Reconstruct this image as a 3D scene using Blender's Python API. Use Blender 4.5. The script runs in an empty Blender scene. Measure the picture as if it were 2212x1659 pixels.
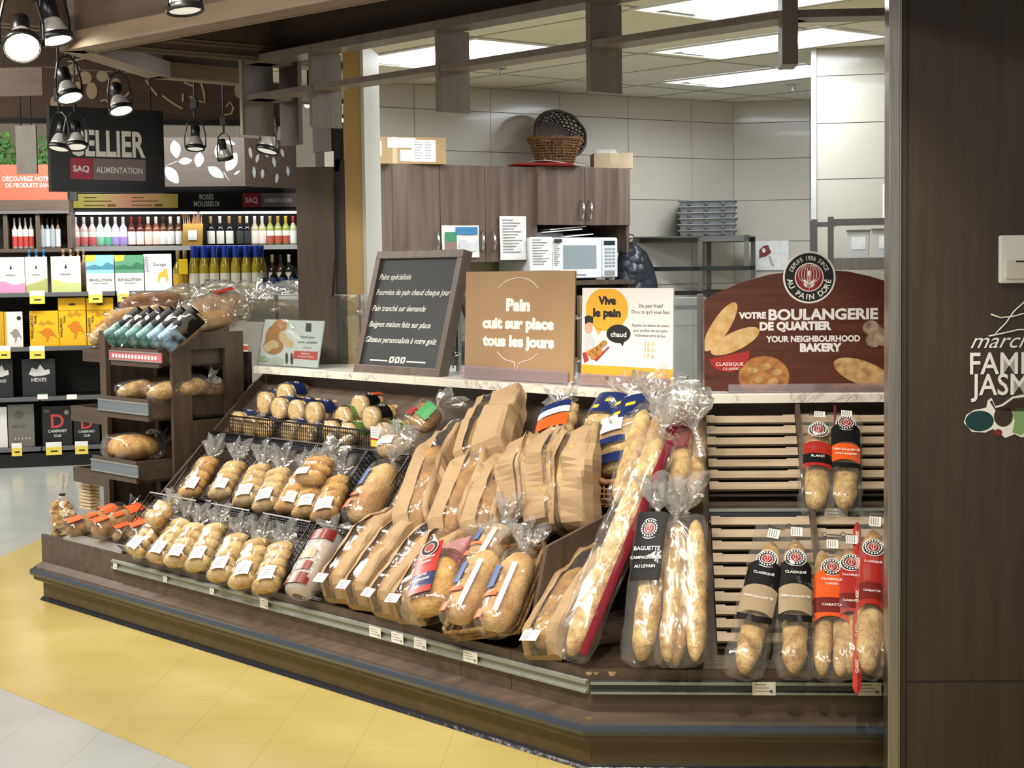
import bpy, bmesh, math, random
from mathutils import Vector as V, Matrix as M, noise as N
random.seed(7)
SC = bpy.context.scene
COL = SC.collection
PI = math.pi
R = math.radians
Q = math.sqrt(.5)

# ---------------------------------------------------------------- camera
F, H = 3650., 1.55
_p, _r, _y = math.atan((829.5-574)/F), math.atan(.0135), R(4)
_Rz = M.Rotation(_y, 3, 'Z')
FWD = _Rz @ V((0, math.cos(_p), -math.sin(_p)))
_r0 = _Rz @ V((1, 0, 0))
_u0 = _r0.cross(FWD)
RT = _r0*math.cos(_r) - _u0*math.sin(_r)
UP = _r0*math.sin(_r) + _u0*math.cos(_r)
EYE = V((0, 0, H))
cd = bpy.data.cameras.new('camera')
cam = bpy.data.objects.new('camera', cd)
COL.objects.link(cam)
cd.sensor_width = 36
cd.lens = F/2212*36
cd.clip_start, cd.clip_end = .05, 80
cam.matrix_world = M(((RT.x, UP.x, -FWD.x, 0), (RT.y, UP.y, -FWD.y, 0), (RT.z, UP.z, -FWD.z, H), (0, 0, 0, 1)))
SC.camera = cam

# ---------------------------------------------------------------- light
w = bpy.data.worlds.new('store_air')
SC.world = w
w.use_nodes = True
w.node_tree.nodes['Background'].inputs[0].default_value = (1, .93, .84, 1)
w.node_tree.nodes['Background'].inputs[1].default_value = .40
vs = SC.view_settings
vs.view_transform, vs.look, vs.exposure, vs.gamma = 'Standard', 'None', .35, 1
vs.use_curve_mapping = False
SC.cycles.max_bounces = 8
SC.cycles.transparent_max_bounces = 24
SC.cycles.caustics_reflective = SC.cycles.caustics_refractive = False


def area(name, loc, sx, sy, power, col, rot=(0, 0, 0), spread=PI):
    l = bpy.data.lights.new(name, 'AREA')
    l.shape, l.size, l.size_y, l.energy, l.color, l.spread = 'RECTANGLE', sx, sy, power, col, spread
    o = bpy.data.objects.new(name, l)
    COL.objects.link(o)
    o.location, o.rotation_euler = loc, rot
    return o


WARM, COOL = (1, .91, .77), (.93, .97, 1)
# rows of ceiling fixtures over the aisle in front of the counter and over the wine shelves
area('aisle_light', (-1.6, 3.4, 3.4), 3.2, .5, 105, (1, .93, .84), (0, 0, R(-45)))
area('aisle_light', (-3.9, 5.6, 3.4), 3.2, .5, 120, (1, .93, .84), (0, 0, R(-45)))
area('aisle_light', (-5.2, 9.2, 3.4), 3.2, .6, 155, (1, .93, .84), (0, 0, R(-45)))
area('aisle_light', (.2, 1.6, 3.4), 2.4, .5, 20, (1, .93, .84), (0, 0, R(-20)))
area('wine_aisle_light', (-3.6, 12.5, 3.1), 3.0, .4, 120, (1, .96, .9), (R(48), 0, R(20)))


def spot(name, loc, tgt, power, ang=48, blend=.6, col=WARM, size=.05):
    l = bpy.data.lights.new(name, 'SPOT')
    l.energy, l.color, l.spot_size, l.spot_blend, l.shadow_soft_size = power, col, R(ang), blend, size
    o = bpy.data.objects.new(name, l)
    COL.objects.link(o)
    o.location = loc
    o.rotation_euler = (V(tgt)-V(loc)).to_track_quat('-Z', 'Y').to_euler()
    return o


# ---------------------------------------------------------------- pixels and frames
def ray(u, v):
    return FWD + RT*((u-1106)/F) - UP*((v-829.5)/F)


class Fr:
    """a local frame: x to the right along a front, y away from the viewer, z up"""
    def __init__(s, ox, oy, deg, z=0):
        s.o, s.deg = V((ox, oy, z)), deg
        s.M = M.Translation(s.o) @ M.Rotation(R(deg), 4, 'Z')
        s.x, s.y = s.M.to_3x3() @ V((1, 0, 0)), s.M.to_3x3() @ V((0, 1, 0))

    def w(s, a, b, z):
        return s.M @ V((a, b, z))

    def px(s, u, v, b=0):
        d = ray(u, v)
        t = (s.o + s.y*b - EYE).dot(s.y)/d.dot(s.y)
        P = EYE + d*t
        return (P-s.o).dot(s.x), P.z-s.o.z

    def side(s, u, v, a=0):
        d = ray(u, v)
        t = (s.o + s.x*a - EYE).dot(s.x)/d.dot(s.x)
        P = EYE + d*t
        return (P-s.o).dot(s.y), P.z-s.o.z


def zp(u, v, z):
    d = ray(u, v)
    return EYE + d*((z-H)/d.z)


def yp(u, v, y):
    d = ray(u, v)
    return EYE + d*(y/d.y)


C0 = zp(1275, 1663, 0)
D1 = Fr(C0.x, C0.y, -45)
D2 = Fr(C0.x, C0.y, 0)
TH = math.atan(.905)


class Slope:
    """the tilted display bed of a front: x right, y up the bed, z off the bed"""
    def __init__(s, fr, z0=.30):
        s.fr = fr
        s.M = fr.M @ M.Translation((0, 0, z0)) @ M.Rotation(TH, 4, 'X')
        s.I = s.M.inverted()

    def px(s, u, v, h=0):
        e = s.I @ EYE
        d = s.I.to_3x3() @ ray(u, v)
        t = (h-e.z)/d.z
        p = e+d*t
        return V((p.x, p.y, 0))

    def seat(s, b, t, h, lift=0):
        """matrix for an item whose axis runs from pixel b to pixel t at height h above the bed; and its length"""
        p, q = s.px(*b, h+lift), s.px(*t, h+lift)
        d = q-p
        return s.M @ M.Translation((p.x, p.y, lift)) @ M.Rotation(math.atan2(-d.x, d.y), 4, 'Z'), d.length


SL1, SL2 = Slope(D1), Slope(D2)


# ---------------------------------------------------------------- objects
def thing(name, label, cat, mw=None, group=None):
    o = bpy.data.objects.new(name, None)
    o.empty_display_size = .05
    COL.objects.link(o)
    if mw is not None:
        o.matrix_world = mw
    return tag(o, label, cat, group)


def tag(o, label, cat, group=None):
    o['label'], o['category'] = label, cat
    if group:
        o['group'] = group
    return o


def struct(o):
    o['kind'] = 'structure'
    return o


def at(p, deg=0):
    return M.Translation(p) @ M.Rotation(R(deg), 4, 'Z')


class MB:
    def __init__(s, T=None):
        s.bm = bmesh.new()
        s.T = T or M.Identity(4)
        s.m = 0
        s.sm = False

    def vs(s, pts):
        return [s.bm.verts.new(s.T @ V(p)) for p in pts]

    def f(s, vl):
        try:
            f = s.bm.faces.new(vl)
            f.material_index = s.m
            f.smooth = s.sm
            return f
        except ValueError:
            return None

    def poly(s, pts):
        return s.f(s.vs(pts))

    def box(s, x0, x1, y0, y1, z0, z1, bev=0):
        if bev:
            bev = min(bev, (x1-x0)*.45, (y1-y0)*.45, (z1-z0)*.45)
            b = bmesh.new()
            bmesh.ops.create_cube(b, size=1)
            for v in b.verts:
                v.co = V((x0+(v.co.x+.5)*(x1-x0), y0+(v.co.y+.5)*(y1-y0), z0+(v.co.z+.5)*(z1-z0)))
            bmesh.ops.bevel(b, geom=b.edges[:], offset=bev, segments=2, affect='EDGES', profile=.6)
            s.add(b)
            return
        v = s.vs([(x, y, z) for x in (x0, x1) for y in (y0, y1) for z in (z0, z1)])
        for q in ((0, 1, 3, 2), (4, 6, 7, 5), (0, 4, 5, 1), (2, 3, 7, 6), (0, 2, 6, 4), (1, 5, 7, 3)):
            s.f([v[i] for i in q])

    def add(s, b, T=None):
        t = s.T @ T if T else s.T
        mp = {v: s.bm.verts.new(t @ v.co) for v in b.verts}
        for f in b.faces:
            s.f([mp[v] for v in f.verts])
        b.free()

    def prism(s, pts, d0, d1, ax='y'):
        """outline pts extruded; ax y: pts are (x,z); ax z: (x,y); ax x: (y,z)"""
        mk = {'y': lambda p, d: (p[0], d, p[1]), 'z': lambda p, d: (p[0], p[1], d), 'x': lambda p, d: (d, p[0], p[1])}[ax]
        a, b = s.vs([mk(p, d0) for p in pts]), s.vs([mk(p, d1) for p in pts])
        n = len(pts)
        s.f(a[::-1])
        s.f(b)
        for i in range(n):
            s.f([a[i], a[(i+1) % n], b[(i+1) % n], b[i]])

    def loft(s, rings, closed=True, caps=True):
        r = [s.vs(q) for q in rings]
        n = len(r[0])
        for a, b in zip(r, r[1:]):
            for i in range(n if closed else n-1):
                s.f([a[i], a[(i+1) % n], b[(i+1) % n], b[i]])
        if caps and closed:
            s.f(r[0][::-1])
            s.f(r[-1])
        return r

    def lathe(s, prof, n=16, c=(0, 0), caps=True):
        s.loft([[(c[0]+r*math.cos(2*PI*i/n), c[1]+r*math.sin(2*PI*i/n), z) for i in range(n)] for r, z in prof], caps=caps)

    def tube(s, path, r, n=8, caps=True):
        P = [V(p) for p in path]
        rings = []
        rr = r if isinstance(r, (list, tuple)) else [r]*len(P)
        t0 = (P[1]-P[0]).normalized()
        u = t0.orthogonal().normalized()
        for i, p in enumerate(P):
            t = (P[min(i+1, len(P)-1)]-P[max(i-1, 0)]).normalized()
            u = (u-t*u.dot(t)).normalized()
            w_ = t.cross(u)
            rings.append([p+(u*math.cos(2*PI*k/n)+w_*math.sin(2*PI*k/n))*rr[i] for k in range(n)])
        s.loft(rings, caps=caps)

    def ell(s, c, rx, ry, rz, nu=14, nv=8, fn=None, T=None):
        """ellipsoid, fn(unit vector) scales the radius"""
        rings = []
        for j in range(1, nv):
            ph = PI*j/nv-PI/2
            ring = []
            for i in range(nu):
                th = 2*PI*i/nu
                d = V((math.cos(ph)*math.cos(th), math.cos(ph)*math.sin(th), math.sin(ph)))
                k = fn(d) if fn else 1
                p = V((d.x*rx*k, d.y*ry*k, d.z*rz*k))
                if T:
                    p = T @ p
                ring.append(V(c)+p)
            rings.append(ring)
        r = s.loft(rings, caps=False)
        for ring, zz in ((r[0], -1), (r[-1], 1)):
            p = V((0, 0, zz*rz*(fn(V((0, 0, zz))) if fn else 1)))
            if T:
                p = T @ p
            v = s.vs([V(c)+p])[0]
            n = len(ring)
            for i in range(n):
                a, b = ring[i], ring[(i+1) % n]
                s.f([v, b, a] if zz < 0 else [a, b, v])

    def text(s, body, size, x, z, y=0, align='CENTER', bold=0, shear=0, T=None, sx=1, sp=1, lead=1):
        c = bpy.data.curves.new('t', 'FONT')
        c.body, c.size, c.align_x, c.offset, c.shear, c.space_character, c.space_line = body, size, align, bold*size, shear, sp, lead
        c.align_y = 'BOTTOM_BASELINE'
        c.resolution_u = 3
        o = bpy.data.objects.new('t', c)
        me = bpy.data.meshes.new_from_object(o)
        bpy.data.objects.remove(o)
        bpy.data.curves.remove(c)
        b = bmesh.new()
        b.from_mesh(me)
        bpy.data.meshes.remove(me)
        t = M.Translation((x, y, z)) @ M.Rotation(PI/2, 4, 'X') @ M.Diagonal((sx, 1, 1, 1))
        s.add(b, T @ t if T else t)

    def build(s, name, mats, parent=None, mw=None, bev=0, label=None):
        me = bpy.data.meshes.new(name)
        bmesh.ops.recalc_face_normals(s.bm, faces=s.bm.faces[:])
        s.bm.to_mesh(me)
        s.bm.free()
        for m in (mats if isinstance(mats, (list, tuple)) else [mats]):
            me.materials.append(m)
        o = bpy.data.objects.new(name, me)
        COL.objects.link(o)
        if parent:
            o.parent = parent
        if mw is not None:
            o.matrix_world = mw
        if bev:
            b = o.modifiers.new('b', 'BEVEL')
            b.width, b.segments, b.limit_method = bev, 2, 'ANGLE'
        if label:
            o['label'] = label
        return o


def copy_tree(o, mw=None, parent=None):
    c = o.copy()
    COL.objects.link(c)
    if parent:
        c.parent = parent
    if mw is not None:
        c.matrix_world = mw
    for ch in KIDS(o):
        copy_tree(ch, None, c)
    return c


def KIDS(o):
    return [x for x in COL.objects if x.parent == o]


# ---------------------------------------------------------------- materials
def hx(h):
    c = [int(h[i:i+2], 16)/255 for i in (0, 2, 4)]
    return tuple(x/12.92 if x <= .04045 else ((x+.055)/1.055)**2.4 for x in c)+(1,)


_mc = {}


def nt(name):
    m = bpy.data.materials.new(name)
    m.use_nodes = True
    t = m.node_tree
    return m, t, t.nodes['Principled BSDF']


def mat(name, col, rough=.5, metal=0, col2=None, scale=6, stretch=(1, 1, 1), bump=0, bscale=40, emit=0, spec=.5, det=3, coat=0, rnd=0, lo=.35, hi=.65):
    if name in _mc:
        return _mc[name]
    m, t, b = nt(name)
    b.inputs['Roughness'].default_value = rough
    b.inputs['Metallic'].default_value = metal
    b.inputs['Specular IOR Level'].default_value = spec
    b.inputs['Coat Weight'].default_value = coat
    c = hx(col)
    b.inputs['Base Color'].default_value = c
    n, L = t.nodes, t.links
    tc = mp = None
    if col2 or bump:
        tc = n.new('ShaderNodeTexCoord')
        mp = n.new('ShaderNodeMapping')
        mp.inputs['Scale'].default_value = stretch
        src = tc.outputs['Object']
        if rnd:
            oi = n.new('ShaderNodeObjectInfo')
            ad = n.new('ShaderNodeVectorMath')
            ad.operation = 'MULTIPLY_ADD'
            ad.inputs[1].default_value = (1, 1, 1)
            L.new(src, ad.inputs[0])
            sc_ = n.new('ShaderNodeVectorMath')
            sc_.operation = 'SCALE'
            sc_.inputs[0].default_value = (7, 3, 5)
            L.new(oi.outputs['Random'], sc_.inputs['Scale'])
            L.new(sc_.outputs[0], ad.inputs[2])
            src = ad.outputs[0]
        L.new(src, mp.inputs[0])
    if col2:
        no = n.new('ShaderNodeTexNoise')
        no.inputs['Scale'].default_value = scale
        no.inputs['Detail'].default_value = det
        no.inputs['Roughness'].default_value = .72 if rnd else .5
        L.new(mp.outputs[0], no.inputs['Vector'])
        rp = n.new('ShaderNodeValToRGB')
        rp.color_ramp.elements[0].position, rp.color_ramp.elements[1].position = lo, hi
        rp.color_ramp.elements[0].color, rp.color_ramp.elements[1].color = c, hx(col2)
        L.new(no.outputs[0], rp.inputs[0])
        L.new(rp.outputs[0], b.inputs['Base Color'])
    if bump:
        nb = n.new('ShaderNodeTexNoise')
        nb.inputs['Scale'].default_value = bscale
        nb.inputs['Detail'].default_value = 4
        L.new(mp.outputs[0], nb.inputs['Vector'])
        bu = n.new('ShaderNodeBump')
        bu.inputs['Strength'].default_value = bump
        bu.inputs['Distance'].default_value = .01
        L.new(nb.outputs[0], bu.inputs['Height'])
        L.new(bu.outputs[0], b.inputs['Normal'])
    if emit:
        b.inputs['Emission Color'].default_value = c
        b.inputs['Emission Strength'].default_value = emit
    _mc[name] = m
    return m


def film(name, tint='ffffff', haze=.06, gloss=.35, rough=.12, bscale=60, bump=.8, hcol='ffffff', st=(1, 1, 1)):
    """thin clear plastic: transparent, a little milky, wrinkled glints"""
    if name in _mc:
        return _mc[name]
    m, t, b = nt(name)
    n, L = t.nodes, t.links
    n.remove(b)
    out = n['Material Output']
    tr = n.new('ShaderNodeBsdfTransparent')
    tr.inputs[0].default_value = hx(tint)
    di = n.new('ShaderNodeBsdfDiffuse')
    di.inputs[0].default_value = hx(hcol)
    gl = n.new('ShaderNodeBsdfGlossy')
    gl.inputs['Roughness'].default_value = rough
    gl.inputs[0].default_value = (1, 1, 1, 1)
    m1, m2 = n.new('ShaderNodeMixShader'), n.new('ShaderNodeMixShader')
    m1.inputs[0].default_value = haze
    tc = n.new('ShaderNodeTexCoord')
    no = n.new('ShaderNodeTexNoise')
    no.inputs['Scale'].default_value = bscale
    no.inputs['Detail'].default_value = 3
    no.inputs['Distortion'].default_value = 1.0
    no.noise_type = 'RIDGED_MULTIFRACTAL'
    bu = n.new('ShaderNodeBump')
    bu.inputs['Strength'].default_value = bump
    bu.inputs['Distance'].default_value = .012
    fr = n.new('ShaderNodeLayerWeight')
    fr.inputs[0].default_value = .3
    pw = n.new('ShaderNodeMath')
    pw.operation = 'POWER'
    pw.inputs[1].default_value = 3
    mu = n.new('ShaderNodeMath')
    mu.operation = 'MULTIPLY_ADD'
    mu.inputs[1].default_value = gloss
    mu.inputs[2].default_value = gloss*.22
    mu.use_clamp = True
    mp = n.new('ShaderNodeMapping')
    mp.inputs['Scale'].default_value = st
    L.new(tc.outputs['Object'], mp.inputs[0])
    L.new(mp.outputs[0], no.inputs['Vector'])
    L.new(no.outputs[0], bu.inputs['Height'])
    for q in (gl, fr):
        L.new(bu.outputs[0], q.inputs['Normal'])
    L.new(fr.outputs['Facing'], pw.inputs[0])
    L.new(pw.outputs[0], mu.inputs[0])
    L.new(tr.outputs[0], m1.inputs[1])
    L.new(di.outputs[0], m1.inputs[2])
    L.new(mu.outputs[0], m2.inputs[0])
    L.new(m1.outputs[0], m2.inputs[1])
    L.new(gl.outputs[0], m2.inputs[2])
    L.new(m2.outputs[0], out.inputs[0])
    _mc[name] = m
    return m


def wood(name, c1, c2, rough=.45, vert=True, scale=3):
    return mat(name, c1, rough, 0, c2, scale, (9, 9, .7) if vert else (.8, 9, 9), bump=.08, bscale=12, det=5, lo=.3, hi=.7)


WD = wood('brown_laminate', '433830', '584a3e', .42, False)
WDV = wood('brown_laminate_upright', '433830', '584a3e', .42)
WDK = wood('dark_panel_wood', '372c24', '43372d', .38)
WCAB = wood('walnut_cabinet', '55463c', '76655a', .35, True, 2.2)
WGR = wood('greyed_laminate', '776c64', '877c73', .4)
BLK = mat('black_plastic', '16171a', .45)
BLKM = mat('black_paint_metal', '141416', .35)
RUB = mat('bumper_rubber', '343d48', .28)
STEEL = mat('brushed_steel', 'b9b6b0', .3, 1, 'a4a19b', 3, (60, 60, 1), bump=.03, bscale=20)
CHROME = mat('chrome', 'd8d8d8', .15, 1)
ALU = mat('rail_grey', '8f9490', .4, .3)
WHITE = mat('white_paint', 'efeeea', .5)
PAPER = mat('white_paper', 'f1f1ee', .7, 0, 'e4e4e0', 30)
INK = mat('black_ink', '17161a', .6)
GREYINK = mat('grey_print', '8d8d8d', .7)
GLASS = film('clear_acrylic', 'f4f8f7', .015, .5, .03, 2, .0)
FILM = film('clear_film', 'fdfcf9', .03, .4, .12, 24, .8, st=(1, .35, 1))
TAILF = film('crumpled_film', 'f8f7f4', .10, .95, .1, 20, .9)
# ================================================================ the room
# floor: grey vinyl with a broad yellow band round the counter (tiles about 30 cm)
def floor_mat(name, c1, c2):
    m, t, b = nt(name)
    n, L = t.nodes, t.links
    tc = n.new('ShaderNodeTexCoord')
    br = n.new('ShaderNodeTexBrick')
    br.offset = 0
    br.inputs['Scale'].default_value = 1
    br.inputs['Brick Width'].default_value = br.inputs['Row Height'].default_value = .298
    br.inputs['Mortar Size'].default_value = .0011
    br.inputs['Color1'].default_value = br.inputs['Color2'].default_value = (1, 1, 1, 1)
    br.inputs['Mortar'].default_value = (.62, .6, .55, 1)
    no = n.new('ShaderNodeTexNoise')
    no.inputs['Scale'].default_value = 2.2
    no.inputs['Detail'].default_value = 6
    rp = n.new('ShaderNodeValToRGB')
    rp.color_ramp.elements[0].position, rp.color_ramp.elements[1].position = .3, .7
    rp.color_ramp.elements[0].color, rp.color_ramp.elements[1].color = hx(c1), hx(c2)
    mx = n.new('ShaderNodeMix')
    mx.data_type, mx.blend_type = 'RGBA', 'MULTIPLY'
    mx.inputs[0].default_value = .7
    L.new(tc.outputs['Object'], br.inputs['Vector'])
    L.new(tc.outputs['Object'], no.inputs['Vector'])
    L.new(no.outputs[0], rp.inputs[0])
    L.new(rp.outputs[0], mx.inputs[6])
    L.new(br.outputs[0], mx.inputs[7])
    L.new(mx.outputs[2], b.inputs['Base Color'])
    b.inputs['Roughness'].default_value = .22
    bu = n.new('ShaderNodeBump')
    bu.inputs['Strength'].default_value = .06
    n2 = n.new('ShaderNodeTexNoise')
    n2.inputs['Scale'].default_value = 9
    L.new(tc.outputs['Object'], n2.inputs['Vector'])
    L.new(n2.outputs[0], bu.inputs['Height'])
    L.new(bu.outputs[0], b.inputs['Normal'])
    return m


m_ = MB()
m_.box(-12, 6, -3, 22, -.1, 0)
struct(m_.build('floor', floor_mat('grey_vinyl', 'a3a9a7', 'aeb4b2')))
m_ = MB()
ya, yb = zp(0, 1486, 0), zp(415, 1659, 0)
yd = (yb-ya).normalized()
A, B_ = ya-yd*1.55, ya+yd*9
m_.prism([(A.x, A.y), (B_.x, B_.y), (3, 3), (3, 9), (-3.42, 10.6)], .0004, .0012, 'z')
struct(m_.build('floor_yellow_band', floor_mat('yellow_vinyl', 'b4a25f', 'bfb072')))

# bakery: tiled walls
ZC = 2.72
WA0, WA1, WB1 = zp(850, 179, ZC), zp(1583.7, 220.8, ZC), zp(1761.7, 214.2, ZC)
angA, angB = math.degrees(math.atan2(WA1.y-WA0.y, WA1.x-WA0.x)), -9.5
FA, FB = Fr(WA1.x, WA1.y, angA), Fr(WA1.x, WA1.y, angB)
TILE = mat('wall_tile_glaze', 'c6c1b5', .16, 0, 'cbc6bb', 2, coat=.2)
GROUT = mat('tile_joint', '55524c', .8)


def tiled(fr, a0, a1, rows, cols, name, back=.12, mt=None):
    m = MB()
    m.box(a0, a1, .006, back, 0, ZC+.1)
    m.m = 1
    g = .004
    rz = [0]+rows+[ZC]
    for z0, z1 in zip(rz, rz[1:]):
        cs = [a0]+cols+[a1]
        for c0, c1 in zip(cs, cs[1:]):
            if c1-c0 > .02:
                m.box(c0+g/2, c1-g/2, 0, .006, z0+g/2, z1-g/2)
    return struct(m.build(name, [GROUT, mt or TILE], mw=fr.M))


rows = [FA.px(1583, y)[1] for y in (434, 345, 267.1)]
dz = rows[1]-rows[0]
rows = [rows[0]-dz*k for k in (3, 2, 1)]+rows
tiled(FA, FA.px(700, 300)[0], 0, rows, sorted([FA.px(u, 300)[0] for u in (896, 1060, 1210, 1357, 1494)]), 'wall_back')
tiled(FB, 0, 3.2, rows, [FB.px(1749.5, 300)[0]], 'wall_right')
# square tiled column in front of the right wall
cz = zp(1764, 104, ZC)
FCOL = Fr(cz.x, cz.y, angB)
crows = [FCOL.px(1840, y)[1] for y in (386, 265, 162)]
TILE2 = mat('column_tile_glaze', 'a9a59a', .16, 0, 'aeaaa0', 2, coat=.2)
tiled(FCOL, 0, .9, [crows[0]-1.2, crows[0]-.6]+crows, [], 'column', .7, TILE2)
m_ = MB()
m_.box(-.03, 0, -.004, .05, 0, ZC)
struct(m_.build('trim_1', mat('corner_bead', 'c9cbc8', .3, .4), mw=FCOL.M))

# bakery ceiling: lay-in panels on the 45 degree grid
CEIL = mat('ceiling_panel', 'dad7cc', .8, 0, 'e0ddd3', 4)
CLINE = mat('ceiling_grid', '9d998c', .6)
LQ = [[(732, 130), (1193, 97)], [(1357, 17), None], [(1401, 109), (1913, 71)], [(1425, 175), None]]
fx = Fr(0, 0, -45)
m_ = MB(fx.M)
l0 = fx.M.inverted() @ zp(732, 130, ZC)
GX, GY = 1.2, .6
m_.poly([fx.M.inverted() @ V(p) for p in (D1.w(-2.98, .86, ZC), D1.w(.1, .86, ZC), (3, D1.w(.1, .86, 0).y, ZC), (5, 12, ZC), (.9, 13.6, ZC), FA.w(FA.px(700, 300)[0]-.3, .3, ZC))])
m_.m = 1
for k in range(-1, 7):
    m_.box(l0.x+k*GX-.005, l0.x+k*GX+.005, l0.y-1.2, l0.y+6, ZC-.003, ZC-.0005)
for k in range(-2, 11):
    m_.box(l0.x-.9, l0.x+6, l0.y+k*GY-.005, l0.y+k*GY+.005, ZC-.003, ZC-.0005)
struct(m_.build('ceiling', [CEIL, CLINE]))

# recessed fluorescent troffers
LIT = mat('troffer_diffuser', 'f4f8ff', .4, emit=9)
LIT2 = mat('troffer_reflector', 'dfe8f5', .4, emit=1.6)
lab = ['lit fluorescent ceiling troffer on the left, above the cardboard boxes', 'lit fluorescent ceiling troffer nearest the viewer, cut off by the top edge',
       'lit fluorescent ceiling troffer, middle one of the three on the right', 'lit fluorescent ceiling troffer farthest back, beside the tiled column']
for i, (u, v) in enumerate(((732, 130), (1357, 17), (1401, 109), (1425, 175))):
    p = zp(u, v, ZC)
    t = thing('ceiling_troffer', lab[i], 'ceiling light', at(p, -45), 'fluorescent troffers over the bakery')
    m = MB()
    for x0, x1, y0, y1 in ((0, 1.2, 0, .02), (0, 1.2, .56, .58), (0, .02, .02, .56), (1.18, 1.2, .02, .56)):
        m.box(x0, x1, y0, y1, -.012, -.004)
    m.build('frame', WHITE, t)
    m = MB()
    m.m = 1
    for y0, y1, za, zb in ((.02, .16, -.004, .0), (.42, .56, 0, -.004)):
        m.poly([(.02, y0, -.0045+za*.2), (1.18, y0, -.0045+za*.2), (1.18, y1, -.0045), (.02, y1, -.0045)])
    m.m = 0
    m.prism([(.16, -.004), (.42, -.004), (.40, -.012), (.18, -.012)], .1, 1.1, 'x')
    m.build('diffuser', [LIT, LIT2], t)
    a = area('troffer_lamp', (0, 0, 0), 1.1, .5, 22, COOL, spread=R(170))
    a.parent = t
    a.location = (.6, .29, -.02)

# sprinkler heads
for (u, v, lb) in ((1714, 182, 'chrome sprinkler head in the ceiling beside the tiled column'), (1076, 147, 'small sprinkler head behind the lattice over the chalkboard')):
    t = thing('sprinkler_head', lb, 'sprinkler', at(zp(u, v, ZC)))
    m = MB()
    m.lathe([(.05, 0), (.05, -.006), (.015, -.012)])
    m.build('escutcheon', CHROME, t)
    m = MB()
    m.lathe([(.012, -.012), (.012, -.03), (.02, -.036), (.02, -.04), (.006, -.045)])
    m.build('nozzle', CHROME, t)

# partition end between bakery and wine aisle: yellow painted post, pale edge
YEL = mat('yellow_wall_paint', 'b99a5c', .6, 0, 'bd9f62', 3)
pe = zp(785, 230, ZC)
FP = Fr(*(yp(783, 400, 7.9).xy), 0)
m_ = MB()
a0, a1 = FP.px(745, 400)[0], FP.px(783, 400)[0]
m_.box(a0, a1, 0, .5, 0, 2.6)
struct(m_.build('wall_left', YEL, mw=FP.M))
m_ = MB()
m_.box(a1, a1+.014, -.004, .5, 0, 2.6)
struct(m_.build('trim_2', mat('pale_edge', 'c5c3bb', .5), mw=FP.M))

# far store walls and roof beyond the wine shelves
m_ = MB()
m_.box(-12, 6, 19, 19.2, 0, 5)
struct(m_.build('wall_far', mat('cream_wall', 'cbc3b2', .7)))
m_ = MB()
m_.box(-12, 6, -3, 20, 4.2, 4.4)
struct(m_.build('ceiling_store', mat('store_roof', '3a2f27', .8)))

# dark wood column panel on the right, steel corner trim
xp = yp(1941, 830, 4.92)
FPN = Fr(xp.x, 4.92, 2)
m_ = MB()
m_.box(.0, 1.4, 0, .06, 0, 3.4)
m_.m = 1
a1, z1 = FPN.px(1953.5, 1472)
m_.box(.022, .026, -.0015, 0, 0, 3.4)
m_.box(.026, 1.4, -.0015, 0, z1-.0015, z1+.0015)
struct(m_.build('wall_panel_right', [WDK, INK], mw=FPN.M))
m_ = MB()
m_.box(-.031, 0, -.012, .06, 0, 3.4, .003)
m_.box(0, .004, -.012, 0, 0, 3.4)
struct(m_.build('trim_3', STEEL, mw=FPN.M))
# sign on the panel
tw = thing('panel_lettering', 'white script and capital lettering on the dark wood column', 'lettering', FPN.M)
m_ = MB()
for body, u, v, h, b_, sh in (('FAMILLE', 2091, 808, 47, .012, 0), ('JASMIN', 2101, 853, 46, .012, 0), ('marché', 2093, 752, 34, .0, .45)):
    a, z = FPN.px(u, v)
    s_ = h/F*4.95/.72
    m_.text(body, s_, a, z, -.003, 'LEFT', b_, sh, sx=.86 if sh == 0 else 1.05)
P_ = lambda u, v: (FPN.px(u, v)[0], -.004, FPN.px(u, v)[1])
m_.sm = True
m_.tube([P_(2140, 679), P_(2160, 686), P_(2185, 684), P_(2215, 676), P_(2250, 650)], .0022, 6)
m_.tube([P_(2240, 640), P_(2212, 652), P_(2190, 672), P_(2172, 698), P_(2150, 720)], .0022, 6)
m_.tube([P_(2135, 726), P_(2165, 720), P_(2200, 712), P_(2250, 712)], .0022, 6)
m_.build('letters', WHITE, tw)
tf = thing('fruit_decal', 'fruit and vegetable sticker with white outline under the lettering', 'decal', FPN.M)
a, z = FPN.px(2130, 912)
k = 4.95/F


def blob(m, pts, y, d=.0006):
    m.prism([(a+(u-2130)*k, z-(v-912)*k) for u, v in pts], y, y-d)


def oval(u, v, ru, rv, n=20, rot=0):
    return [(u+ru*math.cos(2*PI*i/n)*math.cos(rot)-rv*math.sin(2*PI*i/n)*math.sin(rot), v+ru*math.cos(2*PI*i/n)*math.sin(rot)+rv*math.sin(2*PI*i/n)*math.cos(rot)) for i in range(n)]


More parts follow.
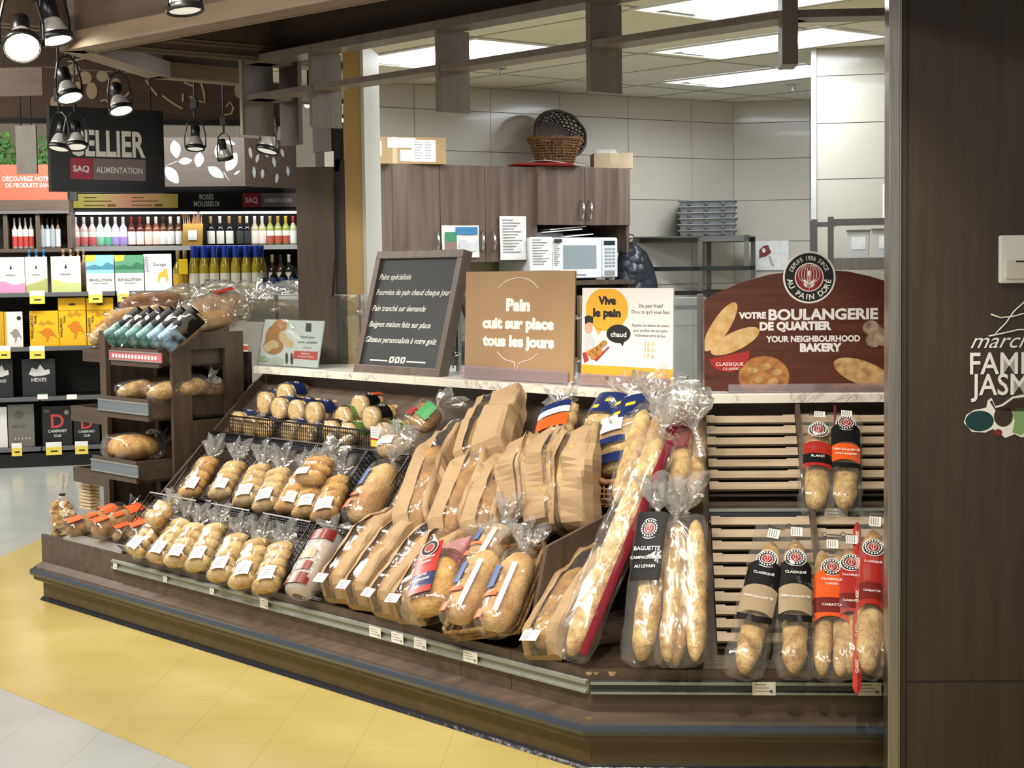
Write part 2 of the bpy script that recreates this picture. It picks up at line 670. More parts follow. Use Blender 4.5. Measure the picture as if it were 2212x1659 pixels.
m_ = MB()
blob(m_, [(2083, 912), (2088, 896), (2104, 886), (2130, 881), (2133, 866), (2141, 860), (2149, 878), (2163, 874), (2185, 858), (2205, 854), (2230, 855), (2252, 864), (2268, 880), (2274, 900), (2266, 924), (2250, 938), (2225, 942), (2204, 945), (2190, 938), (2170, 946), (2160, 936), (2150, 940), (2146, 926), (2128, 934), (2100, 932)], -.001)
m_.build('outline', WHITE, tf)
for nm, pts, colr in (('eggplant', oval(2116, 909, 30, 22), '0f3a3c'), ('leaves', [(2137, 868), (2142, 866), (2149, 882), (2165, 878), (2187, 862), (2220, 858), (2215, 890), (2150, 888)], '35241d'), ('pineapple', oval(2166, 900, 20, 22), '3a2f22'), ('grapes', [(2183, 885), (2215, 880), (2230, 922), (2203, 940), (2185, 934), (2190, 910)], '86a86c'), ('strawberry', oval(2155, 934, 9, 7), '7d2530')):
    m_ = MB()
    blob(m_, pts, -.0016)
    m_.build(nm, mat('decal_'+nm, colr, .5, 0, None), tf)
t = thing('wall_switch_box', 'white plastic thermostat box on the dark wood column', 'wall switch', FPN.M)
a, z = FPN.px(2155, 612)
a2, z2 = FPN.px(2275, 507)
m_ = MB()
m_.box(a, a2, -.02, 0, z, z2, .006)
m_.build('cover', mat('box_plastic', 'deded8', .4), t)
m_ = MB()
m_.box(a+.016, a2-.016, -.026, -.019, z+.012, z+.066, .003)
m_.build('lower_flap', mat('box_flap', 'cfccbf', .4), t)
m_ = MB()
m_.box(a+.045, a2-.045, -.0275, -.0255, z+.06, z+.064)
m_.build('slot', INK, t)
# ================================================================ the display counter
AL, AR = -3.78, 1.45     # left end of the angled front, right end of the straight front


def W2(b, z, a=None, fr=None):
    if fr is D1:
        return D1.w(a, b, z)
    if fr is D2:
        return D2.w(a, b, z)
    return V((C0.x+.4142*b, C0.y+b, z))     # on the mitre


def sweep(m, prof, aL=AL, aR=AR, closed=True, cap=True):
    rings = [[W2(b, z, aL, D1) for b, z in prof], [W2(b, z) for b, z in prof], [W2(b, z, aR, D2) for b, z in prof]]
    m.loft(rings, closed, cap)


ct = thing('display_counter', 'long angled brown bread display counter with bumper and price rail', 'display counter', M.Translation(C0))
IC = M.Translation(-C0)
KICK = wood('kick_plate_laminate', '40352a', '52442f', .4, False)


def cpart(name, prof, mt, aL=AL, aR=AR, parent=ct, bev=0):
    m = MB(IC)
    sweep(m, prof, aL, aR)
    return m.build(name, mt, parent, bev=bev)


cpart('kick_plate', [(0, 0), (.1, 0), (.1, .10), (0, .10)], KICK, AL+.03)
cpart('skirting_strip', [(0, 0), (0, .018), (-.012, .012), (-.02, .0015), (-.02, 0)], mat('skirting_vinyl', '23272c', .2, bump=.35, bscale=25), AL+.03)
cpart('bumper_moulding', [(.05, .092), (-.028, .095), (-.034, .102), (-.034, .117), (-.034, .15), (-.03, .16), (.012, .178), (.05, .178)], WD)
cpart('bumper_strip', [(-.03, .116), (-.044, .119), (-.05, .133), (-.044, .148), (-.03, .151)], RUB, AL-.01)
cpart('fascia', [(.012, .178), (.05, .178), (.05, .30), (.03, .309), (.012, .309)], WD)
# worn pale chips on the corner edges
CHIP = mat('chipped_edge', 'b39b74', .8, 0, '8d7550', 30)
m_ = MB(IC)
for u, v, dx, dy in ((1268, 1455, 12, 4), (1287, 1455, 8, 4), (1322, 1456, 14, 6), (1262, 1553, 10, 5), (1276, 1556, 18, 3)):
    b = -.02 if v > 1500 else .011
    a, z = D2.px(max(u, 1272), v, b)
    m_.poly([D2.w(a-dx*.0014*.6, b-.0006, z+dy*.0013), D2.w(a+dx*.0014*.8, b-.0006, z+dy*.0012), D2.w(a+dx*.0014*.3, b-.0006, z-dy*.0014), D2.w(a-dx*.0014*.4, b-.0006, z-dy*.001)])
m_.build('worn_edge', CHIP, ct)
# panel joints in the fascia
m_ = MB(IC)
for u in (996, 1105):
    a, z = D1.px(u, 1480, .012)
    m_.poly([D1.w(a-.0012, .0115, .18), D1.w(a+.0012, .0115, .18), D1.w(a+.0012, .0115, .305), D1.w(a-.0012, .0115, .305)])
m_.build('panel_joint', INK, ct)
# price rails
ra0 = D1.px(242, 1217, .0)[0]
for nm, fr, x0, x1 in (('price_rail', D1, ra0, -.012), ('price_rail', D2, .004, AR)):
    m = MB(IC @ fr.M)
    m.prism([(.012, .236), (.012, .277), (.004, .279), (-.004, .275), (-.004, .268), (.004, .264), (.004, .248), (-.004, .245), (-.005, .238)], x0, x1, 'x')
    m.build(nm, mat('rail_plastic', '8d918d', .22, .2) if fr is D1 else mat('rail_dark', '3b4046', .25, .3), ct)
    m = MB(IC @ fr.M)
    m.box(x0, x1, -.0055, -.004, .2665, .276)
    m.box(x0, x1, -.0055, -.004, .2375, .2445)
    m.build('rail_lip', ALU, ct)
# tilted beds, back boards
for fr_, x0_, x1_ in ((D1, -3.07, -.6), (D2, .285, AR)):
    m_ = MB(IC @ fr_.M)
    m_.prism([(.03, .285), (.03, .298), (.82, 1.013), (.82, .99)], x0_, x1_, 'x')
    m_.build('display_bed', WD, ct)
cpart('corner_floor', [(.03, .285), (.03, .298), (.82, .298), (.82, .285)], WD, -.62, .30)
cpart('back_board', [(.82, .0), (.82, 1.066), (.84, 1.066), (.84, 0)], WD, -3.07)
m_ = MB(IC @ D1.M)
m_.box(-3.75, -3.07, .03, .84, .285, .298)
m_.build('end_bed', WD, ct)
# tier rails on the angled front
TR = []
for b, al, ar in ((.24, -3.06, -1.32), (.53, -3.06, -1.75)):
    z = .30+.905*b
    m = MB(IC @ D1.M)
    m.prism([(b-.012, z-.02), (b-.012, z+.022), (b+.0, z+.03), (b+.012, z+.03), (b+.02, z-.02)], al, ar, 'x')
    m.build('tier_rail', mat('tier_rail_black', '202226', .3, .2), ct)
    m = MB(IC @ D1.M)
    m.box(al, ar, b-.0145, b-.012, z-.012, z+.014)
    m.build('label_strip', mat('strip_smoke', '4a4f55', .15, .1), ct)
    m = MB(IC @ D1.M)
    m.box(al, ar, b-.02, b-.0, z-.036, z-.021)
    m.build('tier_edge', WD, ct)
# end board and dividers (profiles in the b,z plane)


def divider(a, pts, name='divider', th=.016, fr=D1, mt=WDV):
    m = MB(IC @ fr.M)
    m.prism(pts, a-th/2, a+th/2, 'x')
    return m.build(name, mt, ct, bev=.0015)


divider(-3.07, [(.17, .40), (.82, .99), (.82, 1.06), (.74, 1.0), (.16, .455)], 'end_board')
DV = D1.side(1140, 1385, 0)
adv = D1.px(1145, 1388, .05)[0]
dq = [D1.side(u, v, adv) for u, v in ((1140, 1385), (1180, 1180), (1335, 1098), (1345, 1120))]
divider(adv, [(.03, .31), dq[1], dq[2], (dq[2][0]+.015, .30+.905*dq[2][0])])
# tall board between the loaf baskets and the baguettes
at_ = D1.px(1335, 1120, .45)[0]
tq = [D1.side(u, v, at_) for u, v in ((1335, 1125), (1386, 885))]
divider(at_, [tq[0], (tq[1][0], 1.055), (.82, 1.055), (.82, .99), (tq[0][0]+.04, .30+.905*tq[0][0])], 'tall_divider')
# right-hand end of the baguette corner
ap = D2.px(1541, 1400, .06)[0]
m_ = MB(IC @ D2.M)
m_.prism([(.03, .30), (.09, .345), (.72, .93), (.72, 1.06), (.82, 1.06), (.82, .99)], ap-.012, ap+.006, 'x')
m_.build('divider', WDV, ct)
m_ = MB(IC @ D2.M)
m_.box(ap-.012, ap+.01, .70, .715, .36, 1.06)
m_.build('front_post', WDV, ct)
# slatted crates set on the straight front: two tiers
SLAT = wood('slat_wood', 'a08f78', 'b9a993', .5, False, 4)
for tier, (y0, y1, n) in enumerate((((.09), .60, 10), (.70, 1.05, 7))):
    t = thing('slatted_back', ('lower' if tier == 0 else 'upper')+' slatted wooden crate back behind the bagged baguettes', 'slatted crate', SL2.fr.M @ M.Translation((0, 0, .30)) @ M.Rotation(TH, 4, 'X'))
    xs = [ap+.012, ap+.33, ap+.35, ap+.66] if tier == 0 else [ap+.012, ap+.315, ap+.335, ap+.66]
    st = (y1-y0)/n
    for x0, x1 in ((xs[0], xs[1]), (xs[2], xs[3])):
        for k in range(n):
            c = y0+st*(k+.5)
            m = MB()
            m.box(x0, x1, c-st*.31, c+st*.31, .022, .032)
            for e0, e1 in ((x0, x0+.03), (x1-.04, x1)):
                m.box(e0, e1, c-st*.31, c+st*.42, .021, .031)
            m.build('slat', SLAT, t)
    for x in (xs[1]+.002,):
        m = MB()
        m.box(x, x+.016, y0-.02, y1+.02, .0, .06)
        m.build('upright', WDV, t)
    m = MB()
    m.box(xs[0], xs[3], y0, y1, .001, .006)  # added dark sheet, stands for the shade in the slat gaps
    m.build('shade_backing', mat('crate_shadow_board', '221a14', .7), t)
# shelf and rail of the upper tier
pb = D2.side(1640, 1097, ap+.2)[0]
m_ = MB(IC @ D2.M)
zb = D2.px(1640, 1128, .44)[1]
zt = D2.px(1640, 1097, .44)[1]
m_.box(ap+.006, AR, .44, .52, zb+.008, zt-.003)
m_.build('upper_shelf', WDV, ct)
m_ = MB(IC @ D2.M)
m_.box(ap+.006, AR, .432, .44, zb, zt)
m_.build('price_rail', mat('rail_dark', '3b4046', .25, .3), ct)
m_ = MB(IC @ D2.M)
m_.box(ap+.006, AR, .429, .432, zt-.011, zt)
m_.box(ap+.006, AR, .429, .432, zb, zb+.008)
m_.build('rail_lip', ALU, ct)

# marble worktop
MARB = None
m_, t_, b_ = nt('white_marble')
n_, L_ = t_.nodes, t_.links
tc_ = n_.new('ShaderNodeTexCoord')
wv = n_.new('ShaderNodeTexNoise')
wv.inputs['Scale'].default_value = 5
wv.inputs['Detail'].default_value = 8
wv.inputs['Distortion'].default_value = 1.6
rp_ = n_.new('ShaderNodeValToRGB')
e_ = rp_.color_ramp.elements
e_[0].position, e_[0].color = .44, hx('e0ddd2')
e_[1].position, e_[1].color = .56, hx('e0ddd2')
for p_, c_ in ((.495, 'd0cbc0'), (.502, '8d887e'), (.51, 'd3cfc4')):
    x_ = e_.new(p_)
    x_.color = hx(c_)
L_.new(tc_.outputs['Object'], wv.inputs['Vector'])
L_.new(wv.outputs[0], rp_.inputs[0])
L_.new(rp_.outputs[0], b_.inputs['Base Color'])
b_.inputs['Roughness'].default_value = .25
MARB = m_
mt_ = thing('marble_worktop', 'white veined marble worktop running along the top of the bread display', 'worktop', M.Translation(C0))
aml = D1.px(547.7, 795, .75)[0]
m_ = MB(IC)
sweep(m_, [(.75, 1.066), (1.35, 1.066), (1.35, 1.098), (.755, 1.098), (.75, 1.094)], aml, AR)
m_.build('slab', MARB, mt_)
m_ = MB(IC @ D1.M)
m_.box(aml+.6, aml+.6008, .7492, .75, 1.066, 1.098)
m_.build('slab_joint', INK, mt_)

# price tags in the front rails
TAGP = mat('tag_paper', 'dcdcd6', .5)
rl = [(254, 1225, 6), (361, 1257, 6), (461, 1280, 6), (573, 1300, 10), (811, 1361, 12), (859, 1380, 12), (908, 1390, 12), (1016, 1418, 13)]
words = ['first', 'second', 'third', 'fourth', 'fifth', 'sixth', 'seventh', 'eighth', 'ninth', 'tenth', 'eleventh', 'twelfth']


def pricetag(fr, u, b, z0, z1, wd, label, grp, lines=3):
    a = fr.px(u, 1400, b)[0]
    t = thing('price_tag', label, 'price tag', fr.M @ M.Translation((a, b, z0)), grp)
    h = z1-z0
    m = MB()
    m.box(-wd/2, wd/2, -.0008, 0, 0, h)
    m.build('card', TAGP, t)
    m = MB()
    for i in range(lines):
        z = h*(.8-.24*i)
        m.box(-wd*.4, wd*(.1+.12*((i*7) % 3)), -.0012, -.0008, z-h*.05, z+h*.02)
    m.box(wd*.25, wd*.4, -.0012, -.0008, h*.15, h*.4)
    m.build('print', GREYINK, t)


for i, (u, v, hw) in enumerate(rl):
    pricetag(D1, u, -.006, .24, .264 if i < 3 else .277, hw*2*.0021*1.35, words[i]+' small price tag from the left in the angled front rail', 'tags in the front price rail')
for i, u in enumerate((1650, 1879)):
    pricetag(D2, u, -.006, .237, .278, .07, ('left' if i == 0 else 'right')+' printed price tag in the dark rail of the straight front', 'tags in the dark price rail')
pricetag(D2, 1806, .4285, zb+.002, zt-.001, .075, 'white price tag in the middle rail under the upper baguettes', 'tags in the dark price rail')

# ---------------------------------------------------------------- glass guards on the worktop
gd = 1.08
gp = [D1.px(u, 640, gd)[0] for u in (590, 775, 983, 1247)]
zc = (gd*.4142)
gl = [('glass panel of the counter guard at its left end, before the slicer', gp[0], gp[1]), ('glass panel of the counter guard behind the chalkboard', gp[1], gp[2]),
      ('glass panel of the counter guard behind the tan sign', gp[2], gp[3]), ('glass panel of the counter guard behind the white and yellow sign', gp[3], -.4142*gd-.03)]
for lb, x0, x1 in gl:
    t = thing('glass_guard', lb, 'glass guard', D1.M @ M.Translation((x0, gd, 1.098)), 'glass guards on the worktop')
    m = MB()
    m.box(.018, x1-x0-.018, -.003, .003, .012, .325)
    pn = m.build('pane', GLASS, t)
    m = MB()
    m.box(.018, x1-x0-.018, -.003, .003, .325, .3275)
    m.box(x1-x0-.0195, x1-x0-.018, -.003, .003, .012, .325)
    m.build('polished_edge', mat('glass_edge', 'c3cfcb', .2), pn)
    m = MB()
    m.box(-.009, .009, .006, .024, 0, .33)
    m.build('post', STEEL, t)
    for z in (.075, .245):
        m = MB()
        m.tube([(.0, .006, z), (.0, -.014, z)], .011, 10)
        m.tube([(.0, -.006, z), (.03, -.006, z)], .008, 10)
        m.build('clamp', CHROME, t)
t = thing('glass_guard', 'glass panel of the counter guard beside the wooden bakery sign', 'glass guard', D2.M @ M.Translation((D2.px(1512, 700, gd)[0], gd, 1.098)), 'glass guards on the worktop')
m = MB()
m.box(.02, .9, -.003, .003, .012, .325)
m.build('pane', GLASS, t)
m = MB()
m.box(-.01, .012, .0, .02, 0, .34)
m.build('post', STEEL, t)

# ---------------------------------------------------------------- lattice over the counter
LB = .72
lx0 = D1.px(523.7, 208, LB)[0]
z1b, z1t = D1.px(523.7, 217.7, LB)[1], D1.px(523.7, 208, LB)[1]
z2b, z2t = D1.px(522, 141, LB)[1], D1.px(520.3, 126, LB)[1]
zlo = D1.px(525, 292, LB)[1]
ld = .125
lxc = D1.px(1692, 150, LB)[0]
FLC = Fr(*D1.w(lxc, LB, 0).xy, 0)
lt = thing('wooden_lattice', 'brown wooden lattice of long rails and hanging fins over the counter', 'lattice', D1.M)
corner = -.4142*LB
for za, zb_, nm in ((z1b, z1t+.004, 'lower_rail'), (z2b, z2t+.004, 'upper_rail')):
    m = MB()
    m.box(lx0, lxc, LB, LB+ld, za, zb_)
    m.T = D1.M.inverted() @ FLC.M
    m.box(0, 1.3, .001, ld, za, zb_)
    m.build(nm, WGR, lt)
    m = MB()
    m.box(lx0, lx0+ld, LB+.01, D1.side(765, 200, lx0)[0], za, zb_)
    m.build('return_rail', WGR, lt)
fins = [(525, lx0, zlo, True)] + [(u, D1.px(u, 150, LB)[0], D1.px(u, v, LB)[1], False) for u, v in ((668, 275), (942, 242), (1268, 199))]
for u, a, z, end in fins:
    m = MB()
    m.box(a, a+.022, LB-.004, LB+ld+.03, z, z2b if u < 1300 else 2.6)
    m.build('fin', WGR, lt)
m = MB()
m.box(lx0-.006, lx0+.015, LB-.012, LB-.004, zlo, z2t)
m.build('corner_strip', mat('strip_edge', '9d9181', .5), lt)
m = MB(D1.M.inverted() @ FLC.M)
z = D1.px(1691, 140, LB)[1]
m.box(-.004, .046, -.01, ld+.02, z, 2.72)
m.build('fin', WGR, lt)
for u, v in ((606, 316), (676, 330), (746, 336)):
    bb, zz = D1.side(u, v, lx0)
    m = MB()
    m.box(lx0-.0, lx0+ld+.03, bb, bb+.022, zz, z2t+.02)
    m.build('fin', WDV, lt)
# ================================================================ overhead canopy, lamps
SOF = wood('canopy_wood', '54463a', '64554a', .5, False)
zb = 2.45
pp = [zp(760, 2, zb), zp(165, 112, zb), zp(345, 168, zb), zp(528, 184, zb)]
pp[0] = pp[1]+(pp[0]-pp[1]).normalized()*6
pp[3] = pp[2]+(pp[3]-pp[2]).normalized()*((pp[3]-pp[2]).length+.02)
for i in range(3):
    a, b = pp[i], pp[i+1]
    L = (b-a).length
    fr = Fr(a.x, a.y, math.degrees(math.atan2(b.y-a.y, b.x-a.x)))
    m = MB()
    m.box(-.03, L+.03, -.06, .06, zb, zb+.07)
    m.m = 1
    m.box(-.03, L+.03, -.062, -.052, zb-.004, zb+.004)  # thin paler strip, the beam's highlight line put into the colour
    m.m = 2
    m.box(-.03, L+.03, -.02, .02, zb+.07, 3.5)
    struct(m.build('trim_canopy', [wood('canopy_beam', '74634f', '83715f', .45, False), mat('canopy_highlight', '8d7c6a', .5), SOF], mw=fr.M))
# board above the lattice, grooved boards beyond
m_ = MB()
m_.box(lx0-.02, 2.2, LB+ld+.0, LB+ld+.04, z2t-.01, 3.5)
struct(m_.build('trim_canopy_board', wood('canopy_board', '564839', '665748', .5, False), mw=D1.M))
m_ = MB()
ga = -2.9
m_.box(ga-.03, ga, -4.2, LB+ld, D1.side(500, 124, ga)[1], 3.5)
m_.m = 1
for u, v in ((338, 81), (338, 88), (300, 104), (300, 111)):
    z = D1.side(u, v, ga)[1]
    m_.box(ga, ga+.006, -4.2, LB+ld, z-.005, z+.005)
struct(m_.build('trim_canopy_return', [SOF, mat('groove_edge', '7d6d5c', .5)], mw=D1.M))
m_ = MB()
m_.box(-15, 4, -3, 13, 3.5, 3.6)
struct(m_.build('ceiling_canopy', SOF))

GF = Fr(*yp(266, 258, 11.6).xy, 20)
CUT = mat('cut_out_cream', 'b3a184', .6)
t = thing('grape_fascia', 'long brown wood fascia with cream cut-out grapes and vine strokes', 'fascia', GF.M)
g = lambda u, v: GF.px(u, v)
x0, x1, zlow, ztop = g(-30, 258)[0], g(650, 258)[0], g(266, 258)[1], g(266, 70)[1]
m_ = MB()
m_.box(x0, x1, 0, .05, zlow, ztop+.4)
m_.build('board', wood('fascia_wood', '4a382b', '57453a', .5, False), t)
m_ = MB()
m_.box(x0, x1, -.03, .05, zlow-.035, zlow)
m_.build('lower_rail', BLK, t)
m_ = MB()
gk = 11.6/F
for u, v, ru, rv in ((159, 150, 13, 12), (184, 168, 13, 14), (221, 165, 12, 12), (198, 196, 11, 18), (168, 190, 9, 14), (150, 180, 10, 12), (123, 222, 13, 17), (250, 181, 10, 12), (515, 196, 8, 16)):
    a, z = g(u, v)
    m_ = MB()
    m_.prism([(a+ru*gk*1.07*math.cos(k*PI/10), z+rv*gk*math.sin(k*PI/10)) for k in range(20)], -.004, 0)
    m_.build('cut_out_grape', CUT, t)
for st in ([(315, 172), (327, 190), (340, 206)], [(351, 206), (372, 222), (395, 235)], [(435, 180), (441, 200), (443, 222), (425, 216), (409, 208)], [(396, 203), (395, 220)], [(279, 200), (272, 208), (260, 211)], [(217, 219), (227, 216), (237, 222)], [(484, 249), (500, 246), (505, 233), (497, 220), (489, 231)], [(398, 178), (420, 187)]):
    m_ = MB()
    m_.tube([(g(u, v)[0], -.004, g(u, v)[1]) for u, v in st], .008, 6)
    m_.build('cut_out_vine', CUT, t)

# two loose brown boards and a grey banner at the left edge
for nm, lb, q, Y, mt in (('hanging_board', 'plain brown hanging board at the left edge under the spotlights', (-20, 92, 147, 206), 9.4, SOF), ('hanging_banner', 'grey hanging banner with pale scratches above the orange sign', (36, 80, 272, 375), 10.0, mat('banner_grey', '6d6a66', .5, 0, '77746f', 8))):
    P0 = yp(q[0], q[3], Y)
    fr = Fr(P0.x, P0.y, 0 if 'board' in nm else -18)
    t = thing(nm, lb, 'board' if 'board' in nm else 'banner', fr.M)
    ax, zz0 = fr.px(q[1], q[3])
    m = MB()
    m.box(0, ax, 0, .012, zz0, fr.px(q[0], q[2])[1])
    m.build('sheet', mt, t)
    m = MB()
    for k in (.25, .75):
        m.tube([(ax*k, .006, fr.px(q[0], q[2])[1]), (ax*k, .006, 3.5)], .004, 6)
    m.build('hanger', BLKM, t)

BULB = mat('lit_bulb', 'fff1d0', .3, emit=16)
BULBOFF = mat('bulb_glass_dim', 'd9d6cc', .2, emit=.6)
HOUS = mat('lamp_white_reflector', 'c9c8c4', .25, .3)


def track_lamp(u, v, Y, axis, label, lit=True, s=1., power=0, roll=0):
    """u,v: middle of the front ring; axis: the way the lamp shines"""
    P = yp(u, v, Y)
    t = thing('track_spotlight', label, 'spotlight', M.Translation(P), 'track spotlights over the aisle')
    ax = V(axis).normalized()
    rot = ax.to_track_quat('-Z', 'Y').to_matrix().to_4x4()
    T = rot @ M.Scale(s, 4)
    m = MB(T)
    m.sm = True
    m.lathe([(.056, .004), (.058, -.004), (.062, -.004), (.064, .0), (.064, .018), (.058, .022), (.054, .01)], 20, caps=False)
    m.build('front_ring', BLKM, t)
    m = MB(T)
    m.sm = True
    m.lathe([(.054, .012), (.05, .035), (.034, .075), (.026, .085)], 20)
    m.build('reflector', HOUS, t)
    m = MB(T)
    m.sm = True
    m.lathe([(.026, .08), (.03, .084), (.03, .15), (.024, .156), (.0, .157)], 16)
    m.build('socket_housing', BLKM, t)
    m = MB(T)
    m.sm = True
    m.lathe([(.0, -.004), (.03, -.003), (.053, .003)], 20, caps=False)
    m.build('bulb_face', BULB if lit else BULBOFF, t)
    # yoke: two arms from the ring pivots up to a stem
    side = ax.cross(V((0, 0, 1))).normalized()
    pv = -ax*.01*s
    topp = V((0, 0, .15*s)) - ax*.05*s
    m = MB()
    for sg in (-1, 1):
        m.tube([pv+side*sg*.067*s, pv*3+side*sg*.068*s+V((0, 0, .06*s)), topp+side*sg*.05*s-V((0, 0, .03*s)), topp+side*sg*.02*s, topp], .0055*s, 6)
    m.build('yoke', BLKM, t)
    m = MB()
    m.tube([topp, topp+V((0, 0, .07*s))], .009*s, 8)
    m.box(topp.x-.022*s, topp.x+.022*s, topp.y-.022*s, topp.y+.022*s, topp.z+.06*s, topp.z+.13*s, .004)
    m.build('track_adapter', BLKM, t)
    m = MB()
    m.tube([topp+V((0, 0, .12*s)), V((topp.x, topp.y, 3.5-P.z))], .007, 6)
    m.build('drop_rod', BLKM, t)
    if power:
        sp_ = spot('spot_lamp', P+ax*.03, P+ax*2, power, 60)
    return t


LM = [(48, 104, 6.4, (.25, -.62, -.62), 'brightest lit spotlight facing the viewer at the upper left corner', 1, 1.2, 20),
      (122, 88, 6.7, (.25, -.15, -1), 'black spotlight tilted right beside the brightest one', 1, 1.1, 20),
      (400, 24, 5.6, (.12, -.1, -1), 'spotlight cut off by the top edge above the long canopy beam', 0, 1.0, 0),
      (152, 212, 9.0, (.35, -.3, -1), 'lit spotlight in front of the cream cut-out grapes', 1, 1.15, 14),
      (262, 240, 9.0, (.3, -.3, -1), 'lit spotlight on the fascia above the last letters of the black wine sign', 1, 1.05, 14),
      (127, 322, 10.0, (-.1, -.25, -1), 'unlit spotlight overlapping the left edge of the black wine sign', 0, 1.1, 0),
      (165, 318, 10.0, (.12, -.3, -1), 'unlit spotlight covering the first letter of the black wine sign', 0, 1.05, 0),
      (422, 322, 11.0, (.03, -.2, -1), 'white spotlight in front of the leaf patterned sign, left one', 0, 1.0, 0),
      (487, 344, 11.0, (.12, .3, -1), 'small black spotlight in front of the leaf patterned sign', 0, .85, 0),
      (577, 327, 10.2, (-.2, -.25, -1), 'spotlight between two hanging fins of the lattice', 0, 1.15, 0)]
for u, v, Y, ax, lb, lit, s, pw in LM:
    track_lamp(u, v, Y, ax, lb, lit, s, pw)
# spotlights of the same track further along, aimed down at the bread
for b, tgt, pw in ((-3.4, -3.3, 70), (-2.7, -2.6, 76), (-1.9, -1.95, 76), (-1.2, -1.2, 74), (-.5, -.5, 68)):
    spot('bread_spot', D1.w(b, -1.15, 2.95), D1.w(tgt, .38, .55), pw, 52)
spot('bread_spot', D2.w(.45, -1.4, 2.95), D2.w(.42, .4, .6), 125, 48)
spot('bread_spot', D2.w(-.1, -1.5, 2.95), D2.w(-.2, .45, .7), 85, 42)

# ================================================================ bakery furniture
FK = Fr(*(FA.w(0, -.40, 0)).xy, angA)
k = lambda u, v, b=0: FK.px(u, v, b)
ca0, ca1, ca2, ca3 = [k(u, 450)[0] for u in (849, 951, 1048, 1161)]
ct_z, cb_z = k(1000, 357)[1], k(1060, 566)[1]
cb = thing('tall_cabinet', 'long brown wall cabinet with three doors behind the chalkboard', 'cabinet', FK.M)
m_ = MB()
m_.box(ca0, ca3, .02, .40, cb_z, ct_z)
m_.build('carcass', WGR, cb)


def pull(m, a, z, h=.13):
    m.sm = True
    m.tube([(a, -.0, z-h/2), (a, -.02, z-h*.42), (a, -.032, z-h*.15), (a, -.034, z), (a, -.032, z+h*.15), (a, -.02, z+h*.42), (a, 0, z+h/2)], [.004, .006, .009, .011, .009, .006, .004], 8)


for x0, x1, hs in ((ca0, ca1, 1), (ca1, ca2, 1), (ca2, ca3, 0)):
    m = MB()
    m.box(x0+.002, x1-.002, 0, .019, cb_z+.001, ct_z)
    d = m.build('door', WCAB, cb, bev=.001)
    m = MB()
    pull(m, x1-.035 if hs else x0+.05, cb_z+.13)
    m.build('handle', CHROME, d)
mb0, mb1, mb2 = [k(u, 450, -.03)[0] for u in (1162, 1264, 1362)]
mz0, mz1 = k(1260, 486, -.03)[1], k(1260, 361, -.03)[1]
cb2 = thing('microwave_cabinet', 'short two-door brown cabinet above the microwave', 'cabinet', FK.M)
m_ = MB()
m_.box(mb0, mb2, -.01, .40, mz0, mz1)
zq = k(1350, 545, -.03)[1]
m_.box(mb2-.02, mb2, -.01, .40, zq, mz0)
m_.build('carcass', WCAB, cb2)
for x0, x1, hs in ((mb0, mb1, 1), (mb1, mb2, 0)):
    m = MB()
    m.box(x0+.002, x1-.002, -.03, -.011, mz0, mz1)
    d = m.build('door', WCAB, cb2, bev=.001)
    m = MB(M.Translation((0, -.03, 0)))
    pull(m, x1-.035 if hs else x0+.03, mz0+.1)
    m.build('handle', CHROME, d)
# niche shelf for the microwave with dark back
t = thing('microwave_shelf', 'dark shelf unit that carries the white microwave', 'shelf', FK.M)
wz = k(1240, 606, -.06)[1]
m_ = MB()
m_.box(mb0-.02, mb2, -.06, .38, wz-.03, wz)
m_.build('shelf_board', WDV, t)
m_ = MB()
m_.box(mb0-.02, mb2, .36, .385, .9, mz0)
m_.build('back', mat('niche_back', '241c17', .6), t)
m_ = MB()
m_.box(mb0-.02, mb0+.0, -.02, .38, .0, wz-.03)
m_.box(mb2-.02, mb2, -.02, .38, .0, wz-.03)
m_.build('side_panel', WDV, t)
t = thing('bakery_back_counter', 'dark back counter along the tiled wall under the cabinets', 'counter', FK.M)
m_ = MB()
m_.box(ca0-.3, mb0-.03, -.2, .39, 1.02, 1.06)
m_.build('counter_top', mat('counter_dark', '3d3a37', .35), t)
m_ = MB()
m_.box(ca0-.3, mb0-.03, -.15, .39, 0, 1.02)
m_.build('base_unit', WDV, t)
# microwave
o0, o1 = k(1146, 560, -.05)[0], k(1335, 560, -.05)[0]
oz = k(1240, 513, -.05)[1]
t = thing('microwave_oven', 'white microwave oven with paper sheets taped on its left', 'microwave', FK.M @ M.Translation((o0, 0, wz)))
W_, H_ = o1-o0, oz-wz
MW = mat('appliance_white', 'e3e8ee', .3)
m_ = MB()
m_.box(0, W_, -.04, .32, .012, H_, .008)
for x in (.04, W_-.04):
    m_.box(x-.015, x+.015, -.02, .02, 0, .013)
m_.build('case', MW, t)
m_ = MB()
m_.box(.004, W_*.8, -.056, -.04, .016, H_-.006, .006)
d = m_.build('door', MW, t)
m_ = MB()
m_.box(W_*.36, W_*.74, -.0575, -.056, H_*.27, H_*.82)
m_.build('window', mat('microwave_window', '8f9a9e', .25), d)
m_ = MB()
m_.text('Panasonic', .022, W_*.56, H_*.11, -.0572, bold=.01)
m_.build('logo', INK, d)
m_ = MB()
m_.box(W_*.81, W_*.995, -.05, -.04, .02, H_-.008, .004)
cp_ = m_.build('control_panel', mat('panel_pale', 'cfd5dc', .35), t)
m_ = MB()
m_.box(W_*.835, W_*.965, -.0515, -.05, H_*.82, H_*.92)
m_.build('display', INK, cp_)
m_ = MB()
for r_ in range(6):
    for c_ in range(3):
        x, z = W_*(.845+.042*c_), H_*(.3+.08*r_)
        m_.box(x, x+W_*.033, -.0515, -.05, z, z+H_*.045)
m_.box(W_*.84, W_*.96, -.0515, -.05, H_*.1, H_*.22)
m_.build('buttons', GREYINK, cp_)


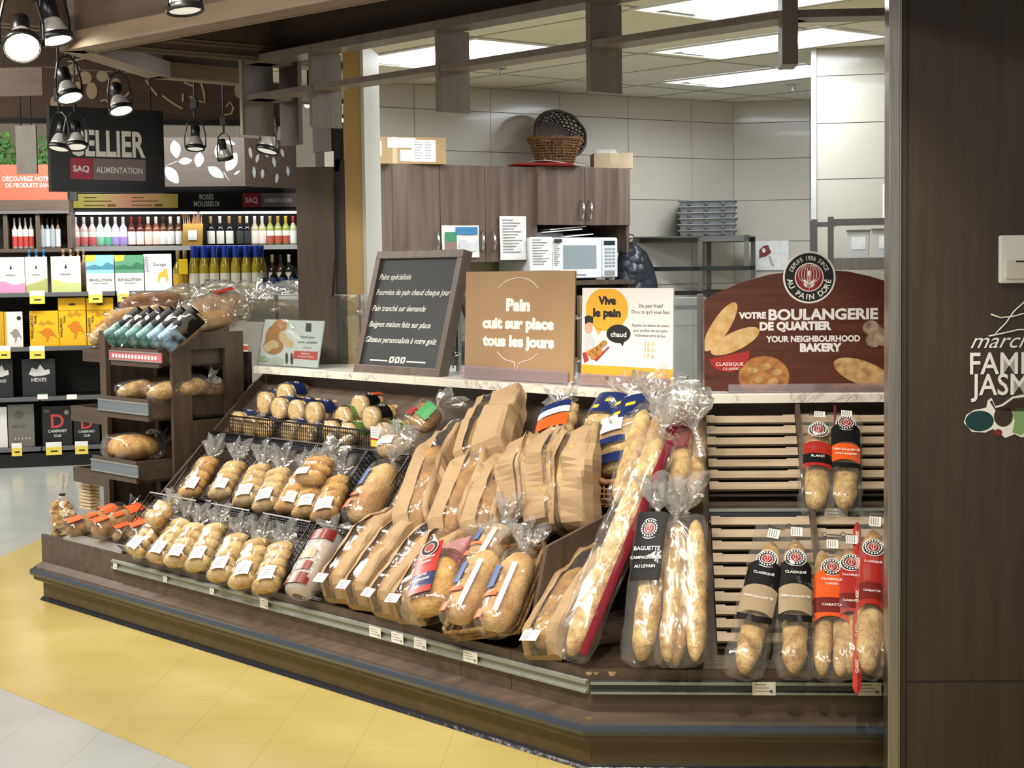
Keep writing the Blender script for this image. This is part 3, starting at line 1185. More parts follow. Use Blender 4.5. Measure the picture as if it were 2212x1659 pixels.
def sheet(name, label, cat, fr, quad, b, mt=PAPER, lines=None, curl=.01, grp=None, blocks=()):
    """a paper hung at pixel corners quad (left,top,right,bottom) on frame fr at depth b"""
    u0, v0, u1, v1 = quad
    a0, z1 = fr.px(u0, v0, b)
    a1, z0 = fr.px(u1, v1, b)
    t = thing(name, label, cat, fr.M @ M.Translation((a0, b, z0)), grp)
    w, h = a1-a0, z1-z0
    m = MB()
    m.sm = True
    n = 8
    fy = lambda i, j: -.003-curl*((math.sin(i*1.1+j*.8)*.5+.5)*.4+(1-j/n)*.6*(.3+.7*abs(i/n-.4)))
    rg = [[(w*i/n, fy(i, j), h*j/n) for i in range(n+1)] for j in range(n+1)]
    m.loft(rg, False, False)
    m.build('page', mt, t)
    m = MB()
    if lines:
        for q in range(lines):
            z = h*(.9-.8*q/lines)
            j = z/h*n
            x1_ = w*(.5+.38*((q*37) % 10)/10)
            y = min(fy(i, j) for i in range(n+1))-.001
            m.poly([(w*.1, y, z), (x1_, y, z), (x1_, y, z+h*.28/lines), (w*.1, y, z+h*.28/lines)])
        m.build('writing', GREYINK, t)
    for bx0, bz0, bx1, bz1, c_ in blocks:
        m = MB()
        y = -.0045-curl
        m.poly([(w*bx0, y, h*bz0), (w*bx1, y, h*bz0), (w*bx1, y, h*bz1), (w*bx0, y, h*bz1)])
        m.build('picture', mat('print_'+c_, c_, .6, 0, None), t)
    return t


sheet('notice_sheet', 'torn white flyer with blue and green pictures taped to the cabinet', 'paper', FK, (953, 487, 1034, 556), -.004, lines=0, blocks=((.35, .72, .95, .95, '3f7fb0'), (.06, .5, .38, .8, '3f8a63'), (.06, .05, .38, .5, '8c7468'), (.45, .1, .65, .55, 'c9ccd0'), (.7, .2, .92, .5, 'd3d5d8')))
sheet('notice_sheet', 'plain white handwritten list taped to the cabinet door', 'paper', FK, (1078, 467, 1136, 561), -.006, lines=12)
sheet('notice_sheet', 'white handwritten sheet taped over the left of the microwave', 'paper', FK, (1143, 512, 1192, 584), -.062, lines=10)
sheet('notice_sheet', 'narrow printed form beside the handwritten sheet on the microwave', 'paper', FK, (1192, 515, 1213, 584), -.06, lines=14, blocks=((.1, .87, .95, .98, '26322e'),))
# folded papers and a plastic tube on the microwave
t = thing('paper_pile', 'pile of grey and white papers lying on the microwave', 'papers', FK.M @ M.Translation((o0, 0, oz)))
for i, (x, y, w_, d_, z, rz, mt) in enumerate(((.05, 0, .26, .2, .0, 4, mat('grey_binder', '6f6d70', .5)), (.12, -.02, .3, .2, .031, -6, PAPER), (.3, -.03, .26, .2, .003, 10, PAPER), (.2, .0, .3, .2, .05, 3, PAPER))):
    m = MB(M.Translation((x, y, z)) @ M.Rotation(R(rz), 4, 'Z') @ M.Rotation(R(-4 if i else 0), 4, 'Y'))
    m.box(0, w_, 0, d_, 0, .03 if i == 0 else .006)
    m.build('binder' if i == 0 else 'sheet', mt, t)
# cardboard boxes on the cabinets
CARD = mat('cardboard', 'a98c66', .75, 0, 'b3966f', 6)
CARD2 = mat('cardboard_pale', 'b9a488', .75, 0, 'c2ad90', 6)
_q = FK.w(k(880, 340)[0], -.0, 0)
fb = Fr(_q.x, _q.y, angA-14)
x0, x1 = fb.px(797, 330)[0], fb.px(964, 330)[0]
zt_ = ct_z
zz = fb.px(880, 296)[1]
t = thing('cardboard_box', 'long taped cardboard box with white labels on the left cabinet', 'box', fb.M @ M.Translation((x0, 0, zt_)))
w_, h_ = x1-x0, zz-zt_
m_ = MB()
m_.box(0, w_, 0, .3, 0, h_, .003)
m_.build('carton', CARD, t)
m_ = MB(M.Translation((w_*.6, .3, h_)) @ M.Rotation(R(-78), 4, 'X'))
m_.box(0, w_*.4, -.002, .002, 0, .12)
m_.build('flap', CARD, t)
m_ = MB()
for q in ((.03, .3, .16, .85, ), (.24, .6, .6, .97), (.4, .1, .58, .52)):
    m_.box(w_*q[0], w_*q[2], -.0015, 0, h_*q[1], h_*q[3])
m_.build('torn_label', PAPER, t)
m_ = MB()
m_.box(w_*.55, w_*.86, -.003, -.0015, h_*.08, h_*.9)
lb = m_.build('shipping_label', WHITE, t)
m_ = MB()
for q in range(7):
    m_.box(w_*.58, w_*(.66+.015*(q % 3)), -.0036, -.003, h_*(.2+.1*q), h_*(.225+.1*q))
    m_.box(w_*.72, w_*(.79+.015*(q % 2)), -.0036, -.003, h_*(.2+.1*q), h_*(.225+.1*q))
m_.build('print', GREYINK, lb)
m_ = MB()
m_.box(w_*.3, w_*.36, -.001, 0, 0, h_)
m_.build('tape', mat('tape', 'c5b48f', .3), t)
_q = FK.w(k(1325, 340)[0], .03, 0)
fb2 = Fr(_q.x, _q.y, angA-30)
x0, x1 = fb2.px(1283, 345)[0], fb2.px(1367, 345)[0]
t = thing('cardboard_box', 'small pale cardboard box on the cabinet right of the wicker baskets', 'box', fb2.M @ M.Translation((x0, 0, mz1)))
m_ = MB()
h_ = fb2.px(1350, 330)[1]-mz1
m_.box(0, x1-x0, 0, .22, 0, h_, .003)
m_.build('carton', CARD2, t)
m_ = MB()
m_.box((x1-x0)*.4, (x1-x0)*.65, -.001, 0, h_*.3, h_)
m_.build('tape', mat('tape', 'c5b48f', .3), t)
m_ = MB(M.Translation((0, .0, h_)) @ M.Rotation(R(14), 4, 'X'))
m_.box(.02, (x1-x0)*.6, 0, .12, 0, .003)
m_.build('flap', PAPER, t)
# red serving board and papers under the baskets
pc = FK.w(k(1190, 357)[0], .1, mz1)
t = thing('red_tray', 'red oval tray and papers under the wicker baskets on the cabinet', 'tray', at(pc, angA))
m_ = MB()
m_.sm = True
m_.lathe([(0, .008), (.2, .008), (.225, .018), (.23, .016), (.205, .003), (0, .001)], 28)
m_.build('tray', mat('red_plastic', 'a3222b', .4), t)
m_ = MB(M.Rotation(R(5), 4, 'Y'))
m_.box(-.12, .2, -.2, -.02, .022, .025)
m_.build('sheet', PAPER, t)


def basket(name, label, mw, r, h, mt, flare=1.35, n=44, rows=9, parent=None):
    t = thing(name, label, 'basket', mw)
    m = MB()
    m.sm = True
    rr = lambda f: r*(1+(flare-1)*f)
    for i in range(n):
        th = 2*PI*i/n
        pts = []
        for j in range(4):
            f = j/3
            a = th+.05*math.sin(j+i)
            q = rr(f)+(.004 if (i+j) % 2 else -.004)
            pts.append((q*math.cos(a), q*math.sin(a)*.8, h*f))
        m.tube(pts, .004, 5)
    m.build('uprights', mt, t)
    m = MB()
    m.sm = True
    for j in range(rows):
        f = (j+.5)/rows
        q = rr(f)
        m.tube([((q+.006*math.sin(n/2*th+j*PI))*math.cos(th), (q+.006*math.sin(n/2*th+j*PI))*math.sin(th)*.8, h*f) for th in [2*PI*i/60 for i in range(61)]], .0045, 5)
    m.build('weave', mt, t)
    m = MB()
    m.sm = True
    m.tube([(rr(1)*math.cos(th), rr(1)*math.sin(th)*.8, h+.004*math.sin(9*th)) for th in [2*PI*i/40 for i in range(41)]], .011, 8)
    m.build('rim', mt, t)
    m = MB()
    m.lathe([(0, 0), (r, 0), (r, .006), (0, .006)], 24)
    o = m.build('base', mt, t)
    o.scale = (1, .8, 1)
    return t


WICK = mat('wicker_tan', '8a6238', .6, 0, '5d3d1e', 40)
WICKD = mat('wicker_dark', '2c231d', .5, 0, '493c30', 40)
pb_ = FK.w(k(1211, 350)[0], .06, mz1+.03)
basket('wicker_basket', 'tan twig basket on top of the microwave cabinet', at(pb_, angA), .125, .155, WICK, 1.5)
pb_ = FK.w(k(1222, 320, .1)[0], .24, mz1+.2)
basket('wicker_basket', 'dark woven basket tipped on edge behind the tan twig basket', M.Translation(pb_) @ M.Rotation(R(angA), 4, 'Z') @ M.Rotation(R(72), 4, 'X'), .15, .09, WICKD, 1.35, 40, 7)

# sheet-pan stack on the metal rack
fr_ = Fr(*FB.w(-.2, -.75, 0).xy, angB)
rk = lambda u, v, b=0: fr_.px(u, v, b)
r0, r1 = rk(1508, 600)[0], rk(1617, 600)[0]
rl0 = rk(1400, 600)[0]
rz_ = rk(1560, 508)[1]
TUB = mat('rack_grey_metal', '6d6c6a', .35, .6)
t = thing('sheet_pan_rack', 'dark metal rack with shelves under the stack of baking pans', 'rack', fr_.M)
m_ = MB()
for x in (r0, r1-.03):
    m_.box(x, x+.03, 0, .03, 0, rz_)
    m_.box(x, x+.03, .5, .53, 0, rz_)
m_.box(rl0-.1, rl0-.07, .4, .43, 0, rz_-.02)
m_.build('posts', TUB, t)
for v in (512, 575, 628, 660):
    z = rk(1560, v)[1]
    m = MB()
    m.box(r0, r1, 0, .02, z-.03, z)
    m.box(rl0-.1, r0, .1, .12, z-.03, z)
    m.box(r0, r0+.02, .02, .5, z-.03, z)
    m.box(rl0-.1, r1, .5, .52, z-.03, z)
    m.build('shelf_rail', TUB if v == 512 else mat('rack_dark', '2b2a2b', .4, .4), t)
m_ = MB()
m_.box(rl0-.1, r1, .0, .52, rz_-.012, rz_-.002)
m_.build('top_shelf', TUB, t)
PAN = mat('baking_pan_metal', '8a8d90', .45, .5, '777a7d', 5)
fp_ = Fr(*fr_.w(rk(1467, 480)[0], -.0, 0).xy, angB+4)
pl_, pr_ = -.0, fp_.px(1587, 480)[0]
ph = (fp_.px(1500, 432)[1]-rz_)/6
wl = ['bottom', 'second from bottom', 'third from bottom', 'fourth from bottom', 'fifth from bottom', 'topmost']
for i in range(6):
    t = thing('baking_pan', wl[i]+' grey strapped baking pan in the stack on the metal rack', 'baking pan', fp_.M @ M.Translation((pl_+random.uniform(-.006, .006), 0, rz_+ph*i+.001)), 'stack of grey baking pans')
    m = MB()
    w_, d_, h_ = pr_-pl_, .42, ph*1.0-.002
    rg = [[(-e, -e, z), (w_+e, -e, z), (w_+e, d_+e, z), (-e, d_+e, z)] for e, z in ((-.012, 0), (-.004, h_*.75), (.008, h_*.8), (.008, h_))]
    m.loft(rg)
    m.build('pan', PAN, t)
    m = MB()
    for x in (.2, .5, .8):
        m.box(w_*x-.012, w_*x+.012, -.012, -.004, h_*.15, h_*.7)
    m.build('rib', mat('pan_rib', '55575a', .4, .5), t)

# dark quilted coat on the cabinet end
t = thing('quilted_coat', 'dark blue-grey quilted coat hanging beside the microwave', 'coat', FK.M)
m_ = MB()
m_.sm = True
u_ = [(1362, 522, 1385, 12), (1355, 545, 1408, 30), (1352, 575, 1422, 40), (1350, 605, 1430, 46), (1350, 640, 1432, 50), (1350, 700, 1432, 50)]
rg = []
for ul, v, ur, dp in u_[::-1]:
    a0, z = k(ul, v, -.02)
    a1, _ = k(ur, v, -.02)
    rg.append([((a0+a1)/2+(a1-a0)/2*math.cos(th)*(1+.05*math.sin(th*7+v)), .06+dp*.0024*math.sin(th), z) for th in [2*PI*i/28 for i in range(28)]])
m_.loft(rg)
cm, ct_, cb_ = nt('quilted_nylon')
cb_.inputs['Base Color'].default_value = hx('20252d')
cb_.inputs['Roughness'].default_value = .4
vo = ct_.nodes.new('ShaderNodeTexVoronoi')
vo.inputs['Scale'].default_value = 16
tc_ = ct_.nodes.new('ShaderNodeTexCoord')
bu_ = ct_.nodes.new('ShaderNodeBump')
bu_.inputs['Strength'].default_value = 1
bu_.inputs['Distance'].default_value = .02
bu_.invert = True
ct_.links.new(tc_.outputs['Object'], vo.inputs['Vector'])
ct_.links.new(vo.outputs['Distance'], bu_.inputs['Height'])
ct_.links.new(bu_.outputs[0], cb_.inputs['Normal'])
m_.build('shell', cm, t)
m_ = MB()
a, z = k(1372, 524, -.02)
m_.tube([(a, .06, z), (a, .03, z+.03), (a, -.0, z+.025), (a, .0, z+.05), (a, .06, z+.06)], .004, 6)
m_.build('hanging_loop', BLKM, t)

# poster with a red hand mixer on the right tile wall
sheet('mixer_poster', 'white poster with a red hand mixer on the tiled wall', 'poster', FB, (1629, 521, 1704, 583), -.012, curl=.004)
po = COL.objects[-1]
px_ = lambda u, v: (FB.px(u, v, -.02)[0], -.0225, FB.px(u, v, -.02)[1])
t = [o for o in COL.objects if o.get('label', '').startswith('white poster with a red hand')][0]
m_ = MB(t.matrix_world.inverted() @ FB.M)
m_.poly([px_(*q) for q in ((1640, 540), (1650, 531), (1659, 529), (1666, 545), (1655, 553), (1640, 557))])
m_.m = 1
m_.poly([(x, y-.001, z) for x, y, z in [px_(*q) for q in oval(1650, 541, 4, 5, 10)]])
m_.m = 2
m_.sm = True
for dx in (-3, 0, 3):
    m_.tube([px_(1661, 551), px_(1666+dx, 565), px_(1671, 576)], .0012, 5)
m_.build('mixer_picture', [mat('mixer_red', '7d2a26', .4), PAPER, GREYINK], t)

# rack with storage bins by the tiled column
fr2 = Fr(*FCOL.w(0, -.55, 0).xy, angB)
q2 = lambda u, v, b=0: fr2.px(u, v, b)
t = thing('shelving_rack', 'grey metal rack with clear bins in front of the tiled column', 'rack', fr2.M)
x_ = [q2(u, 520)[0] for u in (1745, 1788, 1920)]
m_ = MB()
z = q2(1745, 475)[1]
m_.box(x_[0], x_[0]+.035, .22, .25, 0, z)
z = q2(1795, 468)[1]
m_.box(x_[1], x_[1]+.03, 0, .03, 0, z)
m_.box(x_[1]-.09, x_[1]-.06, .1, .13, 0, z-.01)
m_.box(x_[2]+.1, x_[2]+.13, 0, .03, 0, z)
m_.build('posts', TUB, t)
for v0, v1, nm in ((472, 487, 'top_rail'), (557, 583, 'shelf_rail')):
    m = MB()
    za, zc_ = q2(1850, v1)[1], q2(1850, v0)[1]
    m.box(x_[1]+.03, x_[2]+.1, 0, .025, za, zc_)
    m.box(x_[1], x_[1]+.03, .03, .3, za, zc_)
    m.box(x_[0], x_[1], .22, .245, za+.0, zc_-.01)
    if nm == 'shelf_rail':
        m.box(x_[0], x_[2]+.1, .02, .36, za, za+.012)
    m.build(nm, TUB if nm == 'top_rail' else STEEL, t)
BIN = film('clear_bin_plastic', 'e8eaea', .45, .3, .2, 6, .3)
zs = q2(1850, 583)[1]+.013
for u0, u1, vt, lb in ((1830, 1877, 500, 'left'), (1884, 1960, 498, 'right')):
    a0, a1 = q2(u0, 540, .06)[0], q2(u1, 540, .06)[0]
    t = thing('storage_bin', lb+' clear plastic storage bin on the grey rack by the column', 'bin', fr2.M @ M.Translation(((a0+a1)/2, .16, zs)))
    hb = q2(1850, vt, .06)[1]-zs
    hw = (a1-a0)/2
    m = MB()
    m.loft([[(-e, -.1, zz_), (e, -.1, zz_), (e, .1, zz_), (-e, .1, zz_)] for e, zz_ in ((hw*.86, 0), (hw, hb))])
    m.build('tub', BIN, t)
    m = MB()
    m.box(-hw-.006, hw+.006, -.106, .106, hb, hb+.012, .003)
    m.build('lid', mat('bin_lid', 'b9bbb9', .4), t)
    m = MB()
    m.box(-hw*.6, hw*.7, -.106, -.104, hb*.5, hb*.85)
    m.build('label', PAPER, t)
sheet('notice_sheet', 'white sheet on the tiled column at the steel corner trim', 'paper', FCOL, (1907, 398, 1950, 470), -.004)
# ================================================================ signs on the worktop
def mpx(Mw, u, v, y=0):
    I = Mw.inverted()
    e, d = I @ EYE, I.to_3x3() @ ray(u, v)
    t = (y-e.y)/d.y
    p = e+d*t
    return p.x, p.z


def fit(m, body, Mw, u0, u1, v, cap, y, bold=0, shear=0, T=None):
    """text between pixel columns u0..u1 with its baseline on row v and capitals cap pixels high"""
    c = bpy.data.curves.new('t', 'FONT')
    c.body, c.size, c.offset, c.shear, c.resolution_u = body, 1, bold, shear, 3
    o = bpy.data.objects.new('t', c)
    me = bpy.data.meshes.new_from_object(o)
    bpy.data.objects.remove(o)
    bpy.data.curves.remove(c)
    x0, x1 = min(q.co.x for q in me.vertices), max(q.co.x for q in me.vertices)
    a0, z0 = mpx(Mw, u0, v, y)
    a1, _ = mpx(Mw, u1, v, y)
    _, z1 = mpx(Mw, u0, v-cap, y)
    b = bmesh.new()
    b.from_mesh(me)
    bpy.data.meshes.remove(me)
    sx, sz = (a1-a0)/(x1-x0), (z1-z0)/.72
    for q in b.verts:
        q.co = V((a0+(q.co.x-x0)*sx, y, z0+q.co.y*sz))
    m.add(b, T)


def disc(m, Mw, u, v, r, y, d=.0004, n=28, k=None):
    a, z = mpx(Mw, u, v, y)
    a2, _ = mpx(Mw, u+r, v, y)
    q = (a2-a) if k is None else r*k
    m.prism([(a+q*math.cos(2*PI*i/n), z+q*math.sin(2*PI*i/n)) for i in range(n)], y-d, y)


def patch(m, Mw, pts, y, d=.0004):
    m.prism([mpx(Mw, u, v, y) for u, v in pts], y-d, y)


def stroke(m, Mw, pts, y, r=.0018):
    m.sm = True
    P = [mpx(Mw, u, v, y) for u, v in pts]
    m.tube([(x, y, z) for x, z in P], r, 6)


def smooth(pts, n=6):
    out = []
    for i in range(len(pts)-1):
        p0, p1, p2, p3 = pts[max(i-1, 0)], pts[i], pts[i+1], pts[min(i+2, len(pts)-1)]
        for k in range(n):
            t = k/n
            out.append(tuple(.5*(2*b+(c-a)*t+(2*a-5*b+4*c-d)*t*t+(3*b-a-3*c+d)*t**3) for a, b, c, d in zip(p0, p1, p2, p3)))
    return out+[pts[-1]]


ZM = 1.098
# --- chalkboard
bb = .80
bl = D1.px(762, 801, bb)[0]
tb, tz = D1.side(815, 543, bl)
lean = math.atan2(tb-bb, tz-ZM)
Lb = math.hypot(tb-bb, tz-ZM)
CBM = D1.M @ M.Translation((bl, bb, ZM)) @ M.Rotation(-lean, 4, 'X')
wb = mpx(CBM, 948, 811)[0]
t = thing('chalkboard_sign', 'leaning black chalkboard with white handwriting in a grey-brown frame', 'chalkboard', CBM)
FRM = wood('board_frame_wood', '5b4f47', '6d615a', .4, True, 3)
m_ = MB()
fw = .034
m_.box(0, wb, 0, .05, 0, fw, .002)
m_.box(0, wb, 0, .05, Lb-fw, Lb, .002)
m_.box(0, fw, .0, .05, fw, Lb-fw, .002)
m_.box(wb-fw, wb, .0, .05, fw, Lb-fw, .002)
m_.build('frame', FRM, t)
m_ = MB()
m_.box(fw*.8, wb-fw*.8, .012, .02, fw*.8, Lb-fw*.8)
m_.build('board', mat('chalk_black', '2b3035', .6, 0, '30363b', 4), t)
m_ = MB(M.Rotation(lean, 4, 'X'))
pz = Lb*math.cos(lean)*.8
for x in (.1, wb-.12):
    m_.prism([(Lb*math.sin(lean)*.8+.05, pz), (Lb*math.sin(lean)*.8+.07, pz), (.36, .0), (.335, .0)], x, x+.02, 'x')
m_.build('easel_leg', FRM, t)
m_ = MB()
CH = mat('chalk_white', 'e6e6e2', .8)
for body, u0, u1, v in (('Pains spécialisés', 819, 888, 604), ('Fournées de pain chaud chaque jour', 812, 972, 637), ('Pain tranché sur demande', 804, 919, 671), ('Beignes maison faits sur place', 797, 930, 705), ('Gâteaux personnalisés à votre goût', 789, 943, 738)):
    m_ = MB()
    fit(m_, body, CBM, u0, u1, v, 12.5, .0115, .012, .3)
    m_.build('handwritten_line', CH, t)
m_ = MB()
for u0, u1 in ((799, 837), (878, 919)):
    patch(m_, CBM, [(u0, 776+(u0-799)*.05), (u1, 776+(u1-799)*.05), (u1, 779+(u1-799)*.05), (u0, 779+(u0-799)*.05)], .0115)
for u in (840, 852, 864):
    for q in ([(0, 0), (10, .5), (10, 4), (0, 3.5)], [(0, 10), (10, 10.5), (10, 14), (0, 13.5)], [(0, 0), (3.4, 0), (3.4, 14), (0, 14)], [(6.6, 0), (10, 0), (10, 14), (6.6, 14)]):
        patch(m_, CBM, [(u+3-y*.25+x, 770+y+(u-840)*.05) for x, y in q], .0115)
m_.build('chalk_ornament', CH, t)

# --- upright boards in clear holders
HOLD = film('holder_acrylic', 'e9d9e2', .12, .5, .05, 2, 0)


def board(name, label, quad, bdepth, mt, hold=None, th=.006, lean_=True):
    (u0, v0), (u1, v1), (u2, v2), (u3, v3) = quad   # TL TR BR BL
    a = D1.px(u3, v3, bdepth)[0]
    tb_, tz_ = D1.side(u0, v0, a)
    if not lean_:
        tb_ = bdepth
        tz_ = D1.px(u0, v0, bdepth)[1]
    ln = math.atan2(tb_-bdepth, tz_-ZM)
    Mw = D1.M @ M.Translation((a, bdepth, ZM+.002)) @ M.Rotation(-ln, 4, 'X')
    L = math.hypot(tb_-bdepth, tz_-ZM)-.002
    wd = mpx(Mw, u2, v2)[0]
    t = thing(name, label, 'sign', Mw)
    m = MB()
    m.box(0, wd, 0, th, 0.004, L)
    m.build('board', mt, t)
    if hold:
        m = MB()
        m.box(hold[0]*wd, hold[1]*wd, -.012, -.0095, .002, hold[2])
        m.box(hold[0]*wd, hold[1]*wd, -.012, .07, .0, .003)
        for z in (.35, .7):
            m.box(hold[0]*wd, hold[1]*wd, -.0126, -.012, hold[2]*z, hold[2]*z+.002)
        m.build('acrylic_holder', HOLD, t)
    return t, Mw, wd, L


t, PM, pw, pl = board('tan_sign', 'square tan sign with bold white French lettering', ((1007, 587), (1242, 585), (1238, 828), (1003, 815)), .83, mat('tan_print', 'a5855f', .5, 0, 'aa8b66', 3), (-.02, .97, .05))
m_ = MB()
fit(m_, 'Pain', PM, 1093, 1145, 670, 25, -.0006, .065)
fit(m_, 'cuit sur place', PM, 1042, 1197, 707, 22, -.0006, .065)
fit(m_, 'tous les jours', PM, 1042, 1197, 745, 22, -.0006, .065)
m_.build('lettering', WHITE, t)
m_ = MB()
stroke(m_, PM, smooth([(1077, 622), (1093, 608), (1120, 600), (1146, 606), (1163, 622)]), -.0006, .0016)
stroke(m_, PM, smooth([(1074, 760), (1090, 776), (1109, 782), (1112, 790), (1113, 801)]), -.0006, .0016)
stroke(m_, PM, smooth([(1161, 764), (1145, 777), (1124, 783), (1119, 792), (1114, 801)]), -.0006, .0016)
m_.build('speech_bubble_outline', WHITE, t)

t, VM, vw, vl = board('bakery_poster', 'white and yellow poster with speech bubbles and opening hours', ((1258, 622), (1459, 621), (1452, 845), (1256, 828)), .83, mat('poster_white', 'e4e3e0', .5), (-.03, .98, .045))
YP, OP = mat('poster_yellow', 'e2a92f', .5), INK
m_ = MB()
pts = oval(1311, 668, 46, 47, 32)
patch(m_, VM, [(u, max(v, 624)) for u, v in pts], -.0004)
patch(m_, VM, [(1283, 705), (1300, 712), (1293, 723)], -.0004)
patch(m_, VM, [(1257, 787), (1453, 798), (1453, 840), (1257, 826)], -.0004)
fit(m_, '12 h', VM, 1393, 1413, 747, 10, -.0008, .01)
fit(m_, '15 h', VM, 1393, 1413, 760, 10, -.0008, .01)
fit(m_, '17 h', VM, 1392, 1412, 774, 10, -.0008, .01)
m_.build('yellow_print', YP, t)
m_ = MB()
patch(m_, VM, oval(1336, 721, 26, 20, 28), -.0008)
patch(m_, VM, [(1338, 738), (1348, 738), (1345, 748)], -.0008)
fit(m_, 'Vive', VM, 1292, 1331, 657, 17, -.0009, .06)
fit(m_, 'le pain', VM, 1281, 1341, 683, 17, -.0009, .06)
fit(m_, 'Faites vite, ça part comme des petits pains chauds!', VM, 1265, 1440, 814, 8, -.0009, .012)
fit(m_, 'Du pain frais?', VM, 1380, 1432, 664, 8, -.0009, 0)
fit(m_, "On a ce qu'il vous faut.", VM, 1364, 1447, 677, 8, -.0009, 0)
for i, s_ in enumerate(('Repérez nos heures de cuisson', 'pour profiter de nos pains', 'fraîchement sortis du four')):
    fit(m_, s_, VM, 1365+i*3, 1446-i*4, 705+i*11, 6.5, -.0009, 0)
m_.build('black_print', INK, t)
m_ = MB()
fit(m_, 'chaud', VM, 1319, 1353, 727, 11, -.0014, .02)
m_.build('white_lettering', WHITE, t)
m_ = MB()
patch(m_, VM, oval(1271, 708, 8, 14, 16), -.0010)
patch(m_, VM, [(1262, 780), (1268, 752), (1275, 752), (1270, 783)], -.0010)
m_.m = 1
patch(m_, VM, [(1264, 700), (1263, 684), (1270, 681), (1281, 684), (1281, 698), (1272, 696)], -.0014)
m_.m = 2
patch(m_, VM, [(1263, 724), (1275, 720), (1284, 735), (1282, 752), (1262, 758)], -.0012)
m_.m = 3
patch(m_, VM, [(1258, 762), (1266, 760), (1272, 778), (1262, 784)], -.0012)
patch(m_, VM, [(1284, 778), (1314, 748), (1317, 750), (1288, 781)], -.0012)
m_.m = 4
for u, v in ((1276, 762), (1285, 756), (1294, 750), (1303, 742), (1283, 770), (1293, 762)):
    patch(m_, VM, oval(u, v, 9, 6, 12, -.6), -.0016)
m_.build('baker_illustration', [mat('skin_print', 'd9a78c', .6), mat('hat_print', '1f1a18', .6), mat('coat_print', 'c9cbd0', .6), mat('red_print', 'a8322b', .6), mat('croissant_print', 'b8803a', .6)], t)

t, QM, qw, ql = board('bread_leaflet', 'small white leaflet with a bread picture in a clear stand, left end of the worktop', ((573, 690), (700, 692), (685, 795), (558, 788)), .80, mat('leaflet_white', 'e2e5e7', .4))
m_ = MB()
for c_, pl_ in (('be7f45', [oval(590, 725, 16, 26, 18, .3), oval(606, 703, 16, 13, 18), oval(590, 748, 22, 18, 18)]), ('e3c28f', [oval(591, 744, 12, 9, 14, .3), oval(612, 730, 9, 14, 14, -.3), oval(624, 742, 10, 9, 14), oval(579, 750, 9, 10, 14, .4)]), ('a9b79a', [oval(569, 776, 11, 8, 14)]), ('c9ccc6', [oval(596, 780, 17, 8, 14), oval(628, 705, 9, 8, 14)]), ('3a2a26', [oval(619, 774, 3, 13, 10), oval(630, 775, 3, 13, 10)])):
    m_.m = {'be7f45': 0, 'e3c28f': 1, 'a9b79a': 2, 'c9ccc6': 3, '3a2a26': 4}[c_]
    for j, q in enumerate(pl_):
        patch(m_, QM, q, -.0006-m_.m*.0003-j*.00005)
m_.build('bread_picture', [mat('print_'+c_, c_, .5) for c_ in ('be7f45', 'e3c28f', 'a9b79a', 'c9ccc6', '3a2a26')], t)
m_ = MB()
patch(m_, QM, [(661, 698), (673, 699), (672, 717), (660, 716)], -.0006)
fit(m_, 'Pensé pour', QM, 649, 680, 730, 6, -.0006, .01)
fit(m_, 'votre quotidien', QM, 643, 685, 741, 6, -.0006, .01)
fit(m_, 'au fil des jours', QM, 653, 672, 752, 4, -.0006, 0)
m_.build('black_print', INK, t)
m_ = MB()
patch(m_, QM, [(635, 758), (687, 760), (685, 778), (634, 775)], -.0006)
m_.build('red_band', mat('print_red', 'cf4337', .5), t)
m_ = MB()
for v, u0, u1 in ((765, 650, 670), (771, 643, 678)):
    fit(m_, 'fraîcheur' if v < 768 else 'et savoir-faire', QM, u0, u1, v, 4.5, -.0012, .01)
m_.build('white_lettering', WHITE, t)
m_ = MB()
m_.box(-.01, qw+.012, -.0055, -.003, 0, ql+.004)
m_.box(-.01, qw+.012, -.0055, .07, -.002, .001)
m_.build('clear_stand', GLASS, t)

# --- curved wooden bakery sign
BS = D2.M @ M.Translation((0, .80, 0))
t = thing('bakery_sign', 'brown curved-top bakery sign with round wheat emblem and printed loaves', 'sign', BS)
prof = [(1521, 845), (1521, 649), (1545, 635), (1600, 610), (1660, 593), (1720, 585), (1770, 583), (1830, 586), (1880, 597), (1918, 609), (1960, 628), (2010, 655), (2030, 668), (2030, 845)]
m_ = MB()
patch(m_, BS, prof, .008, .008)
SGW = wood('printed_wood', '4a2419', '64372a', .35, False, 4)
m_.build('board', SGW, t)
m_ = MB()
for body, u0, u1, v, cp, bd in (('VOTRE', 1596, 1655, 688, 13  , .06), ('BOULANGERIE', 1660, 1897, 691, 23, .04), ('DE QUARTIER', 1641, 1796, 713, 17  , .06), ('YOUR NEIGHBOURHOOD', 1655, 1858, 739, 13, .04), ('BAKERY', 1728, 1819, 759, 17, .06)):
    fit(m_, body, BS, u0, u1, v, cp, -.0006, bd)
m_.build('lettering', WHITE, t)


def emblem(m, Mw, u, v, r, y, k=None):
    """white ring, black disc, red heart, white wheat; materials 0 white 1 black 2 red"""
    m.m = 0
    disc(m, Mw, u, v, r, y, .0004, 40)
    m.m = 1
    disc(m, Mw, u, v, r*.93, y-.0004, .0004, 40)
    m.m = 0
    disc(m, Mw, u, v, r*.55, y-.0008, .0004, 32)
    m.m = 2
    disc(m, Mw, u, v, r*.51, y-.0012, .0004, 32)


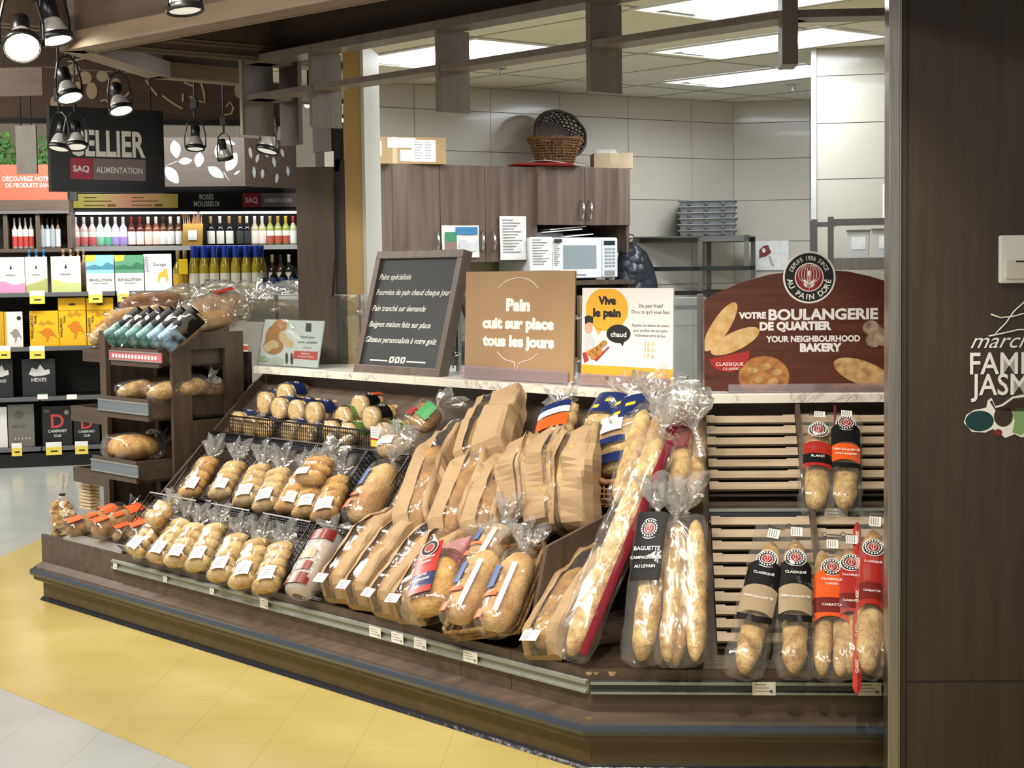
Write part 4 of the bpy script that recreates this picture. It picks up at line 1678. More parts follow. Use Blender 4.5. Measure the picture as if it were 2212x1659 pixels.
m_ = MB()
u, v, r_ = 1748, 599, 57
emblem(m_, BS, u, v, r_, -.001)
m_.m = 0
y_ = -.0027
for sg in (-1, 1):
    for o_ in (4, 10, 16, 22):
        stroke(m_, BS, smooth([(u+sg*o_*.45, v-27), (u+sg*o_, v-12), (u+sg*o_*.9, v+4), (u+sg*2, v+16)]), y_, .0011)
    for q in (0, 8):
        patch(m_, BS, [(u, v+16+q*.9), (u+sg*6, v+7+q), (u+sg*13, v+5+q), (u+sg*9, v+13+q)], y_)
stroke(m_, BS, [(u, v-6), (u, v+30)], y_, .0012)
patch(m_, BS, oval(u, v-8, 3.4, 7, 12), y_)


def arc_text(m, Mw, body, u, v, rad, a0, a1, cap, y, top=True, bold=.01):
    n = len(body)
    for i, ch in enumerate(body):
        if ch == ' ':
            continue
        a = R(a0+(a1-a0)*i/(n-1))
        cu, cv = u+rad*math.sin(a), v-rad*math.cos(a)
        x, z = mpx(Mw, cu, cv, y)
        k = (mpx(Mw, u+10, v, y)[0]-mpx(Mw, u, v, y)[0])/10
        rot = -a if top else -a+PI
        T = M.Translation((x, y, z)) @ M.Rotation(-rot, 4, 'Y') @ M.Translation((-x, -y, -z))
        m.text(ch, cap*k/.72, x, z-cap*k*.5, y, 'CENTER', bold, T=T)


arc_text(m_, BS, 'DEPUIS 1956 SINCE', u, v, 42, -66, 66, 9, -.0024)
arc_text(m_, BS, 'AU PAIN DORÉ', u, v, 42, 258, 102, 12, -.0024, False, .02)
m_.build('round_emblem', [WHITE, INK, mat('emblem_red', '8f2626', .5)], t)
CRUST = [mat('print_crust_'+c, c, .6, 0, d, 30) for c, d in (('c79a5c', 'dcbb85'), ('8d5530', 'c48848'), ('b5a088', '6d5a4a'), ('9c7548', 'd3b176'))]
def ploaf(pts, y, c):
    m = MB()
    patch(m, BS, [(max(u_, 1522), min(v_, 844)) for u_, v_ in pts], y)
    m.build('printed_loaf', CRUST[c], t)


ploaf(oval(1556, 706, 62, 19, 24, -1.0), -.0008, 0)
ploaf(oval(1588, 737, 58, 20, 24, -.45), -.0013, 0)
ploaf(oval(1650, 814, 55, 45, 30), -.0008, 1)
ploaf(oval(1830, 858, 60, 30, 24), -.0006, 1)
ploaf(oval(1865, 806, 68, 26, 26, .35), -.0010, 3)
for du, dv, rr in ((0, 0, 18), (14, 14, 18), (6, 26, 18), (28, 24, 18)):
    ploaf(oval(1882+du, 708+dv, rr, rr*.9, 18), -.0012-du*.00001, 2)
m_ = MB()
m_.m = 3
for du, dv in ((-24, -12), (4, -20), (28, -8), (-10, 8), (20, 12)):
    patch(m_, BS, oval(1650+du, 812+dv, 11, 7, 10), -.0014)
m_.build('printed_crust_marks', CRUST, t)
m_ = MB()
patch(m_, BS, [(1532, 776), (1619, 757), (1619, 772), (1605, 793), (1577, 805), (1552, 800), (1538, 790)], -.0016)
m_.build('red_patch', mat('patch_red', 'a32a22', .5), t)
m_ = MB()
fit(m_, 'CLASSIQUE', BS, 1546, 1606, 790, 7, -.0022, .01)
fit(m_, 'CLASSIC', BS, 1562, 1598, 799, 5, -.0022, .01)
m_.build('patch_lettering', WHITE, t)
m_ = MB()
a0, z0 = mpx(BS, 1573, 846)
a1, z1 = mpx(BS, 2000, 826)
m_.box(a0, a1, -.016, -.0135, ZM, z1)
m_.box(a0, a1, -.016, .05, ZM, ZM+.003)
m_.box(a0, a1, -.0166, -.016, ZM+.012, ZM+.014)
m_.build('acrylic_holder', HOLD, t)

# ================================================================ end rack (bread tower) and its trays
TA0, TA1, TB0, TB1, TZ = -3.787, -3.10, .35, .76, 1.262
t = thing('bread_rack', 'tall brown wooden rack with tilted trays at the left end of the counter', 'rack', D1.M)
m_ = MB()
for x, bs in ((TA0, TB0), (TA0+.26, TB0+.16)):
    m_.box(x, x+.022, bs, TB1, .31, TZ)
m_.build('left_panel', WDV, t)
m_ = MB()
m_.box(TA0, TA0+.06, TB0-.004, TB0+.02, .31, TZ)
m_.box(TA0+.26, TA0+.30, TB0+.14, TB0+.16, .31, TZ-.09)
m_.build('front_post', WDV, t)
# right panel: a frame with two openings
b0, b1, bw = TB0, TB1-.03, .1
m_ = MB()
for y0, y1, z0, z1 in ((b0, b0+bw, .31, TZ), (b1-bw, b1, .31, TZ), (b0+bw, b1-bw, TZ-.075, TZ), (b0+bw, b1-bw, .72, .86), (b0+bw, b1-bw, .31, .40)):
    m_.box(TA1-.022, TA1, y0, y1, z0, z1)
m_.build('right_panel', WDV, t)
m_ = MB()
m_.box(TA0, TA1, TB1, TB1+.015, .31, TZ-.1)
m_.build('back_panel', wood('rack_dark_back', '1f1813', '2a211a', .6), t)
ty = []
for (v, u0, u1, b, h, nm, mt) in ((771, 239, 351, .30, .05, 'red_strip', mat('strip_red', 'b8646a', .5)), (880, 215, 322, .24, .06, 'label_strip', mat('strip_blue_grey', '6f7a84', .2, .2)), (1012, 200, 300, .17, .06, 'label_strip', mat('strip_blue_grey', '6f7a84', .2, .2))):
    a0, a1 = D1.px(u0, v, b)[0], D1.px(u1, v, b)[0]
    z = D1.px((u0+u1)/2, v, b)[1]
    a1x = min(a1+.06, TA1-.03)
    m = MB()
    m.box(a0, a1x, b, b+.012, z-h*.9, z+h*.75)
    m.box(a1x-.012, a1x, b+.012, TB1-.05, z-h*.9, z+h*.75)
    m.box(a0, a0+.012, b+.012, TB1-.05, z-h*.9, z+h*.5)
    m.box(a0, a1x, b+.012, TB1-.05, z-h*.9, z-h*.7)
    tr = m.build('tray', WD, t)
    m = MB()
    m.box(a0-.004, a1, b-.006, b, z-h*.42, z+h*.5)
    m.m = 1
    m.box(a0-.004, a1, b-.008, b-.006, z+h*.38, z+h*.5)
    m.box(a0-.004, a1, b-.008, b-.006, z-h*.42, z-h*.32)
    o = m.build(nm, [mt, ALU], tr)
    if nm == 'red_strip':
        m = MB()
        for q in range(14):
            x = a0+.03+(a1-a0-.06)*q/14
            m.box(x, x+.018, -.0012+b-.006, b-.006, z-.008, z+.008)
        m.build('strip_print', PAPER, tr)
    ty.append((a0, a1x, b, z-h*.7))
for u0, u1, v0, v1, hb in ((178, 208, 752, 782, .5), (153, 196, 876, 914, .5), (158, 196, 1008, 1046, .5)):
    b = .52
    a0, z1 = D1.px(u0, v0, b)
    a1, z0 = D1.px(u1, v1, b)
    m = MB()
    m.box(a0, TA0, b, b+.012, z0, z1)
    m.box(a0, a0+.012, b+.012, b+.2, z0, z1)
    m.box(a0, TA0, b+.2, b+.212, z0, z1)
    m.box(a0, TA0, b+.012, b+.2, z0, z0+.01)
    m.build('side_tray', WD, t)

# ================================================================ grey bread slicer behind the left end of the worktop
SG = mat('slicer_grey', '8f8d87', .45, 0, '98968f', 3)
SLM = D1.M
t = thing('bread_slicer', 'grey metal bread slicer with open hopper behind the left end of the worktop', 'bread slicer', SLM)
B = 1.25
h0, h1, h2, h3 = D1.px(482, 645, B), D1.px(706, 640, B), D1.px(505, 695, B), D1.px(650, 690, B)
m_ = MB()
zt2, zb2 = h0[1], h2[1]
m_.loft([[(h2[0], B+.1, zb2), (h3[0], B+.1, zb2), (h3[0], B+.4, zb2), (h2[0], B+.4, zb2)], [(h0[0], B, zt2), (h1[0], B, zt2), (h1[0], B+.5, zt2), (h0[0], B+.5, zt2)]], caps=False)
o = m_.build('hopper', SG, t)
sm_ = o.modifiers.new('s', 'SOLIDIFY')
sm_.thickness = .006
m_ = MB()
a0, a1 = D1.px(488, 740, B)[0], D1.px(590, 740, B)[0]
m_.box(a0, a1, B+.02, B+.45, .0, zb2)
m_.build('body', SG, t, bev=.004)
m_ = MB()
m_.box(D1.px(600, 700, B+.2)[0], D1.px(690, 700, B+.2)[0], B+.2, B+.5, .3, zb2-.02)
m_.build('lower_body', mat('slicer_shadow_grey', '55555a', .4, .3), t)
m_ = MB()
a0, z1 = D1.px(513, 744, B)
a1, z0 = D1.px(531, 780, B)
m_.box(a0, a1, B+.017, B+.02, z0, z1)
m_.m = 1
m_.box(a0+.004, a1-.004, B+.0155, B+.017, z0+(z1-z0)*.66, z1-.006)
m_.build('warning_label', [PAPER, mat('print_red', 'cf4337', .5)], t)
m_ = MB()
m_.sm = True
P_ = lambda u, v, b: D1.w(*[(q[0], b, q[1]) for q in [D1.px(u, v, b)]][0])
m_.T = SLM.inverted()
m_.tube([P_(452, 702, B-.02), P_(465, 685, B-.03), P_(485, 670, B-.03)], .014, 10)
m_.m = 1
m_.tube([P_(485, 670, B-.03), P_(500, 664, B-.03), P_(520, 650, B-.02), P_(528, 644, B)], [.012, .018, .034, .036], 12)
m_.build('handle', [mat('handle_red', 'a3272a', .4), mat('rag_grey', '8e8a82', .8, 0, '6f6b64', 20)], t)
# ================================================================ bread
def crust(name, a, b, c=None, sc=9, bump=.5, rough=.62):
    """baked crust: light and dark baked patches over a fine grain"""
    return mat(name, a, rough, 0, b, sc, bump=bump, bscale=120, det=8, rnd=1, lo=.36, hi=.62)


BUN = crust('pale_bun_crust', 'a67c3e', 'dcc28a', sc=12)
GOLD = crust('golden_bun_crust', '996726', 'd7ad62', sc=14)
LOAFC = crust('loaf_crust', '744c22', 'be9656', sc=11)
LOAFD = crust('dark_loaf_crust', '6e4424', '95643a', sc=11)
BAG_ = crust('baguette_crust', '92692f', 'd6b87c', sc=22)
SLIC = crust('soft_sliced_crust', '96652e', 'd8b47c', sc=6)
BAGC = crust('bagged_crust', '7a5128', 'b5884a', sc=10)
CRUMB = crust('bread_crumb', 'dcc193', 'e9d6ae', sc=30)
MUFF = crust('muffin_crumb', 'c79d60', 'e2cb98', sc=40)
KRAFT = mat('kraft_paper', '9b805d', .75, 0, 'a68b68', 5, bump=.25, bscale=14)
LABEL = mat('bread_label', 'e2e0da', .6)
PINKF = film('pink_film', 'e9b4ba', .6, .5, .1, 40, .8, 'cf98a0')
REDF = film('red_film', 'b02a3a', .55, .6, .1, 40, .8, '8f1f2e')
WHITEF = film('white_print_film', 'f2f0ea', .3, .5, .1, 40, .7)
GREENF = film('green_print_film', '6fae62', .45, .5, .1, 40, .8, '3f7f3c')
ORF = film('orange_print_film', 'ee8a3a', .6, .5, .1, 40, .8, 'd8692a')
P_BLUE = mat('print_blue_band', '1d3260', .3)
P_CRIM = mat('print_crimson', '7f1c2e', .35)
P_BLACK = mat('print_black_band', '0f0e10', .5, spec=.2)
P_RED = mat('print_red_band', 'a02a22', .3)
P_ORANGE = mat('print_orange_band', 'd8571f', .3)
P_ORANGE2 = mat('print_soft_orange', 'd9602f', .35)
P_TAUPE = mat('print_taupe_band', '9a8a6c', .35)
P_MAROON = mat('print_maroon_band', '6d1d1a', .3)
P_GREEN = mat('print_green_band', '4f7d34', .3)
P_NAVY = mat('print_navy', '1c2a5a', .3)
P_INKB = mat('print_ink_blue', '3b5a8c', .4)
P_YEL = mat('print_yellow', 'd9b92c', .4)
P_TEAL = mat('print_teal', '5f9e98', .4, 0, '1b2426', 22)
P_EMB = mat('emblem_red', '8f2626', .5)


def nz(p, s=1, o=0):
    return N.noise(V((p[0]*s+o, p[1]*s-o*.7, p[2]*s+o*.3)))


def se(th, rx, rz, e=2.6):
    c, s = math.cos(th), math.sin(th)
    return (rx*math.copysign(abs(c)**(2/e), c), rz*math.copysign(abs(s)**(2/e), s))


def tube_y(m, secs, n=20, e=2.6, wob=.0, seed=0, fs=22, caps=True):
    """loft along y: secs (y, rx, rz, zc[, xc]); wob crinkles the skin"""
    m.sm = True
    rg = []
    for q in secs:
        y, rx, rz, zc = q[:4]
        xc = q[4] if len(q) > 4 else 0
        ring = []
        for i in range(n):
            x, z = se(2*PI*i/n, rx, rz, e)
            d = 1+wob*.0075*nz((x*1.0, y, z), fs, seed)/max(rx, .02)
            ring.append((xc+x*d, y+wob*.004*nz((x, y, z), fs, seed+9), zc+z*d))
        rg.append(ring)
    m.loft(rg, True, caps)


def skin_patch(m, y0, y1, t0, t1, rx, rz, zc, off=.002, e=2.6, ny=3, nt_=6, xc=0, yb=0):
    """printed patch hugging a wrapped tube between angles t0..t1 (deg, 90 is up)"""
    m.sm = True
    rg = []
    for j in range(ny+1):
        y = y0+(y1-y0)*j/ny
        rg.append([])
        for i in range(nt_+1):
            th = R(t0+(t1-t0)*i/nt_)
            x, z = se(th, rx+off, rz+off, e)
            rg[-1].append((xc+x, y+yb*math.sin(PI*i/nt_), zc+z))
    m.loft(rg, False, False)


def tail(m, y, r0, L, seed=0, bend=(0, .0), flare=.04):
    """gathered neck and crumpled end of a bag, starting at y; bend = (dx, dz) at its tip"""
    m.sm = True
    n = 22
    rg = []
    for q, (f, r) in enumerate(((0, r0), (.08, r0*.45), (.16, .009), (.22, .008), (.36, flare*.5), (.6, flare*.85), (.82, flare), (1, flare*1.05))):
        ring = []
        for i in range(n):
            th = 2*PI*i/n
            pl = 1+(.45*math.sin(th*5+seed)+.25*math.sin(th*9+seed*2+q))*(0 if f < .2 else min(1, f*1.4))
            x, z = r*pl*math.cos(th), r*.62*pl*math.sin(th)
            ring.append((x+bend[0]*f*f, y+L*f+.012*f*math.sin(th*4+seed), z+bend[1]*f*f))
        rg.append(ring)
    return rg


def loft_tail(m, zc, *a, **k):
    rg = [[(x, y, z+zc) for x, y, z in r] for r in tail(m, *a, **k)]
    m.loft(rg, True, False)


def roll(m, c, rx, ry, rz, seed=0):
    m.sm = True
    m.ell(c, rx, ry, rz, 14, 8, lambda d: 1+.07*nz(d, 1.6, seed)+.32*abs(d.x*d.y)-(.06 if d.z < -.6 else 0))


SEED = [0]


def nseed():
    SEED[0] += 1.7
    return SEED[0]


def bun_pack(label, mw, L, w=.105, n=4, mt=BUN, grp=None, tl=.07, bend=(0, .02), lab=True, th=.042, labside=0, flat=False, name='bun_pack', ft=None):
    t = thing(name, label, 'bread pack', mw, grp)
    s = nseed()
    for i in range(n):
        m = MB()
        y = L*(i+.55)/n
        roll(m, (.003*math.sin(i*3+s), y, th*.98), w*.5, L/n*.6, th*.97, s+i)
        m.build('bun', mt, t)
    m = MB()
    tube_y(m, [(-.012, w*.2, th*.4, th*.8), (-.004, w*.42, th*.85, th)]+[(L*f, w*.5, th*(1.03+.05*math.cos(f*n*2*PI)), th) for f in [k/10 for k in range(1, 10)]]+[(L*.99, w*.45, th*.9, th)], 20, 2.8, 1.6, s, caps=False)
    m.build('bag', FILM, t)
    m = MB()
    loft_tail(m, th, L*.99, w*.44, tl, s, bend, w*.36)
    m.build('bag_tail', TAILF, t)
    if lab:
        m = MB()
        skin_patch(m, L*.04, L*.34, 112-labside, 58-labside, w*.5, th*1.06, th, .0025, 2.8)
        lb = m.build('label', LABEL, t)
        m = MB()
        for q in range(3):
            skin_patch(m, L*(.11+.06*q), L*(.13+.06*q), 104-labside, 84-labside-4*q, w*.5, th*1.06, th, .0032, 2.8, 1, 3)
        m.build('label_print', GREYINK, lb)
    return t


def loaf_pack(label, mw, L, w=.12, th=.05, mt=LOAFC, filmm=None, tl=.1, bend=(0, .03), flare=.05, prints=(), grp=None, name='bagged_loaf', cuts=0, lab=None, cat='bread loaf', tailm=None, sliced=False):
    """prints: (y0,y1,t0,t1,material,name) fractions of length and angles"""
    t = thing(name, label, cat, mw, grp)
    s = nseed()
    m = MB()
    m.sm = True
    sec = []
    nn = 34 if sliced else 14
    for k in range(nn+1):
        f = k/nn
        e = (1-abs(2*f-1)**(5 if sliced else 3.2))**.5 if 0 < f < 1 else .25
        g = 1+(.035*math.cos(k*PI) if sliced else .02*nz((f*4, s, 0), 1, s))
        if cuts:
            g *= 1-.06*max(0, math.cos(f*cuts*2*PI))**6
        sec.append((L*f, w*.46*max(e, .25)*g, th*.95*max(e, .25)*g, th))
    tube_y(m, sec, 20, 2.3, .8, s)
    m.build('loaf', mt, t)
    m = MB()
    tube_y(m, [(-.014, w*.2, th*.4, th*.8), (-.004, w*.42, th*.85, th)]+[(L*f, w*(.5+.012*math.sin(f*23+s)), th*(1.07+.03*math.sin(f*31+s)), th) for f in [k/14 for k in range(1, 14)]]+[(L*1.0, w*.42, th*.85, th)], 26, 2.5, .8, s, caps=False)
    m.build('bag', filmm or FILM, t)
    if tl:
        m = MB()
        loft_tail(m, th, L*1.0, w*.41, tl, s, bend, flare)
        m.build('bag_tail', tailm or TAILF, t)
    for q in prints:
        m = MB()
        skin_patch(m, L*q[0], L*q[1], q[2], q[3], w*.5, th*1.07, th, .002+(q[6] if len(q) > 6 else 0), 2.5, 6, 10, yb=(q[7] if len(q) > 7 else 0))
        m.build(q[5], q[4], t)
    return t


def kraft_bag(label, mw, L, w=.15, th=.05, fill=.74, mt=LOAFC, grp=None, win=(-.12, .26), lab=True, lean=0, ziptop=True, curl=.0):
    """brown paper bread bag lying on its back, clear strip along the front, loaf inside"""
    t = thing('paper_bread_bag', label, 'bread bag', mw, grp)
    s = nseed()
    m = MB()
    m.sm = False
    rg = []
    NY = 18
    x0, x1 = w*win[0], w*win[1]
    for j in range(NY+1):
        f = j/NY
        y = L*f
        tk = th*((.3+.7*min(1, f/.12)**.6) if f < fill else 1-.62*((f-fill)/(1-fill))**1.2)
        hw = w/2*(1+.0*f)
        zo = curl*max(0, f-fill)**2*4
        sway = lean*f*f
        pts = [(x0, 2*tk), (-hw*.55, 2*tk+.003), (-hw+.004, 2*tk-.004), (-hw, 2*tk-.012), (-hw-.004, tk), (-hw, .006), (-hw+.006, 0), (0, 0), (hw-.006, 0), (hw, .006), (hw+.004, tk), (hw, 2*tk-.012), (hw-.004, 2*tk-.004), (hw*.8, 2*tk+.003), (x1, 2*tk)]
        ring = []
        for i, (x, z) in enumerate(pts):
            c = .02*(.5+f)*nz((x*1.3, y*.9, z), 18, s)+.04*f*nz((x, y, z), 9, s+4)
            cz = c if z > .01 else abs(c)*.1
            yy = y+(.012*math.sin(i*2.4+s) if j == NY and ziptop else 0)
            ring.append((x+c*.7+sway, yy, z+cz+zo))
        rg.append(ring)
    m.loft(rg, False, False)
    # folded bottom
    b = m.vs(rg[0])
    m.f(b[::-1])
    m.build('paper', KRAFT, t)
    wr = [[rg[j][0], (rg[j][0][0]*.5+rg[j][-1][0]*.5, rg[j][0][1], rg[j][0][2]+.004*math.sin(j*1.7)), rg[j][-1]] for j in range(NY+1)]
    m = MB()
    m.sm = True
    m.loft(wr, False, False)
    m.build('window', FILM, t)
    m = MB()
    sec = []
    Lf = L*fill*1.12
    for k in range(13):
        f = k/12
        e = max(.3, (1-abs(2*f-1)**4)**.5)
        sec.append((.02+Lf*f, w*.42*e, th*.86*e, th*.98))
    tube_y(m, sec, 18, 2.4, .8, s)
    m.build('loaf', mt, t)
    if lab:
        m = MB()
        z = 2*th+.0045
        m.poly([(x0-.01, .004, z), (x1-.008, .004, z), (x1-.008, L*.10, z), (x0-.01, L*.10, z)])
        lb = m.build('label', LABEL, t)
        m = MB()
        for q in range(4):
            m.poly([(x0, .01+.007*q, z+.0006), (x0+.022+.004*(q % 2), .01+.007*q, z+.0006), (x0+.022+.004*(q % 2), .013+.007*q, z+.0006), (x0, .013+.007*q, z+.0006)])
        m.build('label_print', GREYINK, lb)
    return t


def baguette_mesh(m, L, r, s, x=0, z=0, cuts=5, bendx=0):
    m.sm = True
    sec = []
    for k in range(29):
        f = k/28
        e = max(.22, (1-abs(2*f-1)**5)**.5)
        g = e*(1+.022*math.cos(f*cuts*2*PI+s)+.03*nz((f*9, s, 0), 1, s))
        sec.append((L*f, r*g, r*.9*g, r+z, x+bendx*math.sin(PI*f)))
    tube_y(m, sec, 16, 2.1, .6, s)


def baguette_bag(label, mw, L, w=.1, n=1, r=.033, mt=BAG_, fill=.93, prints=(), grp=None, tl=.1, emblem_at=None, name='bagged_baguette', filmm=None, flat_top=False, text=None, th=None, e=2.4):
    t = thing(name, label, 'baguette', mw, grp)
    s = nseed()
    th = th or r*1.12
    for i in range(n):
        m = MB()
        x = 0 if n == 1 else (i-(n-1)/2)*r*1.95
        baguette_mesh(m, L*fill, r, s+i, x, .0, 5, .004)
        m.build('baguette', mt, t)
    m = MB()
    top = [(L*.96, w*.5, th*.35, th*.5), (L*1.0, w*.5, .004, th*.3)] if flat_top else [(L*.97, w*.42, th*.8, th)]
    tube_y(m, [(-.012, w*.3, th*.3, th*.6), (-.004, w*.45, th*.8, th)]+[(L*f, w*.5, th*1.05, th) for f in [k/12 for k in range(1, 11 if flat_top else 12)]]+top, 22, e, 1.5, s, caps=False)
    m.build('sleeve', filmm or film('sleeve_film', 'fdfcf9', .04, .22, .14, 26, .7, st=(1, .35, 1)), t)
    if not flat_top and tl:
        m = MB()
        loft_tail(m, th, L*.97, w*.42, tl, s, (0, .03), w*.45)
        m.build('bag_tail', TAILF, t)
    for q in prints:
        m = MB()
        skin_patch(m, L*q[0], L*q[1], q[2], q[3], w*.5, th*1.05, th, .002+(q[6] if len(q) > 6 else 0), e, 8, 10, yb=(q[7] if len(q) > 7 else 0))
        m.build(q[5], q[4], t)
    if emblem_at:
        m = MB()
        y = L*emblem_at
        zt = th*2.05+.0035
        for k_, (rr, mi, dz) in enumerate(((.034, 0, 0), (.031, 1, .0005), (.0185, 0, .001), (.0165, 2, .0015))):
            m.m = mi
            m.poly([(rr*math.cos(2*PI*i/24), y+rr*math.sin(2*PI*i/24), zt+dz-.18*abs(rr*math.cos(2*PI*i/24))**2/.03) for i in range(24)])
        m.m = 0
        for sg in (-1, 0, 1):
            m.tube([(sg*.002, y-.013, zt+.002), (sg*.009, y, zt+.002), (sg*.003, y+.013, zt+.002)], .0008, 5)
        for k_ in range(18):
            a = 2*PI*k_/18
            m.poly([(.025*math.cos(a)+dx, y+.025*math.sin(a)+dy, zt+.001) for dx, dy in ((-.0022, -.003), (.0022, -.003), (.0022, .003), (-.0022, .003))])
        m.build('round_emblem', [WHITE, INK, P_EMB], t)
    if text:
        m = MB()
        for body, f, sz, bo in text:
            T = M.Translation((0, L*f, th*2.05+.0045)) @ M.Rotation(-PI/2, 4, 'X')
            m.text(body, sz, 0, 0, 0, 'CENTER', bo, T=T)
        m.build('lettering', WHITE, t)
    return t


def wire_basket(label, mw, w, L, h, grp, cell=.018, front=.06, name='wire_basket'):
    """black mesh tray on the bed: floor and low walls of crossing wires"""
    t = thing(name, label, 'basket', mw, grp)
    m = MB()
    q = .0022
    nx, ny = max(3, int(w/cell)), max(3, int(L/cell))
    for i in range(nx+1):
        x = -w/2+w*i/nx
        m.box(x-q/2, x+q/2, 0, L, .001, .001+q)
    for j in range(ny+1):
        y = L*j/ny
        m.box(-w/2, w/2, y-q/2, y+q/2, .001, .001+q)
    m.build('floor_mesh', BLKM, t)
    for nm, hh in (('front_wall', front), ('back_wall', h)):
        m = MB()
        y = 0 if nm[0] == 'f' else L
        for i in range(nx+1):
            x = -w/2+w*i/nx
            m.box(x-q/2, x+q/2, y-q/2, y+q/2, 0, hh)
        nh = max(2, int(hh/cell))
        for k in range(nh+1):
            z = hh*k/nh
            rr = q*(1.6 if k == nh else .5)
            m.box(-w/2, w/2, y-rr, y+rr, z-rr, z+rr)
        m.build(nm, BLKM, t)
    for sg in (-1, 1):
        m = MB()
        x = sg*w/2
        for j in range(ny+1):
            y = L*j/ny
            hh = front+(h-front)*j/ny
            m.box(x-q/2, x+q/2, y-q/2, y+q/2, 0, hh)
        nh = max(2, int(h/cell))
        for k in range(nh+1):
            f = k/nh
            m.tube([(x, 0, front*f), (x, L, h*f)], q*(1.2 if k == nh else .5), 4)
        m.build('side_wall', BLKM, t)
    return t
# ---------------------------------------------------------------- front tier of the angled counter
G1 = 'bun packs on the front tier'


def S(b, t, h, lift=0, sl=SL1):
    return sl.seat(b, t, h, lift)


# wire baskets under the packs
GW = 'black wire baskets on the tilted bed'
for i, (u, v, w_, lb) in enumerate(((300, 1212, .40, 'black wire basket under the left group of four bun packs on the front tier'), (420, 1245, .30, 'empty black wire basket between the two front groups of bun packs'), (540, 1275, .34, 'black wire basket under the three bun packs on the front tier'), (655, 1290, .26, 'mostly empty black wire basket beside the long white and red loaf'))):
    p = SL1.px(u, v, 0)
    wire_basket(lb, SL1.M @ M.Translation((p.x, .035, .003)), w_, .27, .075, GW, front=.03)
for i, (u, v, w_, lb) in enumerate(((430, 1075, .36, 'black wire basket at the left end of the middle tier'), (560, 1100, .36, 'black wire basket under the pale bun packs of the middle tier'), (660, 1120, .36, 'black wire basket under the golden bun packs of the middle tier'), (760, 1135, .28, 'black wire basket holding the sliced loaf with the flared bag neck'))):
    p = SL1.px(u, v, 0)
    wire_basket(lb, SL1.M @ M.Translation((p.x, .345, .003)), w_, .345, .075, GW, front=.03)

PK = [((285, 1196), (355, 1120), 'leftmost of the four pale bun packs on the front tier', .128, 5),
      ((335, 1210), (395, 1128), 'second from left of the four pale bun packs on the front tier', .128, 5),
      ((375, 1218), (425, 1138), 'third from left of the four pale bun packs on the front tier', .128, 5),
      ((422, 1226), (465, 1140), 'rightmost of the four pale bun packs, with its bag neck up', .128, 5),
      ((470, 1248), (512, 1162), 'left of the three flat bread roll packs near the empty basket', .128, 5),
      ((520, 1262), (557, 1172), 'middle of the three flat bread roll packs near the empty basket', .128, 5),
      ((572, 1272), (608, 1180), 'right of the three flat bread roll packs, at the empty basket', .128, 5)]
for b, tp, lb, w_, n in PK:
    mw, L = S(b, tp, .045, .012)
    bun_pack(lb, mw, L, w_, n, BUN, G1, tl=.085, bend=(.01, .03), labside=18)
mw, L = S((322, 1130), (362, 1092), .045, .075)
bun_pack('small pale bun pack lying on top of the front tier packs', mw, L, .13, 2, BUN, G1, tl=.06, lab=False)
# loaves in orange bags and a croutons bag at the left end
FB0 = D1.M @ M.Translation((0, 0, .298))


def flat(u, v, h, rz, tx=0, b=None, z=.298):
    """a bag lying at height z on a level shelf, its near end's middle at pixel u,v"""
    p = zp(u, v, z+h)
    return M.Translation((p.x, p.y, z)) @ M.Rotation(R(rz), 4, 'Z') @ M.Rotation(R(tx), 4, 'X')


OPR = ((.02, .26, 50, 125, P_ORANGE2, 'print'), (.58, .82, 30, 150, P_ORANGE2, 'print_band'), (.34, .5, 40, 75, P_ORANGE2, 'small_print'))
for i, (u, v, z, L, rz, lb) in enumerate(((150, 1150, .30, .30, -52, 'leftmost loaf in an orange printed bag at the end of the front tier'), (205, 1150, .33, .30, -50, 'second loaf from the left in an orange printed bag'), (250, 1163, .30, .30, -50, 'third loaf from the left in an orange printed bag, lying low'), (285, 1160, .33, .30, -52, 'loaf in an orange printed bag against the pale bun packs'))):
    loaf_pack(lb, flat(u, v, .045, rz, 14, z=z), L, .125, .05, LOAFC, FILM, .07, (0, .02), .05, OPR, 'loaves in orange printed bags', 'bagged_loaf')
p = zp(137, 1156, .298)
t = thing('crouton_bag', 'clear tied bag of croutons standing at the far left corner of the counter', 'crouton bag', at(p, -45))
m_ = MB()
m_.sm = True
random.seed(5)
KR = []
for i in range(60):
    a_, r_ = random.uniform(0, 6.28), .062*math.sqrt(random.random())
    z_ = random.uniform(.012, .15)
    k_ = 1-.5*max(0, (z_-.1)/.06)
    m = MB(M.Translation((r_*k_*math.cos(a_), r_*k_*math.sin(a_)*.8, z_)) @ M.Rotation(random.uniform(0, 3), 4, V((random.random(), random.random(), 1))))
    q = random.uniform(.012, .02)
    m.box(-q, q, -q*.8, q*.8, -q*.6, q*.6, .004)
    m.build('crouton', GOLD if i % 2 else CRUMB, t)
m_.loft([[(r*(1+.08*math.sin(5*th+z*60))*math.cos(th), r*.82*(1+.08*math.sin(4*th+z*90))*math.sin(th), z) for th in [2*PI*i/24 for i in range(24)]] for r, z in ((.03, .001), (.07, .006), (.078, .06), (.076, .12), (.05, .17), (.012, .192))], caps=False)
m_.build('bag', FILM, t)
m_ = MB()
m_.sm = True
m_.loft([[(r*(1+.3*math.sin(5*th))*math.cos(th)+.02*(z-.19)*8, r*.6*(1+.3*math.sin(4*th))*math.sin(th), z) for th in [2*PI*i/24 for i in range(24)]] for r, z in ((.011, .19), (.011, .2), (.03, .225), (.042, .27), (.04, .3))], caps=False)
m_.build('bag_tail', TAILF, t)
m_ = MB()
m_.lathe([(.014, .19), (.016, .195), (.014, .2)], 12)
m_.build('tie', INK, t)
p = zp(194, 1100, .30)
t = thing('cracker_pack', 'clear pack of stacked flat crackers standing behind the orange bags', 'cracker pack', at((p.x, p.y, .298), -40))
